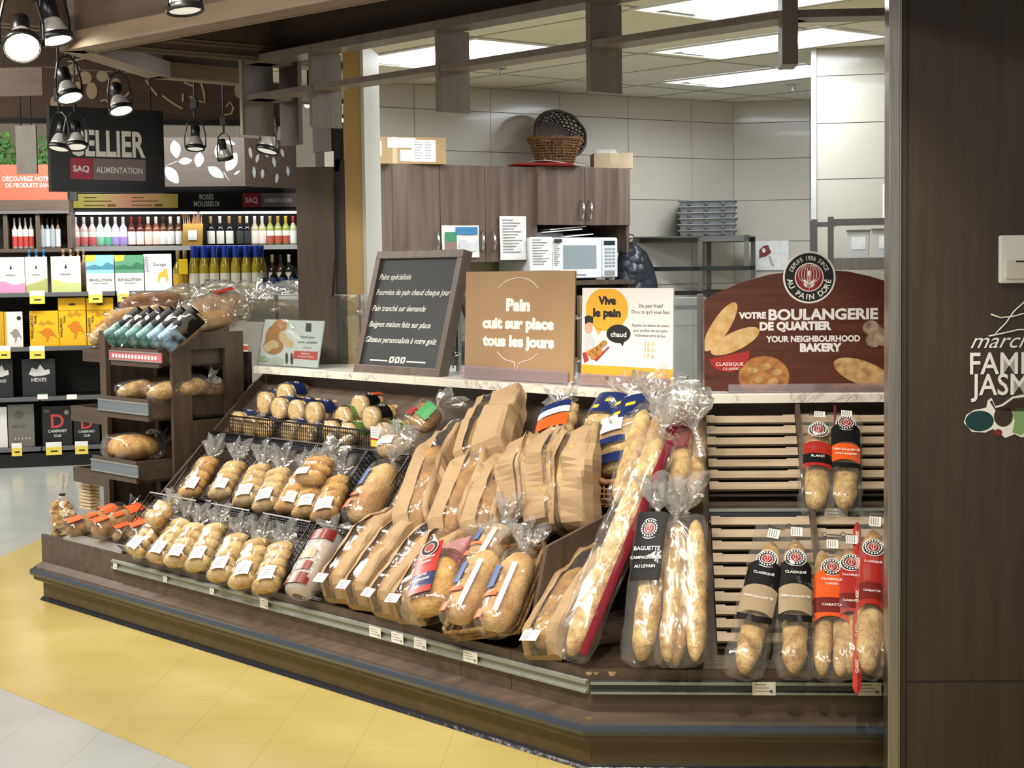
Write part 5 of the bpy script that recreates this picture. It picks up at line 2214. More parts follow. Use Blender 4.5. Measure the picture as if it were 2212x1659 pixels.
for i in range(9):
    m = MB()
    m.box(-.055+.003*(i % 2), .055, -.03, .03, .004+i*.018, .017+i*.018, .004)
    m.build('cracker', CRUMB, t)
m_ = MB()
m_.box(-.06, .06, -.034, .034, 0, .168, .006)
m_.build('wrapper', FILM, t)
p = zp(200, 1180, .311)
t = thing('label_holder', 'grey clear label holder lying on the front edge beside the orange bags', 'label holder', D1.M @ M.Translation((D1.px(265, 1185, .02)[0], .012, .309)))
m_ = MB()
a0, a1 = D1.px(140, 1160, .02)[0]-D1.px(265, 1185, .02)[0], 0
m_.prism([(0, 0), (.0, .01), (.05, .022), (.05, .016)], a0, a1, 'x')
m_.build('plate', mat('holder_grey', '9a9a98', .2, .2), t)

# long loaf in a white and red wrapper
mw, L = S((645, 1280), (712, 1160), .05, .012)
loaf_pack('long loaf in a white and dark red wrapper beside the first paper bag', mw, L, .135, .05, LOAFC, WHITEF, .06, (0, .01), .06,
          ((.02, .2, 30, 150, P_MAROON, 'red_print_band'), (.25, .4, 50, 100, P_MAROON, 'red_print'), (.8, .98, 20, 160, P_MAROON, 'top_band'), (.45, .62, 60, 120, P_TAUPE, 'seal_print')))

# front row of brown paper bags
GK = 'brown paper bread bags on the front tier'
for b, tp, lb, w_, ln in (((716, 1285), (858, 1085), 'leftmost brown paper bag in the front row, showing a long brown loaf', .135, .02),
                          ((765, 1300), (905, 1100), 'second brown paper bag from the left in the front row', .125, .02),
                          ((818, 1318), (965, 1125), 'third brown paper bag from the left in the front row', .125, .02),
                          ((875, 1330), (1000, 1130), 'fourth brown paper bag in the front row, behind the pink bag', .14, .0)):
    mw, L = S(b, tp, .05, .004)
    kraft_bag(lb, mw, L, w_, .056, .72, BAGC, GK, lean=ln, win=(-.34, .1))
# pink topped bag
mw, L = S((925, 1330), (968, 1172), .05, .055)
loaf_pack('round loaf in a pink topped bag with a red and blue printed emblem', mw, L*.72, .2, .06, GOLD, FILM, 0, prints=((.15, 1.1, 68, 116, P_NAVY, 'blue_print', .0), (.52, 1.1, 68, 116, P_RED, 'red_print', .001), (.15, .27, 69, 115, P_RED, 'red_edge', .001)))
po = COL.objects
t = [o for o in po if o.get('label', '').startswith('round loaf in a pink')][0]
m_ = MB()
L7 = L*.72
tube_y(m_, [(L7, .085, .05, .06), (L7*1.12, .092, .035, .05), (L7*1.28, .094, .018, .045), (L7*1.42, .09, .006, .04)], 24, 2.8, 1.4, 3, caps=False)
m_.build('pink_bag_top', PINKF, t)
m_ = MB()
for rr, mi, dz in ((.036, 0, 0), (.033, 1, .0006), (.02, 0, .0012), (.018, 2, .0018)):
    m_.m = mi
    m_.poly([(rr*math.cos(2*PI*i/24), L7*.98+rr*math.sin(2*PI*i/24), .131+dz) for i in range(24)])
m_.build('round_emblem', [WHITE, INK, P_EMB], t)
m_ = MB()
for body, f in (('CLASSIQUE', .78), ('CLASSIC', .7), ('MICHE', .45), ('CAMPAGNE', .36)):
    m_.text(body, .013, 0, 0, 0, 'CENTER', .01, T=M.Translation((0, L7*f, .1335)) @ M.Rotation(-PI/2, 4, 'X'))
m_.build('lettering', WHITE, t)
# wicker tray with bagged sliced loaves


def wicker_tray(label, mw, w_, L, h=.05):
    t = thing('wicker_tray', label, 'basket', mw)
    m = MB()
    for k in range(3):
        z = .008+h*k/2
        e = .006*k
        c = [(-w_/2-e, -e, z), (w_/2+e, -e, z), (w_/2+e, L+e, z), (-w_/2-e, L+e, z)]
        pts = []
        for i in range(4):
            p0, p1 = V(c[i]), V(c[(i+1) % 4])
            for q in range(12):
                f = .06+.88*q/11
                p = p0.lerp(p1, f)
                pts.append(p+V((0, 0, .003*math.sin(q*PI+k*PI))))
        pts.append(pts[0])
        m.sm = True
        m.tube(pts, .0085 if k == 2 else .007, 8)
        m.build('rim' if k == 2 else 'woven_course', mat('wicker_pale', '9c7a4a', .6, 0, '6e5230', 60), t)
        m = MB()
    m = MB()
    m.box(-w_/2, w_/2, 0, L, 0, .006)
    m.build('base', mat('wicker_pale', '9c7a4a', .6, 0, '6e5230', 60), t)


mw, L = S((1052, 1378), (1110, 1240), .0, .006)
wicker_tray('pale wicker tray holding two bagged loaves beside the divider', mw, .27, .34)
WP = ((.42, .72, 95, 130, P_INKB, 'blue_print'), (.1, .75, 55, 72, WHITE, 'white_strip'), (.02, .14, 95, 125, P_ORANGE2, 'orange_print'), (.3, .36, 80, 130, P_ORANGE2, 'orange_line'))
for b, tp, lf, lb in (((985, 1345), (1058, 1195), .05, 'left of the two loaves in blue and orange printed clear bags in the wicker tray'), ((1062, 1360), (1130, 1200), .05, 'right of the two loaves in blue and orange printed bags in the wicker tray'), ((1035, 1225), (1085, 1140), .05, 'upper sliced loaf in a clear bag behind the two in the wicker tray')):
    mw, L = S(b, tp, .055, lf if lb[0] != 'u' else .03)
    loaf_pack(lb, mw, L, .135, .055, SLIC, FILM, .1, (.01, .035), .055, WP, 'loaves in the wicker tray', sliced=True)

# ---------------------------------------------------------------- middle tier
G2 = 'bun packs on the middle tier'
for b, tp, lb, w_, n, mt, sd in (((405, 1072), (452, 995), 'leftmost brown bun pack on the middle tier beside the end rack', .128, 5, GOLD, 25),
                            ((470, 1072), (508, 1005), 'left of the three seeded bun packs on the middle tier', .128, 5, BUN, 25),
                            ((525, 1088), (562, 1012), 'middle of the three seeded bun packs on the middle tier', .128, 5, BUN, 15),
                            ((570, 1098), (604, 1020), 'right of the three seeded bun packs on the middle tier', .128, 5, BUN, 10),
                            ((615, 1102), (655, 1030), 'left of the golden bun packs on the middle tier', .128, 4, GOLD, 30),
                            ((655, 1112), (688, 1035), 'second golden bun pack on the middle tier', .128, 5, GOLD, 20),
                            ((698, 1120), (730, 1038), 'third golden bun pack on the middle tier, at the basket wall', .128, 5, GOLD, 15)):
    mw, L = S(b, tp, .045, .012)
    bun_pack(lb, mw, L, w_, n, mt, G2, tl=.10, bend=(.012, .04), labside=sd)
mw, L = S((664, 1040), (694, 994), .045, .075)
bun_pack('golden bun pack lying on top of the other golden packs', mw, L, .16, 3, GOLD, G2, tl=.10, bend=(.05, .0), labside=-20)
mw, L = S((768, 1128), (842, 1010), .055, .012)
loaf_pack('sandwich loaf in a clear blue printed bag with a flared neck, middle tier', mw, L, .145, .057, SLIC, FILM, .15, (.0, .05), .07, ((.5, .8, 95, 130, P_INKB, 'blue_print'), (.08, .24, 95, 130, P_ORANGE2, 'orange_print'), (.3, .36, 90, 130, P_ORANGE2, 'orange_line')), sliced=True)
mw, L = S((868, 1115), (905, 1050), .05, .0)
loaf_pack('loaf half hidden behind the leftmost front paper bag', mw, L, .13, .05, LOAFC, FILM, 0)

GK2 = 'brown paper bread bags on the middle tier'
for b, tp, lb, w_, lf, ln, mt in (((888, 1150), (955, 915), 'leftmost tall brown paper bag on the middle tier with glints on its clear strip', .16, .0, .03, LOAFC),
                              ((962, 1160), (1048, 925), 'second tall brown paper bag on the middle tier, in front of the crumpled one', .16, .0, .03, LOAFC),
                              ((1035, 1160), (1100, 955), 'third tall brown paper bag on the middle tier, next to the three pale bags', .15, .0, .02, LOAFC)):
    mw, L = S(b, tp, .06, .02)
    kraft_bag(lb, mw, L, w_, .055, .66, BAGC, GK2, lean=ln, lab=False, win=(-.02, .38))
mw, L = S((1040, 1000), (1085, 845), .06, .03)
kraft_bag('crumpled brown paper bag at the top, its open mouth just under the worktop', mw, L, .22, .06, .55, LOAFC, GK2, lab=False, win=(-.3, -.1), curl=.05)
# multigrain loaf with yellow-green print between the paper bags
mw, L = S((1040, 1170), (1088, 1085), .05, .0)
loaf_pack('multigrain loaf in a clear bag with a yellow green print between the paper bags', mw, L, .15, .055, LOAFD, FILM, .06, prints=((.55, .8, 90, 135, mat('print_lime', '8d9b2f', .4), 'lime_print'),))
# three bright paper bags with dark window strips near the divider
for b, tp, lb, w_, wn in (((1148, 1150), (1130, 955), 'left pale brown paper bag of the upright trio by the divider', .135, (.3, .5)),
                      ((1205, 1152), (1192, 930), 'middle pale brown paper bag of the upright trio by the divider', .15, (.25, .5)),
                      ((1262, 1160), (1262, 925), 'right pale brown paper bag of the upright trio, baguette showing in its strip', .165, (-.42, -.1))):
    bb_ = .40
    a0, z0 = D1.px(*b, bb_)
    a1, z1 = D1.px(*tp, bb_+.07)
    y_ = (D1.w(a1, bb_+.07, z1)-D1.w(a0, bb_, z0))
    L = y_.length
    y_.normalize()
    x_ = (D1.x+V((.25, -.1, 0))*(.6 if w_ > .14 else .2)).normalized()
    n_ = x_.cross(y_).normalized()
    x_ = y_.cross(n_)
    P0 = D1.w(a0, bb_, z0)
    mw = M(((x_.x, y_.x, n_.x, P0.x), (x_.y, y_.y, n_.y, P0.y), (x_.z, y_.z, n_.z, P0.z), (0, 0, 0, 1)))
    kraft_bag(lb, mw, L, w_, .05, .7, BAG_, GK2, lab=False, win=wn)

# ---------------------------------------------------------------- top tier
for i, (u0, u1, v, lb) in enumerate(((487, 578, 950, 'left black wire basket on the top tier, full of blue banded muffin packs'), (582, 676, 960, 'middle black wire basket on the top tier'), (680, 800, 975, 'right black wire basket on the top tier, with the yellow price card'))):
    p0, p1 = SL1.px(u0, v, 0), SL1.px(u1, v+10, 0)
    w_ = abs(p1.x-p0.x)*.97
    t = wire_basket(lb, D1.M @ M.Translation(((p0.x+p1.x)/2, .545, .80)), w_, .24, .09, GW, cell=.016, front=.085)


def muffin_pack(label, u, v, lift, rz, band, n=6, r=.056, L=.24, grp='muffin packs on the top tier', extra=None):
    """a stack of round muffins lying on its side, the near face towards the viewer"""
    b_ = .565+lift*.9
    q_ = D1.px(u, v, b_)
    p = D1.w(q_[0], b_, q_[1]-r)
    mw = M.Translation(p) @ M.Rotation(R(rz), 4, 'Z')
    t = thing('muffin_pack', label, 'muffin pack', mw, grp)
    s = nseed()
    for i in range(n):
        m = MB()
        m.sm = True
        y = L*(i+.5)/n
        d = L/n
        rg = []
        for f, k in ((-.5, .35), (-.48, .8), (-.3, 1), (.3, 1), (.48, .8), (.5, .35)):
            rg.append([(r*k*.96*math.cos(2*PI*q/18), y+d*f*.9, r+r*k*.96*math.sin(2*PI*q/18)) for q in range(18)])
        m.loft(rg)
        m.build('muffin', MUFF, t)
    m = MB()
    tube_y(m, [(-.008, r*.5, r*.5, r), (-.004, r*.98, r*.98, r)]+[(L*f, r*1.05, r*1.05, r) for f in (.15, .4, .7, .95)]+[(L*1.02, r*.8, r*.8, r)], 22, 2, 1.5, s, caps=False)
    m.build('bag', FILM, t)
    m = MB()
    loft_tail(m, r, L, r*.9, .07, s, (.01, .0), .04)
    m.build('bag_tail', TAILF, t)
    m = MB()
    skin_patch(m, L*.14, L*.4, 5, 170, r*1.05, r*1.05, r, .0015, 2, 3, 14)
    m.build('printed_band', band, t)
    m = MB()
    a = R(68)
    rr = r*1.05+.004
    c = V((rr*math.cos(a), L*.27, r+rr*math.sin(a)))
    nn = V((math.cos(a), 0, math.sin(a)))
    tt = V((-math.sin(a), 0, math.cos(a)))
    m.poly([c+tt*.011*math.cos(2*PI*i/12)+V((0, .011*math.sin(2*PI*i/12), 0)) for i in range(12)])
    m.m = 1
    m.poly([c+nn*.0005+tt*.007*math.cos(2*PI*i/12)+V((0, .007*math.sin(2*PI*i/12), 0)) for i in range(12)])
    m.build('band_seal', [WHITE, band], t)
    if extra:
        m = MB()
        skin_patch(m, L*.3, L*.55, 60, 95, r*1.05, r*1.05, r, .003, 2, 3, 8)
        m.build('sticker', extra, t)


MP = [(508, 915, .0, -42, P_NAVY, 'leftmost blue banded muffin pack in the basket'), (536, 925, .0, -42, P_NAVY, 'second blue banded muffin pack in the front of the basket'), (565, 930, .0, -42, P_NAVY, 'third blue banded muffin pack, showing through the basket mesh'),
      (566, 872, .085, -42, P_NAVY, 'blue banded muffin pack leaning at the left of the pile'), (618, 935, .0, -42, P_NAVY, 'blue banded muffin pack low in the middle basket'), (655, 945, .0, -42, P_NAVY, 'blue banded muffin pack at the right of the middle basket'),
      (634, 890, .075, -42, P_NAVY, 'blue banded muffin pack with its seal up in the middle of the pile'), (672, 895, .08, -42, P_NAVY, 'large blue banded muffin pack at the right of the pile'), (610, 855, .14, -40, P_NAVY, 'topmost blue banded muffin pack, lying along the back'), (597, 885, .07, -42, P_NAVY, 'blue banded muffin pack wedged in the middle of the pile')]
for u, v, lf, rz, bd, lb in MP:
    muffin_pack(lb, u, v, lf, rz, bd)
GP = [(708, 935, .0, 'green printed bread pack low behind the right wire basket'), (745, 940, .0, 'green printed bread pack behind the yellow price card'), (770, 880, .12, 'topmost green printed bread pack, with an oval red sticker'), (735, 905, .06, 'small green printed bread pack between the blue banded and the top one'), (795, 905, .065, 'green and black printed bread pack at the right of the top basket'), (822, 940, .0, 'pale green bread pack beside the tall paper bag')]
for i, (u, v, lf, lb) in enumerate(GP):
    muffin_pack(lb, u, v, lf, -42, P_GREEN if i % 2 else P_BLACK, 5, .053, .22, 'green printed packs on the top tier', P_ORANGE if i == 2 else None)
mw, L = S((895, 925), (940, 880), .05, .02)
loaf_pack('loaf in a bright green printed bag beside the tall paper bags', mw, L, .16, .05, LOAFC, FILM, .08, (.06, 0), .06, ((.3, .9, 30, 80, mat('print_bright_green', '3f9a56', .35), 'green_print'), (.2, .5, 90, 130, P_RED, 'red_print')))
mw, L = S((838, 985), (858, 950), .04, .03)
loaf_pack('small clear bag of buns with a blue print above the sliced loaf', mw, L, .14, .045, BUN, FILM, .04, prints=((.2, .7, 60, 120, WHITE, 'white_print'),))
# yellow price card on the right basket
t = thing('price_card', 'white and yellow price card clipped to the right wire basket', 'price card', D1.M @ M.Translation((D1.px(813, 940, .52)[0], .52, D1.px(813, 965, .52)[1])))
h_ = D1.px(813, 922, .52)[1]-D1.px(813, 965, .52)[1]
m_ = MB()
m_.box(-.036, .036, -.002, 0, h_*.42, h_)
m_.build('white_card', LABEL, t)
m_ = MB()
m_.box(-.036, .036, -.002, 0, 0, h_*.32)
m_.build('yellow_card', mat('card_yellow', 'e8c23a', .5), t)
m_ = MB()
m_.box(-.036, .036, -.002, 0, h_*.32, h_*.42)
m_.build('red_band', P_RED, t)
m_ = MB()
for q in range(4):
    m_.box(-.026, .018-.006*(q % 2), -.0026, -.002, h_*(.9-.11*q), h_*(.93-.11*q))
m_.box(-.004, .024, -.0026, -.002, h_*.1, h_*.2)
m_.build('print', GREYINK, t)
# packs in yellow, white and navy at the right of the top tier
t_lab = ['left orange and white printed roll pack behind the pale paper bags', 'roll pack with a white label in front of the navy and yellow bags', 'navy and yellow checked bread pack below the worktop', 'right navy and yellow checked bread pack beside the tall divider', 'clear roll pack low beside the tall divider']
for lb, b, tp, pr in ((t_lab[0], (1195, 945), (1205, 900), ((.1, .5, 40, 140, P_ORANGE, 'orange_print'), (.55, .75, 40, 140, WHITE, 'white_print'), (.76, .95, 40, 140, P_NAVY, 'navy_print'))), (t_lab[1], (1320, 975), (1330, 920), ((.4, .9, 60, 110, WHITE, 'label'), (.0, .2, 40, 130, P_NAVY, 'navy_print'))), (t_lab[2], (1290, 925), (1310, 895), ((.3, .9, 20, 160, P_NAVY, 'navy_print'), (.4, .5, 95, 115, P_YEL, 'yellow_check', .001), (.6, .7, 70, 90, P_YEL, 'yellow_square', .001))), (t_lab[3], (1352, 935), (1362, 895), ((.3, .95, 20, 160, P_NAVY, 'navy_print'), (.4, .5, 95, 115, P_YEL, 'yellow_check', .001), (.6, .7, 70, 90, P_YEL, 'yellow_square', .001), (.75, .85, 100, 120, P_YEL, 'yellow_print', .001))), (t_lab[4], (1325, 1015), (1335, 975), ((.0, .3, 40, 130, P_NAVY, 'navy_print'),))):
    mw, L = S(b, tp, .05, .02)
    bun_pack(lb, mw, max(L, .16), .16, 3, BUN, 'printed roll packs on the top tier', tl=.07, lab=False)
    t = COL.objects[[o.name for o in COL.objects if o.get('label') == lb][0]]
    for q in pr:
        m = MB()
        skin_patch(m, max(L, .16)*q[0], max(L, .16)*q[1], q[2], q[3], .08, .0445, .042, .0025+(q[6] if len(q) > 6 else 0), 2.8, 4, 8)
        m.build(q[5], q[4], t)
mw, L = S((1315, 1035), (1330, 1000), .0, .0)
basket('wicker_bowl', 'dark-lined wicker basket low beside the tall divider', D1.M @ M.Translation((D1.px(1305, 1060, .5)[0], .52, .73)), .11, .09, WICK, 1.15, 30, 5)
# ---------------------------------------------------------------- baguette corner
GB = 'baguettes in clear sleeves in the counter corner'
mw, L = S((1160, 1405), (1285, 1165), .05, .0)
kraft_bag('brown paper bag with a white barcode label standing right of the divider', mw, L*1.02, .15, .045, .6, LOAFC, GK, lean=.03, win=(-.25, .2))
MIT = Fr(C0.x, C0.y, -22.5)
SLM_ = Slope(MIT)


def stick(b, t, bd0, bd1):
    """matrix and length for a stick from pixel b (at depth bd0 behind the front) to pixel t (at depth bd1), seen on the mitred corner"""
    a0, z0 = MIT.px(*b, bd0)
    a1, z1 = MIT.px(*t, bd1)
    P, Qp = MIT.w(a0, bd0, z0), MIT.w(a1, bd1, z1)
    y = (Qp-P).normalized()
    n = MIT.y*-1
    x = y.cross(n).normalized()
    n = x.cross(y)
    return M((((x.x, y.x, n.x, P.x), (x.y, y.y, n.y, P.y), (x.z, y.z, n.z, P.z), (0, 0, 0, 1)))), (Qp-P).length


for b, tp, d0, d1, lb, n, r_, w_, pr, em, txt in (
        ((1362, 1100), (1422, 890), .40, .68, 'tall pair of pale baguettes leaning against the dark tall divider', 2, .034, .15, (), None, None),
        ((1240, 1425), (1440, 940), .04, .50, 'long baguette with a dark red printed strip leaning from the front edge to the back', 1, .044, .13, ((.0, .93, 22, 55, P_CRIM, 'red_strip'),), None, None),
        ((1470, 1100), (1490, 920), .40, .66, 'baguette in a red sleeve end and crumpled film at the back of the corner', 1, .036, .1, ((.55, 1.0, 40, 140, REDF, 'red_film'),), None, None),
        ((1505, 1090), (1515, 930), .45, .68, 'bare-topped baguette against the divider of the straight front', 1, .034, .09, (), None, None),
        ((1395, 1435), (1432, 1120), .06, .30, 'baguette in a clear sleeve with a black printed label and round emblem', 1, .04, .135, ((.5, .97, 48, 132, P_BLACK, 'black_print'),), .85, (('BAGUETTE', .70, .018, .01), ('CAMPAGNARDE', .64, .014, .01), ('AU LEVAIN', .58, .014, .01))),
        ((1450, 1437), (1470, 1135), .06, .30, 'thin golden baguette beside the black labelled sleeve', 1, .032, .085, (), None, None),
        ((1490, 1437), (1492, 1120), .08, .32, 'thick pair of baguettes in clear film with a gathered neck', 2, .032, .14, (), None, None)):
    mw, L = stick(b, tp, d0, d1)
    baguette_bag(lb, mw, L, w_, n, r_, BAG_, .95, pr, GB, .12, em, text=txt)
# crumpled film heads rising over the worktop edge
mw, L = stick((1500, 925), (1478, 822), .52, .56)
t = thing('crumpled_film_neck', 'big crumpled clear bag neck rising in front of the marble edge', 'plastic bag', mw)
m_ = MB()
m_.sm = True
rg = []
for f, r in ((0, .012), (.1, .02), (.3, .06), (.5, .08), (.7, .085), (.88, .07), (1, .03)):
    rg.append([((r*(1+.25*math.sin(4*th+f*7)+.15*math.sin(9*th+f*13)))*math.cos(th)-.03*f, L*f, r*.7*(1+.2*math.sin(5*th+f*9))*math.sin(th)) for th in [2*PI*i/30 for i in range(30)]])
m_.loft(rg, True, False)
m_.build('film', TAILF, t)
m_ = MB()
m_.tube([(0, -.1, 0), (.005, -.05, 0), (0, 0, 0)], [.02, .012, .011], 10)
m_.build('twisted_neck', TAILF, t)

# ---------------------------------------------------------------- straight front: bagged half baguettes
GS = 'half baguettes in printed bags on the straight front'


def half(label, b, tp, w_, kind, h=.05, lift=.035, grp=GS, n=1):
    mw, L = SL2.seat(b, tp, h, lift)
    pr = {'black': ((.36, .62, 40, 140, P_BLACK, 'black_print', 0, .02), (.30, .47, 40, 140, P_TAUPE, 'taupe_print', .0008, .012), (.27, .31, 40, 140, P_BLACK, 'black_edge', .0012, -.012)),
          'red': ((.30, .62, 40, 140, P_ORANGE, 'orange_print', 0, .02), (.36, .46, 40, 140, P_MAROON, 'maroon_band', .0008, 0)),
          'red2': ((.30, .66, 40, 140, P_RED, 'red_print', 0, .02), (.36, .46, 40, 140, P_MAROON, 'maroon_band', .0008, 0)),
          'orange': ((.36, .52, 40, 140, P_ORANGE, 'orange_print', 0, .008), (.52, .7, 40, 140, P_BLACK, 'black_print', .0005, .02), (.32, .365, 40, 140, P_BLACK, 'black_edge', .0008, -.01)),
          'redblack': ((.30, .54, 45, 135, P_RED, 'red_print', 0, .01), (.35, .44, 45, 135, P_BLACK, 'black_band', .0008, 0), (.5, .98, 14, 40, P_RED, 'side_strip', 0, 0))}[kind]
    em = {'black': .66, 'red': .67, 'red2': .67, 'orange': .74, 'redblack': .68}[kind]
    tx = {'black': (('CLASSIQUE', .555, .013, .01), ('DEMI-BAGUETTE', .40, .012, .0)), 'red': (('CLASSIQUE', .575, .013, .01), ('CLASSIC', .545, .011, .01), ('CIABATTA', .40, .013, .01)), 'red2': (('CLASSIQUE', .575, .011, .01), ('CIABATTA', .40, .011, .01)), 'orange': (('DEMI-BAGUETTE', .46, .012, .01), ('PAIN MAISON', .42, .011, .01)), 'redblack': (('BLANC', .40, .014, .01),)}[kind]
    t = baguette_bag(label, mw, L, w_, n, .04 if n == 1 else .028, BAG_, .84, pr, grp, 0, em, 'bagged_half_baguette', flat_top=True, text=tx, th=.045 if n == 1 else .034)
    m = MB()
    y, z = L*.80, .096 if n == 1 else .074
    m.box(-.016, .02, y, y+L*.06, z, z+.0012)
    m.m = 1
    for q in range(4):
        m.box(-.012+.007*q, -.009+.007*q, y+.004, y+L*.055, z+.0012, z+.0018)
    m.build('barcode_label', [LABEL, GREYINK], t)
    m = MB()
    m.tube([(-.02+.008*math.cos(2*PI*i/12), L*.93+.008*math.sin(2*PI*i/12), .05) for i in range(13)], .0012, 5)
    m.box(-.008, .03, L*.928, L*.934, .0495, .0505)
    m.build('seal_print', INK, t)
    return t


half('half baguette in a black and taupe printed bag, tilted, left in the lower crate', (1605, 1448), (1680, 1120), .13, 'black')
half('half baguette in a black and taupe printed bag, upright, in the lower crate', (1715, 1450), (1718, 1115), .12, 'black')
half('half baguette pair in an orange and maroon printed bag in the lower crate', (1797, 1450), (1795, 1135), .13, 'red', n=2)
half('half baguette in a red printed bag behind the red edged one', (1838, 1450), (1835, 1135), .1, 'red2', lift=.02)
half('half baguette in a red printed bag with a bright red edge facing out', (1875, 1448), (1888, 1090), .09, 'red2', lift=.075)
half('rightmost half baguette in a red printed bag beside the steel corner trim', (1925, 1448), (1915, 1095), .1, 'red2', lift=.055)
half('half baguette in a red and black printed bag, left of the upper pair', (1762, 1096), (1768, 880), .12, 'redblack', lift=.03)
half('half baguette in an orange and black printed bag, right of the upper pair', (1825, 1096), (1825, 878), .115, 'orange', lift=.03)
t = thing('red_seam_bag', 'narrow bright red bag edge standing on end among the red printed bags', 'bag edge', SL2.seat((1858, 1452), (1858, 1082), .11, .105)[0])
L = SL2.seat((1858, 1452), (1858, 1082), .11, .105)[1]
m_ = MB()
m_.loft([[(-.012*k, y, 0), (.0, y, .01*k+.001), (.014*k, y, 0), (0, y, -.03*k)] for y, k in ((0, .3), (L*.03, 1), (L*.95, 1), (L, .4))])
m_.build('edge_fold', mat('bag_red_edge', 'b02c22', .3), t)
m_ = MB()
for f in (.1, .3, .5, .7, .86):
    m_.text('CLASSIC', .013, 0, 0, 0, 'LEFT', .01, T=M.Translation((.004, L*f, .0125)) @ M.Rotation(PI/2, 4, 'Z') @ M.Rotation(-PI/2, 4, 'X'))
m_.build('lettering', WHITE, t)

# ---------------------------------------------------------------- bread on the end rack
(a0, a1, b_, z_), t2, t3 = ty
GT = 'sliced breads in dark printed bags on the rack'
# dark teal printed breads slanting across the top tray
for i in range(6):
    q0, q1 = D1.px(256+i*24, 752+i*2, .36), D1.px(330+i*24, 698, .48)
    P0, P1 = D1.w(q0[0], .36, q0[1]), D1.w(q1[0], .48, q1[1])
    y_ = (P1-P0).normalized()
    x_ = (y_.cross(-D1.y)).normalized()
    x_ = (x_ - D1.y*.5).normalized()
    n_ = x_.cross(y_).normalized()
    x_ = y_.cross(n_)
    mw = M(((x_.x, y_.x, n_.x, P0.x), (x_.y, y_.y, n_.y, P0.y), (x_.z, y_.z, n_.z, P0.z), (0, 0, 0, 1)))
    loaf_pack(words[i]+' dark and teal printed bread pack from the left, slanting across the top tray', mw, (P1-P0).length, .075, .055, LOAFC, FILM, 0, prints=((.02, .45, -20, 200, P_TEAL if i < 4 else mat('print_sky', '8fb4d2', .4, 0, '26303a', 22), 'teal_print'), (.45, 1.0, -20, 200, P_BLACK, 'black_print'), (.6, .7, 70, 110, WHITE, 'white_print', .001)), grp=GT, name='printed_loaf')


def onrack(u, v, b, rz, tx=0):
    P = D1.w(*[(q[0], b, q[1]) for q in [D1.px(u, v, b)]][0])
    return M.Translation(P) @ M.Rotation(R(rz), 4, 'Z') @ M.Rotation(R(tx), 4, 'X')


loaf_pack('seeded loaf at the right of the top tray under the big clear bag', onrack(408, 728, .52, -45, 10), .24, .17, .05, LOAFC, FILM, .05)
loaf_pack('brown loaf in a clear bag lying highest on the end rack', onrack(262, 690, .62, -68, 3), .34, .15, .065, LOAFD, FILM, .06)
loaf_pack('second brown loaf in a clear bag below the highest one on the rack', onrack(232, 722, .50, -66, 6), .34, .16, .06, LOAFC, FILM, .05)
loaf_pack('pale bread in a clear bag hanging over the left side of the rack', onrack(205, 757, .55, -30, 28), .22, .10, .045, BUN, FILM, .03)
loaf_pack('big loosely filled clear bag with a red print on top of the rack', onrack(415, 722, .60, -60, 14), .30, .22, .08, LOAFC, TAILF, .1, (.02, .05), .07, ((.5, .8, 60, 120, P_RED, 'red_print'),))
GR = 'loaves on the lower rack trays'
loaf_pack('left of the two pale split loaves on the middle rack tray', onrack(258, 870, .27, -62, 8), .30, .125, .046, BAG_, FILM, .05, grp=GR, cuts=4)
loaf_pack('right of the two pale split loaves on the middle rack tray', onrack(322, 874, .27, -58, 8), .28, .115, .046, BAG_, FILM, .05, grp=GR, cuts=4)
loaf_pack('loaf seen through the side opening of the end rack', onrack(415, 862, .5, -45, 0), .2, .13, .042, LOAFC, FILM, .0, grp=GR)
loaf_pack('large round loaf in a clear bag on the lowest rack tray', onrack(245, 1000, .19, -45, 3), .22, .27, .062, GOLD, FILM, .07, grp=GR, cuts=6)
loaf_pack('small dark bagged loaf in the shade of the lowest rack tray', onrack(335, 1000, .42, -50, 5), .2, .12, .05, LOAFD, FILM, .06, grp=GR)
# crumpled clear bags on the slicer top
for i, (u, v, w_, h_, lb) in enumerate(((405, 638, .12, .1, 'leftmost crumpled clear bag heap behind the end rack'), (470, 640, .22, .13, 'large crumpled clear bag heap with a blue print on the slicer'), (535, 642, .15, .12, 'crumpled clear bag heap in front of the blue capped bottles'), (625, 640, .24, .12, 'crumpled clear bag heap on the slicer below the dark panel'), (682, 640, .12, .07, 'small crumpled clear bag at the right end of the slicer'))):
    p = D1.px(u, v, B+.25)
    t = thing('crumpled_bag', lb, 'plastic bag', D1.M @ M.Translation((p[0], B+.25, zt2+.002)), 'crumpled clear bags on the slicer')
    m = MB()
    m.sm = True
    m.ell((0, 0, h_*.30), w_*.6, .12, h_*.42, 22, 12, lambda d: 1+.35*nz(d, 2.3, i*3)+.2*nz(d, 6, i*5))
    m.build('film', TAILF, t)
p = D1.px(688, 622, B+.3)
t = thing('sauce_jar', 'dark red jar standing on the slicer behind the crumpled bags', 'jar', D1.M @ M.Translation((p[0], B+.4, zt2)))
m_ = MB()
m_.sm = True
m_.lathe([(.04, 0), (.042, .01), (.042, .06), (.038, .07)], 18)
m_.build('jar', mat('jar_dark', '2a1414', .2), t)
m_ = MB()
m_.sm = True
m_.lathe([(.043, .07), (.043, .088), (.04, .09)], 18)
m_.build('lid', mat('jar_lid_red', '6a1a1c', .4), t)

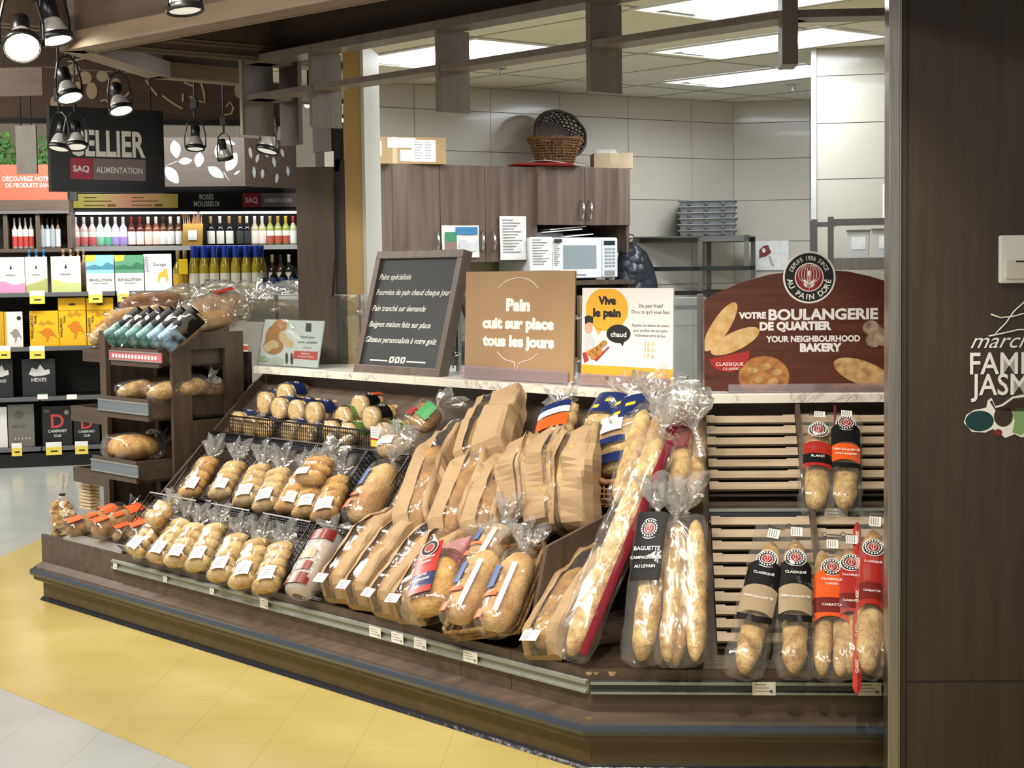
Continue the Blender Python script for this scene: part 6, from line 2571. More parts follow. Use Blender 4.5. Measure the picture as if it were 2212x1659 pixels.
# stacked clear containers behind the glass guard
for i in range(4):
    p = D1.px(745, 790, 1.42)
    t = thing('clear_container', ('bottom', 'second', 'third', 'top')[i]+' clear plastic cake container in the stack behind the glass guard', 'container', D1.M @ M.Translation((p[0]+.01*(i % 2), 1.36, 1.10+i*.082)), 'clear containers behind the glass')
    m = MB()
    m.loft([[(-e, -e*.8, z), (e, -e*.8, z), (e, e*.8, z), (-e, e*.8, z)] for e, z in ((.09, 0), (.105, .045))])
    m.build('base', BIN, t)
    m = MB()
    m.loft([[(-e, -e*.8, z), (e, -e*.8, z), (e, e*.8, z), (-e, e*.8, z)] for e, z in ((.108, .045), (.108, .05), (.095, .08))])
    m.build('lid', BIN, t)
t = thing('side_table', 'low grey table behind the glass guard carrying the clear containers', 'table', D1.M)
m = MB()
m.box(p[0]-.16, p[0]+.18, 1.2, 1.56, 1.07, 1.098)
m.build('top', SG, t)
for x in (p[0]-.15, p[0]+.15):
    m = MB()
    m.box(x, x+.02, 1.5, 1.52, 0, 1.07)
    m.build('leg', SG, t)
# ================================================================ wine aisle in the background
g0, g1 = zp(0, 1013, 0), zp(157, 1003, 0)
GW_ = Fr(g0.x, g0.y, 20)
gw = lambda u, v, b=0: GW_.px(u, v, b)
xl, xr = gw(-90, 800)[0], gw(420, 800)[0]
GBLK = mat('gondola_black', '17181a', .4)
EDGE = mat('shelf_edge_grey', '6c6e70', .35, .4)
t = thing('wine_gondola', 'black wine gondola with grey edged shelves behind the end rack', 'shelving', GW_.M)
m_ = MB()
m_.box(xl, xr, .03, .5, 0, .11)
m_.build('plinth', GBLK, t)
m_ = MB()
m_.box(xl, xr, .46, .5, .11, gw(100, 640)[1]+.02)
m_.build('back_panel', mat('gondola_back', '23241f', .6), t)
SH = []
for v in (632, 749, 857, 965):
    z = gw(90, v)[1]
    SH.append(z)
    m = MB()
    m.box(xl, xr, .0, .46, z-.012, z)
    s_ = m.build('shelf_board', GBLK, t)
    for k_ in range(3):
        a0, a1 = xl+(xr-xl)*k_/3+.004, xl+(xr-xl)*(k_+1)/3-.004
        m = MB()
        m.box(a0, a1, -.012, 0, z-.034, z+.001, .003)
        m.build('shelf_edge', EDGE, s_)


def wbox(label, u0, u1, v0, row, col, art=(), side=None, b=.03, grp='boxed wines on the gondola', top=None):
    """a wine box on shelf row; art: (shape, colour, args in box fractions)"""
    a0, a1 = gw(u0, 700, b)[0], gw(u1, 700, b)[0]
    z0 = SH[row]
    z1 = gw((u0+u1)/2, v0, b)[1]
    w_, h_ = a1-a0, z1-z0
    t = thing('wine_box', label, 'wine box', GW_.M @ M.Translation((a0, b, z0+.001)), grp)
    m = MB()
    m.box(0, w_, 0, .2, 0, h_, .002)
    m.build('carton', mat('box_'+col, col, .5), t)
    by = {}
    for i, q in enumerate(art):
        by.setdefault(q[1], []).append((i, q))
    for c_, qs in by.items():
        m = MB()
        for i, q in qs:
            y = -.0006-.0004*i
            if q[0] == 'r':
                m.prism([(w_*q[2], h_*q[3]), (w_*q[4], h_*q[3]), (w_*q[4], h_*q[5]), (w_*q[2], h_*q[5])], y, y+.0004)
            elif q[0] == 'p':
                m.prism([(w_*x, h_*z) for x, z in q[2]], y, y+.0004)
            elif q[0] == 'o':
                m.prism([(w_*q[2]+w_*q[4]*math.cos(2*PI*k/16), h_*q[3]+w_*q[5]*math.sin(2*PI*k/16)) for k in range(16)], y, y+.0004)
            else:
                T = M.Translation((w_*q[3], y, h_*q[4])) @ (M.Rotation(-PI/2, 4, 'Y') if len(q) > 6 else M.Identity(4))
                m.text(q[2], w_*q[5], 0, 0, 0, 'CENTER', .015, T=T)
        m.build('lettering' if qs[0][1][0] == 't' else 'print', mat('print_'+c_, c_, .5), t)
    return t


PEN = [('p', '2a2724', [(.45, .68), (.5, .8), (.54, .68), (.52, .66), (.47, .66)]), ('o', '8a8680', .48, .5, .2, .03)]
ROO = lambda c: [('p', c, [(.28, .42), (.42, .44), (.55, .52), (.72, .5), (.85, .36), (.97, .2), (.82, .3), (.7, .3), (.62, .14), (.55, .12), (.56, .26), (.45, .3), (.4, .36)])]
TREE = lambda c: [('p', c, [(.3, .62), (.4, .72), (.52, .66), (.66, .74), (.8, .66), (.92, .68), (.78, .6), (.6, .63), (.45, .58)])]
wbox('white and pink wine box with a penguin, left end of the upper gondola shelf', -2, 57, 556, 0, 'd8d5cf', [('p', 'c98ab0', [(0, 0), (1, 0), (1, .28), (.6, .22), (.3, .32), (0, .34)])]+PEN)
wbox('narrow white and olive wine box with a penguin beside the pink one', 58, 106, 555, 0, 'cfccc0', [('p', 'a3a868', [(0, 0), (1, 0), (1, .4), (.6, .3), (0, .2)])]+PEN, b=.06)
wbox('wide white and green wine box with a penguin', 114, 178, 554, 0, 'd6d3c6', [('p', 'b3bd7c', [(0, 0), (1, 0), (1, .26), (.6, .24), (.3, .32), (0, .38)])]+PEN)
for i, (u0, u1, c_, nm) in enumerate(((190, 250, '7fb3c4', 'blue'), (252, 314, '4f8a6a', 'green'))):
    wbox('white wine box with a %s landscape print and a yellow corner tag' % nm, u0, u1, 551, 0, 'e2e1dc', [('r', c_, 0, .5, 1, 1), ('p', {'blue': '3f7f94', 'green': '2f6a4c'}[nm], [(0, .68), (.3, .74), (.55, .68), (.75, .8), (1, .72), (1, .6), (0, .6)]), ('p', 'd9c93a', [(0, .82), (.3, .84), (.34, 1), (0, 1)]), ('t', '26241f', 'REVOLUTION', .5, .28, .13), ('t', '4a4842', 'PINOT GRIGIO' if nm == 'blue' else 'VIN BLANC', .5, .2, .08)])
wbox('white wine box with an orange dog drawing and black side lettering', 316, 374, 549, 0, 'dfdfe4', [('p', 'dba23c', [(.48, .4), (.56, .5), (.68, .52), (.74, .62), (.84, .56), (.86, .3), (.8, .2), (.76, .36), (.6, .38), (.52, .22), (.48, .22)]), ('t', '26241f', 'GOÛTEZ', .14, .72, .15, 1), ('t', '5a5852', 'Garage', .55, .68, .17)])
wbox('plain dark yellow wine box cut by the left edge on the second shelf', -30, 8, 674, 1, 'c49a1c', [])
wbox('white wine box with a kangaroo and orange edge on the second shelf', 9, 49, 674, 1, 'dcdad6', [('r', 'd69a2c', 0, 0, .12, 1), ('o', '26241f', .8, .82, .12, .12)]+ROO('8a8884'))
wbox('yellow kangaroo wine box with a brown side, left of the two tall ones', 64, 126, 672, 1, 'e3ae14', TREE('b8860f')+ROO('c9741a')+[('t', '26241f', 'WALLAROO', .13, .55, .15, 1), ('t', '26241f', 'TRAIL', .25, .76, .13, 1)])
for i, (u0, u1, nm) in enumerate(((127, 186, 'left'), (188, 246, 'right'))):
    wbox('tall yellow kangaroo wine box with a hand slot, %s one' % nm, u0, u1, 643, 1, 'e3ae14', TREE('b8860f')+ROO('c9741a')+[('r', 'b8860f', 0, .73, 1, .74), ('o', '3a2c10', .5, .86, .14, .04), ('t', '26241f', 'WALLAROO', .13, .38, .13, 1), ('t', '26241f', 'TRAIL', .25, .55, .11, 1)])
FOAM = [('p', 'c9c9c9', [(.2, .6), (.3, .78), (.45, .72), (.55, .86), (.68, .7), (.82, .72), (.84, .6), (.6, .55), (.35, .54)]), ('t', 'c9c9c9', 'HEXES', .5, .4, .16)]
wbox('black wine box with a white splash cut by the left edge on the third shelf', -30, 24, 777, 2, '1f2022', FOAM)
wbox('black wine box with a white splash and a green strip on the third shelf', 44, 116, 776, 2, '1f2022', FOAM+[('r', '3f6a2c', .45, .02, .75, .08)])
wbox('white wine box edge at the left of the bottom shelf', -30, 8, 880, 3, 'dcdcd8', [])
wbox('grey wine box with a round sketch on the bottom shelf', 10, 67, 874, 3, '6f6d66', [('o', '5a5852', .42, .75, .18, .18), ('t', '4f4d48', 'MERLOT', .42, .46, .14)]+[('o', 'd8d6d0', .25+.14*q, .2, .02, .035) for q in range(5)])
for i, (u0, u1, v0, nm) in enumerate(((84, 149, 878, 'left'), (152, 208, 886, 'right'))):
    wbox('black wine box with a big red letter on the bottom shelf, %s one' % nm, u0, u1, v0, 3, '1d1e1f', [('t', 'c33f40', 'D', .5, .46, .66), ('t', 'd8d8d4', 'CABERNET', .5, .34, .13), ('t', 'd8d8d4', 'Chill', .5, .22, .13), ('o', '8a8a88', .82, .84, .08, .08), ('r', '55565a', .06, .84, .26, .92)], b=.03+.02*i)
# small price tags hanging from the gondola edges
TY = mat('tag_yellow', 'e6cf55', .5)
for i, (u, v, wd, lb) in enumerate(((80, 633, 32, 'yellow price tag under the penguin wine boxes'), (206, 631, 30, 'yellow price tag under the blue landscape wine box'), (266, 629, 26, 'pale price tag under the green landscape wine box'), (8, 752, 28, 'yellow price tag at the left end of the second gondola shelf'), (80, 752, 32, 'yellow price tag under the left kangaroo wine box'), (92, 857, 22, 'white price tag under the black splash wine box'), (155, 857, 22, 'second white price tag on the third gondola shelf'), (36, 962, 22, 'narrow yellow price tag under the grey wine box'), (116, 960, 34, 'wide yellow price tag under the red letter wine box'), (176, 958, 28, 'yellow price tag beside the lowest rack tray'))):
    a, z = gw(u, v, -.014)
    w_ = wd*.0036
    t = thing('shelf_tag', lb, 'price tag', GW_.M @ M.Translation((a, -.0135, z)), 'price tags on the wine gondola')
    wt = lb[0] == 'w' and 'white' in lb or 'second white' in lb
    m = MB()
    m.box(-w_/2, w_/2, -.002, 0, -.02, .018)
    m.build('white_card', PAPER, t)
    if not wt:
        m = MB()
        m.box(-w_/2, w_/2, -.0025, -.0005, -.085, -.02)
        m.build('yellow_card', TY, t)
        m = MB()
        m.box(-w_*.2, w_*.25, -.003, -.0025, -.06, -.048)
        m.build('price', INK, t)

# bottles
GLS = lambda c: mat('bottle_'+c, c, .08, 0, None, spec=.6)


def bottle(label, mw, h, r, glass, caps, labc, grp, lab2=None, kind='bottle', capf=.22, labf=(.12, .5), nk=.36):
    t = thing('wine_bottle', label, kind, mw, grp)
    nr = r*nk
    m = MB()
    m.sm = True
    m.lathe([(r*.9, 0), (r, h*.02), (r, h*.56), (r*.9, h*.63), (nr*1.2, h*.74), (nr, h*.8), (nr, h*(1-capf)+.001)], 14)
    m.build('glass', glass, t)
    m = MB()
    m.sm = True
    m.lathe([(nr*1.12, h*(1-capf)), (nr*1.12, h*.96), (nr*1.2, h*.965), (nr*1.2, h), (0, h)], 12)
    m.build('capsule', caps, t)
    m = MB()
    m.sm = True
    n = 8
    a0, a1 = R(180+20), R(360-20)
    m.loft([[((r+.0012)*math.cos(a0+(a1-a0)*i/n), (r+.0012)*math.sin(a0+(a1-a0)*i/n), z) for i in range(n+1)] for z in (h*labf[0], h*labf[1])], False, False)
    lo = m.build('label', mat('wl_'+labc, labc, .5), t)
    if lab2:
        m = MB()
        m.sm = True
        a0, a1 = R(180+22), R(360-22)
        m.loft([[((r+.002)*math.cos(a0+(a1-a0)*i/n), (r+.002)*math.sin(a0+(a1-a0)*i/n), z) for i in range(n+1)] for z in (h*(labf[0]+.005), h*(labf[0]+(labf[1]-labf[0])*.6))], False, False)
        m.build('label_print', mat('wl_'+lab2, lab2, .5), lo)
    return t


WSP = yp(400, 532, 15.3)
WS = Fr(WSP.x, WSP.y, 20)
ws = lambda u, v, b=0: WS.px(u, v, b)
x0, x1 = ws(152, 500)[0], ws(660, 500)[0]
zb_ = ws(400, 531)[1]
ztop = ws(400, 403)[1]
t = thing('wine_wall_shelf', 'black lit wall shelving with rows of wine bottles', 'shelving', WS.M)
m_ = MB()
m_.box(x0, x1, .36, .4, 0, ztop)
m_.build('back_panel', mat('wine_back_panel', '2b221b', .6), t)
m_ = MB()
for x in (x0, x0+(x1-x0)*.53, x1-.03):
    m_.box(x, x+.03, .0, .36, 0, ztop)
m_.build('upright', GBLK, t)
m_ = MB()
m_.box(x0, x1, -.06, .4, ws(400, 418)[1], ztop)
m_.box(x0, x1, -.05, .1, ws(400, 457)[1], ws(400, 450)[1])
m_.box(x0, x1, -.03, .1, ws(400, 450)[1], ws(400, 418)[1])
m_.build('header', GBLK, t)
for zz in (zb_, zb_-.42, zb_-.84):
    m = MB()
    m.box(x0, x1, -.02, .36, zz-.02, zz)
    sb = m.build('shelf_board', GBLK, t)
    m = MB()
    m.box(x0, x1, -.03, -.02, zz-.04, zz+.002)
    m.build('shelf_edge', mat('shelf_edge_pale', 'b9bdbd', .3, .2), sb)
m_ = MB()
m_.box(x0+.05, x1-.05, .0, .05, ws(400, 462)[1], ws(400, 457)[1]-.002)
m_.build('light_strip', mat('shelf_led', 'f4f8ff', .3, emit=1.8), t)
l_ = area('shelf_led_lamp', (0, 0, 0), (x1-x0)*.95, .06, 5, (1, .98, .94))
l_.parent = t
l_.location = ((x0+x1)/2, -.12, ws(400, 463)[1])
l_.rotation_euler = (R(20), 0, 0)
BT = [(164, 'd9b3b3', 'e6e2dc', 'c98080', 'clear'), (182, 'd9b3b3', 'e6e2dc', 'd76a6a', 'clear'), (200, 'd9b3b3', 'e6e2dc', 'd25f6a', 'clear'), (217, 'bcd3c6', 'e4e8e4', '8fd0b4', 'clear'), (233, 'bcd3c6', 'e4e8e4', '5fbf97', 'clear'), (250, 'c6bcd9', 'e4e2ea', 'a99ad6', 'clear'), (267, 'c6bcd9', 'e4e2ea', 'a594d8', 'clear'),
      (285, '57201c', 'e9e6e2', None, 'red'), (303, '57201c', 'e9e6e2', None, 'red'), (321, '7a4632', 'efd9cf', None, 'white'), (338, '7a4632', 'efd9cf', None, 'white'), (353, '5a3a22', 'e6e8e8', None, 'dark'), (369, '5a3a22', 'e6e8e8', None, 'white'), (387, '5a3a22', 'e6e6ee', None, 'white'),
      (456, '15171a', 'dfe0da', None, 'gold'), (476, '15171a', 'dfe0da', None, 'white'), (496, '15171a', 'dfe0da', None, 'gold'), (519, '15171a', '35383a', None, 'gold'), (534, '15171a', '2d3034', None, 'white'), (551, 'a9a07a', 'e9dcd6', None, 'white'), (567, 'a9a07a', 'e9dcd6', None, 'white'), (584, '8f9a4c', 'e6e4e0', 'b85a4a', 'gold'), (601, '8f9a4c', 'e6e4e0', 'b85a4a', 'gold'), (618, '8f9a4c', 'e6e4e0', 'b85a4a', 'yellow'), (634, 'a9b98a', 'e4ebe2', None, 'redcap')]
CAPC = {'clear': 'c9c6c2', 'red': '7a2a2a', 'white': 'd8d6d2', 'dark': '3a3028', 'gold': 'a8905a', 'yellow': 'c9b73a', 'redcap': 'b83330'}
hb = ws(400, 465)[1]-zb_-.01
for i, (u, g_, l1, l2, cp) in enumerate(BT):
    ordw = ['first', 'second', 'third', 'fourth', 'fifth', 'sixth', 'seventh', 'eighth', 'ninth', 'tenth', 'eleventh', 'twelfth', 'thirteenth', 'fourteenth']
    side = 'left' if i < 14 else 'right'
    j = i if i < 14 else i-14
    a = ws(u, 520, .08)[0]
    bottle('%s bottle from the left on the %s half of the lit wall shelf' % (ordw[j], side), WS.M @ M.Translation((a, .08, zb_+.001)), hb, .036, GLS(g_), mat('cap_'+cp, CAPC[cp], .4), l1, 'wine bottles on the lit wall shelf', l2, capf=.3, labf=(.06, .5))
# second shelf of the wall: bottle tops seen over the boxes
for i, u in enumerate((205, 228, 251, 300, 330, 358, 588, 606, 624)):
    a = ws(u, 560, .06)[0]
    c_ = ('2a2018', '3b2f22', '1c2a22')[i % 3]
    bottle('dark bottle on the lower wall shelf, %s from the left' % ordw[i], WS.M @ M.Translation((a, .06, zb_-.42+.001)), .33, .038, GLS(c_), mat('cap_'+('gold', 'dark', 'white')[i % 3], CAPC[('gold', 'dark', 'white')[i % 3]], .4), '9a958a', 'dark bottles on the lower wall shelf')
# yellow paper pack among the bottles
a = ws(410, 500, .0)[0]
t = thing('paper_bag_pack', 'yellow paper pack with dry twigs standing among the wine bottles', 'gift bag', WS.M @ M.Translation((a, .0, zb_+.001)))
m_ = MB()
m_.loft([[(-.07, -.03, 0), (.11, -.03, 0), (.11, .03, 0), (-.07, .03, 0)], [(-.06, -.02, .2), (.12, -.02, .2), (.12, .02, .2), (-.06, .02, .2)]])
m_.build('bag', mat('pack_ochre', 'a8843a', .7), t)
m_ = MB()
random.seed(3)
for i in range(12):
    x = -.05+.014*i
    m_.tube([(x, 0, .18), (x+random.uniform(-.02, .02), .0, .26+random.uniform(0, .07))], [.006, .002], 5)
m_.build('twig', mat('twig_tan', 'a5754f', .7), t)
m_ = MB()
m_.box(-.02, .06, -.034, -.03, .05, .14)
m_.build('label', PAPER, t)
# header signs
for nm, lb, u0, u1, v0, v1, body in (('header_sign', 'yellow and pink header strip above the lit wine shelf', 158, 385, 419, 449, None), ('header_sign', 'black header sign with white lettering between the yellow and burgundy signs', 395, 497, 417, 448, 'R'), ('header_sign', 'burgundy and grey header sign at the right end of the wine wall', 524, 640, 417, 447, 'S')):
    a0, z1 = ws(u0, v0, -.07)
    a1, z0 = ws(u1, v1, -.07)
    t = thing(nm, lb, 'sign', WS.M @ M.Translation((a0, -.07, z0)), None)
    w_, h_ = a1-a0, z1-z0
    m = MB()
    if body is None:
        m.box(0, w_, 0, .006, 0, h_)
        mm, tt_, b_ = nt('yellow_pink_print')
        tc_ = tt_.nodes.new('ShaderNodeTexCoord')
        sp_ = tt_.nodes.new('ShaderNodeSeparateXYZ')
        rp_ = tt_.nodes.new('ShaderNodeValToRGB')
        tt_.links.new(tc_.outputs['Generated'], sp_.inputs[0])
        tt_.links.new(sp_.outputs[0], rp_.inputs[0])
        e_ = rp_.color_ramp.elements
        e_[0].color, e_[1].color = hx('e0da4c'), hx('eee05c')
        for p_, c_ in ((.2, 'ece27a'), (.5, 'eaa98c'), (.75, 'ecbf7c')):
            e_.new(p_).color = hx(c_)
        tt_.links.new(rp_.outputs[0], b_.inputs['Base Color'])
        m.build('strip', mm, t)
        m = MB()
        for x in (.1, .55):
            for q, ln in ((.7, .12), (.45, .26), (.15, .2)):
                m.box(w_*x, w_*(x+ln), -.0008, 0, h_*q, h_*(q+.08))
            m.box(w_*(x+.22), w_*(x+.3), -.0008, 0, h_*.1, h_*.28)
        m.build('print', mat('print_brown', '8a6a3c', .6), t)
    elif body == 'R':
        m.box(0, w_, 0, .006, 0, h_)
        m.build('panel', mat('sign_black', '121415', .4), t)
        m = MB()
        m.text('ROSÉS', h_*.5, w_*.5, h_*.56, -.001, 'CENTER', .02, sx=.7)
        m.text('MOUSSEUX', h_*.5, w_*.5, h_*.08, -.001, 'CENTER', .02, sx=.7)
        m.build('lettering', WHITE, t)
    else:
        m.box(0, w_*.32, 0, .006, 0, h_)
        m.build('burgundy_panel', mat('sign_burgundy', 'a82c45', .45), t)
        m = MB()
        m.box(w_*.335, w_, 0, .006, 0, h_)
        m.build('grey_panel', mat('sign_mauve_grey', '7f7074', .45), t)
        m = MB()
        m.text('SAQ', h_*.5, w_*.16, h_*.32, -.001, 'CENTER', .03, sx=.9)
        m.text('ALIMENTATION', h_*.42, w_*.665, h_*.34, -.001, 'CENTER', .015, sx=.66)
        m.build('lettering', WHITE, t)

# blue capped bottles on a stand
BP = yp(490, 640, 11.2)
FBt = Fr(BP.x, BP.y, 12)
zt_ = FBt.px(490, 640)[1]
a0, a1 = FBt.px(372, 640)[0], FBt.px(650, 640)[0]
t = thing('bottle_stand', 'dark display stand under the blue capped bottles', 'display stand', FBt.M)
m_ = MB()
m_.box(a0, a1, -.06, .34, 0, zt_-.02)
m_.build('body', WDV, t)
m_ = MB()
m_.box(a0-.01, a1+.01, -.07, .35, zt_-.02, zt_)
m_.build('top', GBLK, t)
OLIVE = mat('bottle_yellow_oil', '9a8a22', .08, 0, 'b09c2e', 6, spec=.6)
BLUEC = mat('cap_blue_foil', '2449c8', .3, .3)
for row, us in ((0, (419, 441, 463, 486, 509, 532, 554)), (1, (430, 452, 475, 498, 521, 543, 565))):
    for i, u in enumerate(us):
        b = row*.075
        a = FBt.px(u, 600, b)[0]
        bottle('%s yellow bottle with a blue foil cap from the left, %s row' % (ordw[i], ('front', 'back')[row]), FBt.M @ M.Translation((a, b, zt_+.001)), FBt.px(490, 531)[1]-zt_, .033, OLIVE, BLUEC, 'd5d2c6', 'blue capped yellow bottles', '4f5a6e' if row else None, capf=.34, labf=(.2, .46), nk=.5)
for i, u in enumerate((386, 400)):
    a = FBt.px(u, 600, .02)[0]
    bottle('%s pale yellow bottle beside the white dog box' % ('left', 'right')[i], FBt.M @ M.Translation((a, .0+.05*i, zt_+.001)), .31, .034, mat('bottle_pale_oil', '8f8a30', .08, spec=.6), mat('cap_gold', CAPC['gold'], .4), 'd2a92a', 'pale yellow bottles')
for i, u in enumerate((592, 612, 634)):
    a = FBt.px(u, 600, .02)[0]
    bottle('%s dark bottle with a blue label right of the blue caps' % ordw[i], FBt.M @ M.Translation((a, .02, zt_+.001)), FBt.px(600, 575)[1]-zt_, .032, GLS('16201d'), mat('cap_dark', CAPC['dark'], .4), '2f4f8c', 'dark bottles with blue labels', None, labf=(.25, .6))
t = thing('promo_tag', 'bright yellow tag hung on the pale yellow bottles', 'price tag', FBt.M @ M.Translation((FBt.px(396, 592, -.04)[0], -.04, FBt.px(396, 592, -.04)[1])))
m_ = MB()
m_.box(-.03, .03, -.002, 0, 0, .1)
m_.build('card', mat('card_bright_yellow', 'e8c812', .5), t)

# corner cabinet with bottles, upper left
CP = yp(75, 535, 13.75)
FC = Fr(CP.x, CP.y, 14)
fc = lambda u, v, b=0: FC.px(u, v, b)
x0, x1, xm = fc(-40, 500)[0], fc(152, 500)[0], fc(82, 500)[0]
zs_, zt3 = fc(75, 537)[1], fc(75, 432)[1]
t = thing('wooden_wine_niche', 'brown wooden niche with a thick top holding bottles at the left edge', 'shelving', FC.M)
m_ = MB()
m_.box(x0, x1, -.05, .4, fc(75, 456)[1], zt3)
m_.m = 1
m_.box(x0, x1, -.06, -.05, fc(75, 462)[1], fc(75, 456)[1])
m_.build('top', [WD, EDGE], t)
m_ = MB()
for u in (8, 78, 146):
    a = fc(u, 500)[0]
    m_.box(a, a+.035, -.03, .36, zs_, fc(75, 458)[1])
m_.build('upright', WDV, t)
m_ = MB()
m_.box(x0, x1, .34, .38, zs_, fc(75, 458)[1])
m_.build('back', mat('niche_back', '241c17', .6), t)
m_ = MB()
m_.box(x0, x1, -.04, .38, zs_-.03, zs_)
m_.box(x0, x1, .3, .38, 0.0, zs_-.03)
m_.build('shelf_board', WD, t)
for i, (u, c_, l_) in enumerate(((32, '8f8a84', 'dedad4'), (44, '9a958f', 'dedad4'), (56, '8f8a84', 'e2ded8'), (68, '9a958f', 'dedad4'), (92, '6a6d6f', '8f9aa0'), (103, '4a5a66', 'a9b4ba'), (114, '6a6d6f', '8f9aa0'), (126, '7a5a4a', 'b4bcc0'))):
    a = fc(u, 520, .05)[0]
    bottle('%s bottle from the left in the brown wooden niche' % ordw[i], FC.M @ M.Translation((a, .05, zs_+.001)), fc(50, 470)[1]-zs_, .021, GLS(c_), mat('cap_clear' if i < 4 else 'cap_dark', CAPC['clear'], .4), l_, 'bottles in the wooden niche', 'a33a30' if i < 4 else None, capf=.25, labf=(.06, .62))
for i, (u, c_, nm) in enumerate(((62, '2f5f86', 'blue'), (78, '2f5f86', 'blue'), (94, '2f5f86', 'blue'), (136, '8a6f5a', 'tan'), (152, '8a6f5a', 'tan'), (168, '8a6f5a', 'tan'), (180, '8a6f5a', 'tan'))):
    a = gw(u, 545, .3)[0]
    bottle('%s short %s topped jar behind the penguin boxes' % (ordw[i if i < 3 else i-3], nm), GW_.M @ M.Translation((a, .3, SH[0]+.001)), gw(80, 540, .3)[1]-SH[0], .03, GLS(c_), mat('captop_'+nm, c_, .4), c_, 'jars behind the penguin boxes', capf=.12)

# signs
OP_ = yp(70, 430, 13.9)
FO = Fr(OP_.x, OP_.y, 14)
a0, z1 = FO.px(-60, 356)
a1, z0 = FO.px(146, 431)
zbase = FO.px(75, 433)[1]
t = thing('orange_sign', 'orange sign with white French lettering standing on the wooden niche', 'sign', FO.M)
m_ = MB()
m_.box(a0, a1, 0, .01, zbase, z1)
m_.build('panel', mat('sign_orange', 'd9583c', .5), t)
m_ = MB()
fit(m_, 'DÉCOUVREZ NOTRE SÉLECTION', FO.M, 6, 172, 391, 10, -.001, .01)
fit(m_, 'DE PRODUITS SANS ALCOOL', FO.M, 12, 160, 405, 10, -.001, .01)
m_.build('lettering', WHITE, t)
LEAFM = mat('leaf_green', '2f5a2a', .5, 0, '4f7f3a', 12)
t = thing('potted_greenery', 'dense green artificial foliage behind the orange sign', 'plant', FO.M)
m_ = MB()
random.seed(11)
for i in range(420):
    u, v = random.uniform(-30, 158), random.uniform(296, 372)
    if v > 365 and u < 140:
        continue
    x, z = FO.px(u, v, .15)
    p = V((x, .15+random.uniform(-.06, .06), z))
    d = V((random.uniform(-1, 1), random.uniform(-1, .2), random.uniform(-1, 1))).normalized()
    e = d.orthogonal().normalized()*.018
    l_ = .06
    m_.poly([p, p+d*l_*.5+e, p+d*l_, p+d*l_*.5-e])
m_.build('foliage', LEAFM, t)
m_ = MB()
for u in (10, 60, 110):
    x, z = FO.px(u, 350, .15)
    m_.tube([(x, .15, zbase), (x+.01, .15, z)], .01, 6)
x, z = FO.px(75, 425, .15)
m_.box(x-.4, x+.35, .08, .22, zbase, zbase+.1)
m_.build('planter', GBLK, t)

SP_ = yp(232, 410, 10.9)
FSG = Fr(SP_.x, SP_.y, 42)
a0, z1 = FSG.px(107, 262)
a1, z0 = FSG.px(357, 418)
t = thing('wine_department_sign', 'large black hanging sign with white capitals over burgundy and grey bands', 'sign', FSG.M)
m_ = MB()
m_.box(a0, a1, 0, .05, z0, z1+.1)
m_.build('panel', mat('sign_black', '121415', .4), t)
m_ = MB()
fit(m_, 'CELLIER', FSG.M, 150, 314, 334, 56, -.001, .03)
fit(m_, 'SAQ', FSG.M, 158, 193, 370, 13, -.003, .03)
fit(m_, 'ALIMENTATION', FSG.M, 208, 308, 373, 13, -.003, .012)
m_.build('lettering', WHITE, t)
m_ = MB()
patch(m_, FSG.M, [(152, 341), (200, 342), (200, 388), (152, 386)], -.001)
m_.build('burgundy_band', mat('sign_burgundy', 'a82c45', .45), t)
m_ = MB()
patch(m_, FSG.M, [(201, 342), (315, 345), (315, 391), (201, 388)], -.001)
m_.build('grey_band', mat('sign_mauve_grey', '7f7074', .45), t)
m_ = MB()
for f in (.1, .9):
    m_.tube([(a0+(a1-a0)*f, .025, z1+.1), (a0+(a1-a0)*f, .025, 3.5)], .006, 6)
m_.build('hanger', BLKM, t)

LP = yp(440, 400, 14.2)
FL = Fr(LP.x, LP.y, 14)
SGB = wood('leaf_sign_wood', '362c26', '423730', .5, False)
t = thing('leaf_sign', 'brown boxed sign with cut-out white leaves above the wine wall', 'sign', FL.M)
a0, z1 = FL.px(355, 297)
a1, z0 = FL.px(530, 402)
m_ = MB()
m_.box(a0-.5, a1, 0, .05, z0, z1)
m_.build('front_panel', SGB, t)
FL2 = Fr(*FL.w(a1, 0, 0).xy, 58)
m_ = MB(FL.M.inverted() @ FL2.M)
b1 = FL2.px(640, 350)[0]
m_.box(0, b1, 0, .05, z0, z1)
m_.build('side_panel', SGB, t)
LF = mat('leaf_grey_white', '8f9698', .5)  # plain grey-white of the leaf cut-outs
m_ = MB()


def leaf(m, Mw, u, v, L, wd, ang, y):
    c, s = math.cos(ang), math.sin(ang)
    o = [(-.5, 0), (-.25, .42), (.1, .5), (.5, 0), (.1, -.5), (-.25, -.42)]
    o = smooth(o+[o[0]], 4)[:-1]
    patch(m, Mw, [(u+L*x*c-wd*z*s, v+L*x*s+wd*z*c) for x, z in o], y)


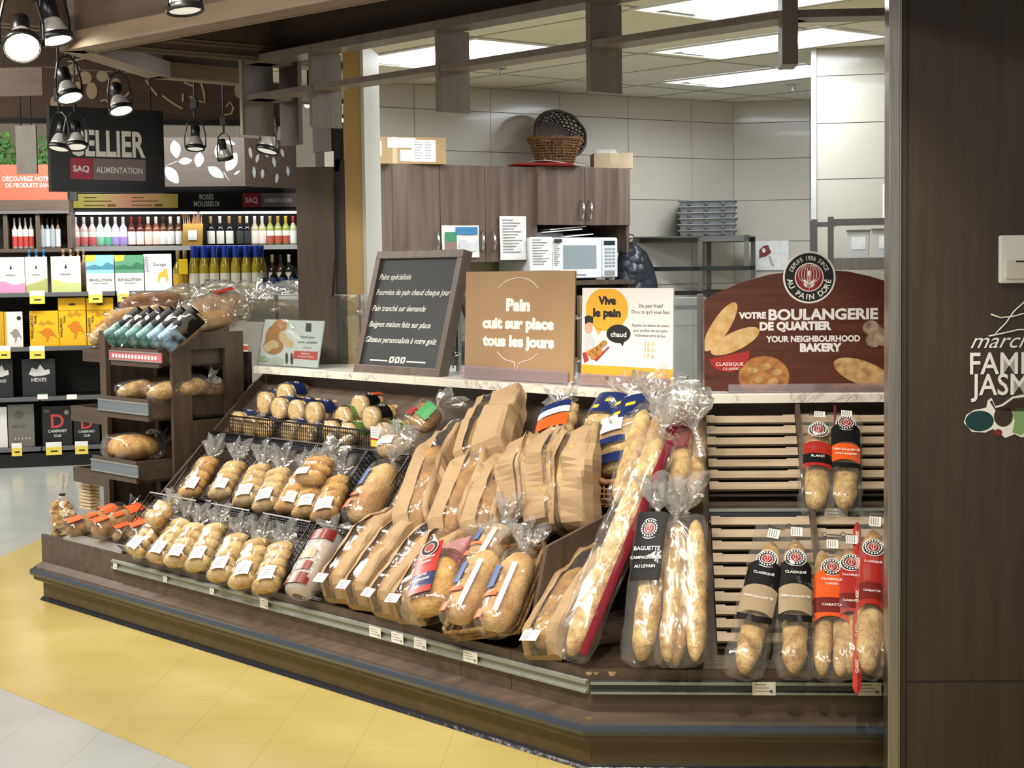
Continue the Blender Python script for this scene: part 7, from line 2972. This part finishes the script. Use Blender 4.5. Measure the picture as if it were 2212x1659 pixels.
for u, v, L, wd, an in ((379, 322, 40, 22, 1.4), (400, 348, 30, 15, -.1), (371, 378, 46, 24, .9), (430, 345, 34, 20, 1.7), (475, 330, 42, 22, 1.35), (500, 350, 46, 24, -1.1), (466, 372, 42, 20, .6), (497, 308, 24, 9, .3), (512, 373, 18, 5, -.6)):
    leaf(m_, FL.M, u, v, L, wd, an, -.001)
stroke(m_, FL.M, [(357, 360), (370, 354), (384, 348)], -.003, .006)
stroke(m_, FL.M, [(483, 372), (490, 383), (497, 393)], -.003, .006)
m_.build('leaf_cut_outs', LF, t)
m_ = MB(FL.M.inverted() @ FL2.M)
for u, v, L, an in ((541, 330, 26, 1.4), (556, 342, 20, 1.8), (549, 372, 26, 1.5), (575, 330, 22, 1.3), (567, 375, 22, 1.6), (592, 350, 24, 1.4), (598, 385, 22, 1.7), (610, 330, 20, 1.3), (622, 370, 22, 1.5)):
    leaf(m_, FL2.M, u, v, L, 7, an, -.001)
m_.build('side_leaf_cut_outs', LF, t)

m_ = MB()
for f in (.05, .5, .95):
    m_.tube([(a0-.3+(a1-a0+.3)*f, .025, z1), (a0-.3+(a1-a0+.3)*f, .025, 4.2)], .006, 6)
m_.build('hanger', BLKM, t)

# brown panel cabinet beside the yellow post
a0, zq_ = FP.px(640, 362)
a1 = FP.px(744, 362)[0]
t = thing('tall_wood_panel', 'tall brown wooden panel cabinet beside the yellow wall post', 'cabinet', FP.M)
m_ = MB()
m_.box(a0, a1-.05, -.02, .3, 0, zq_)
m_.build('front_panel', WDV, t)
m_ = MB()
m_.box(a1-.05, a1, .0, .3, 0, FP.px(735, 335)[1]-.02)
m_.build('side_stile', wood('stile_wood', '39302a', '463b33', .45), t)
t = thing('hanging_cable', 'thin dark cable hanging down the brown wooden panel', 'cable', FP.M)
m_ = MB()
m_.sm = True
cp__ = [FP.px(u, v, -.026) for u, v in smooth([(738, 345), (730, 400), (726, 460), (728, 520), (722, 580), (718, 640)])]
m_.tube([(x, -.026, z) for x, z in cp__], .004, 6)
m_.build('cable', BLKM, t)
a0, z1 = FP.px(719, 262)
a1, z0 = FP.px(738, 358)
t = thing('wall_screen', 'narrow black screen seen edge-on above the brown panel', 'screen', FP.M)
m_ = MB()
m_.box(a0, a1, .0, .08, z0-.03, z1, .004)
m_.build('screen', BLK, t)
for u, v, lb in ((730, 260, 'twin white emergency lamp beside the lattice fins'), (664, 227, 'single white emergency lamp between the lattice fins')):
    x, z = FP.px(u, v, .3)
    t = thing('emergency_lamp', lb, 'lamp', FP.M @ M.Translation((x, .3, z)))
    m = MB()
    m.sm = True
    for dx in ((-.012, .012) if u > 700 else (0,)):
        m.ell((dx, 0, 0), .014, .014, .012)
    m.build('bulb', BULB, t)
    m = MB()
    m.box(-.03, .03, .005, .05, .012, .03)
    m.tube([(0, .03, .03), (0, .03, 3.0-z)], .006, 6)
    m.build('bracket', BLKM, t)
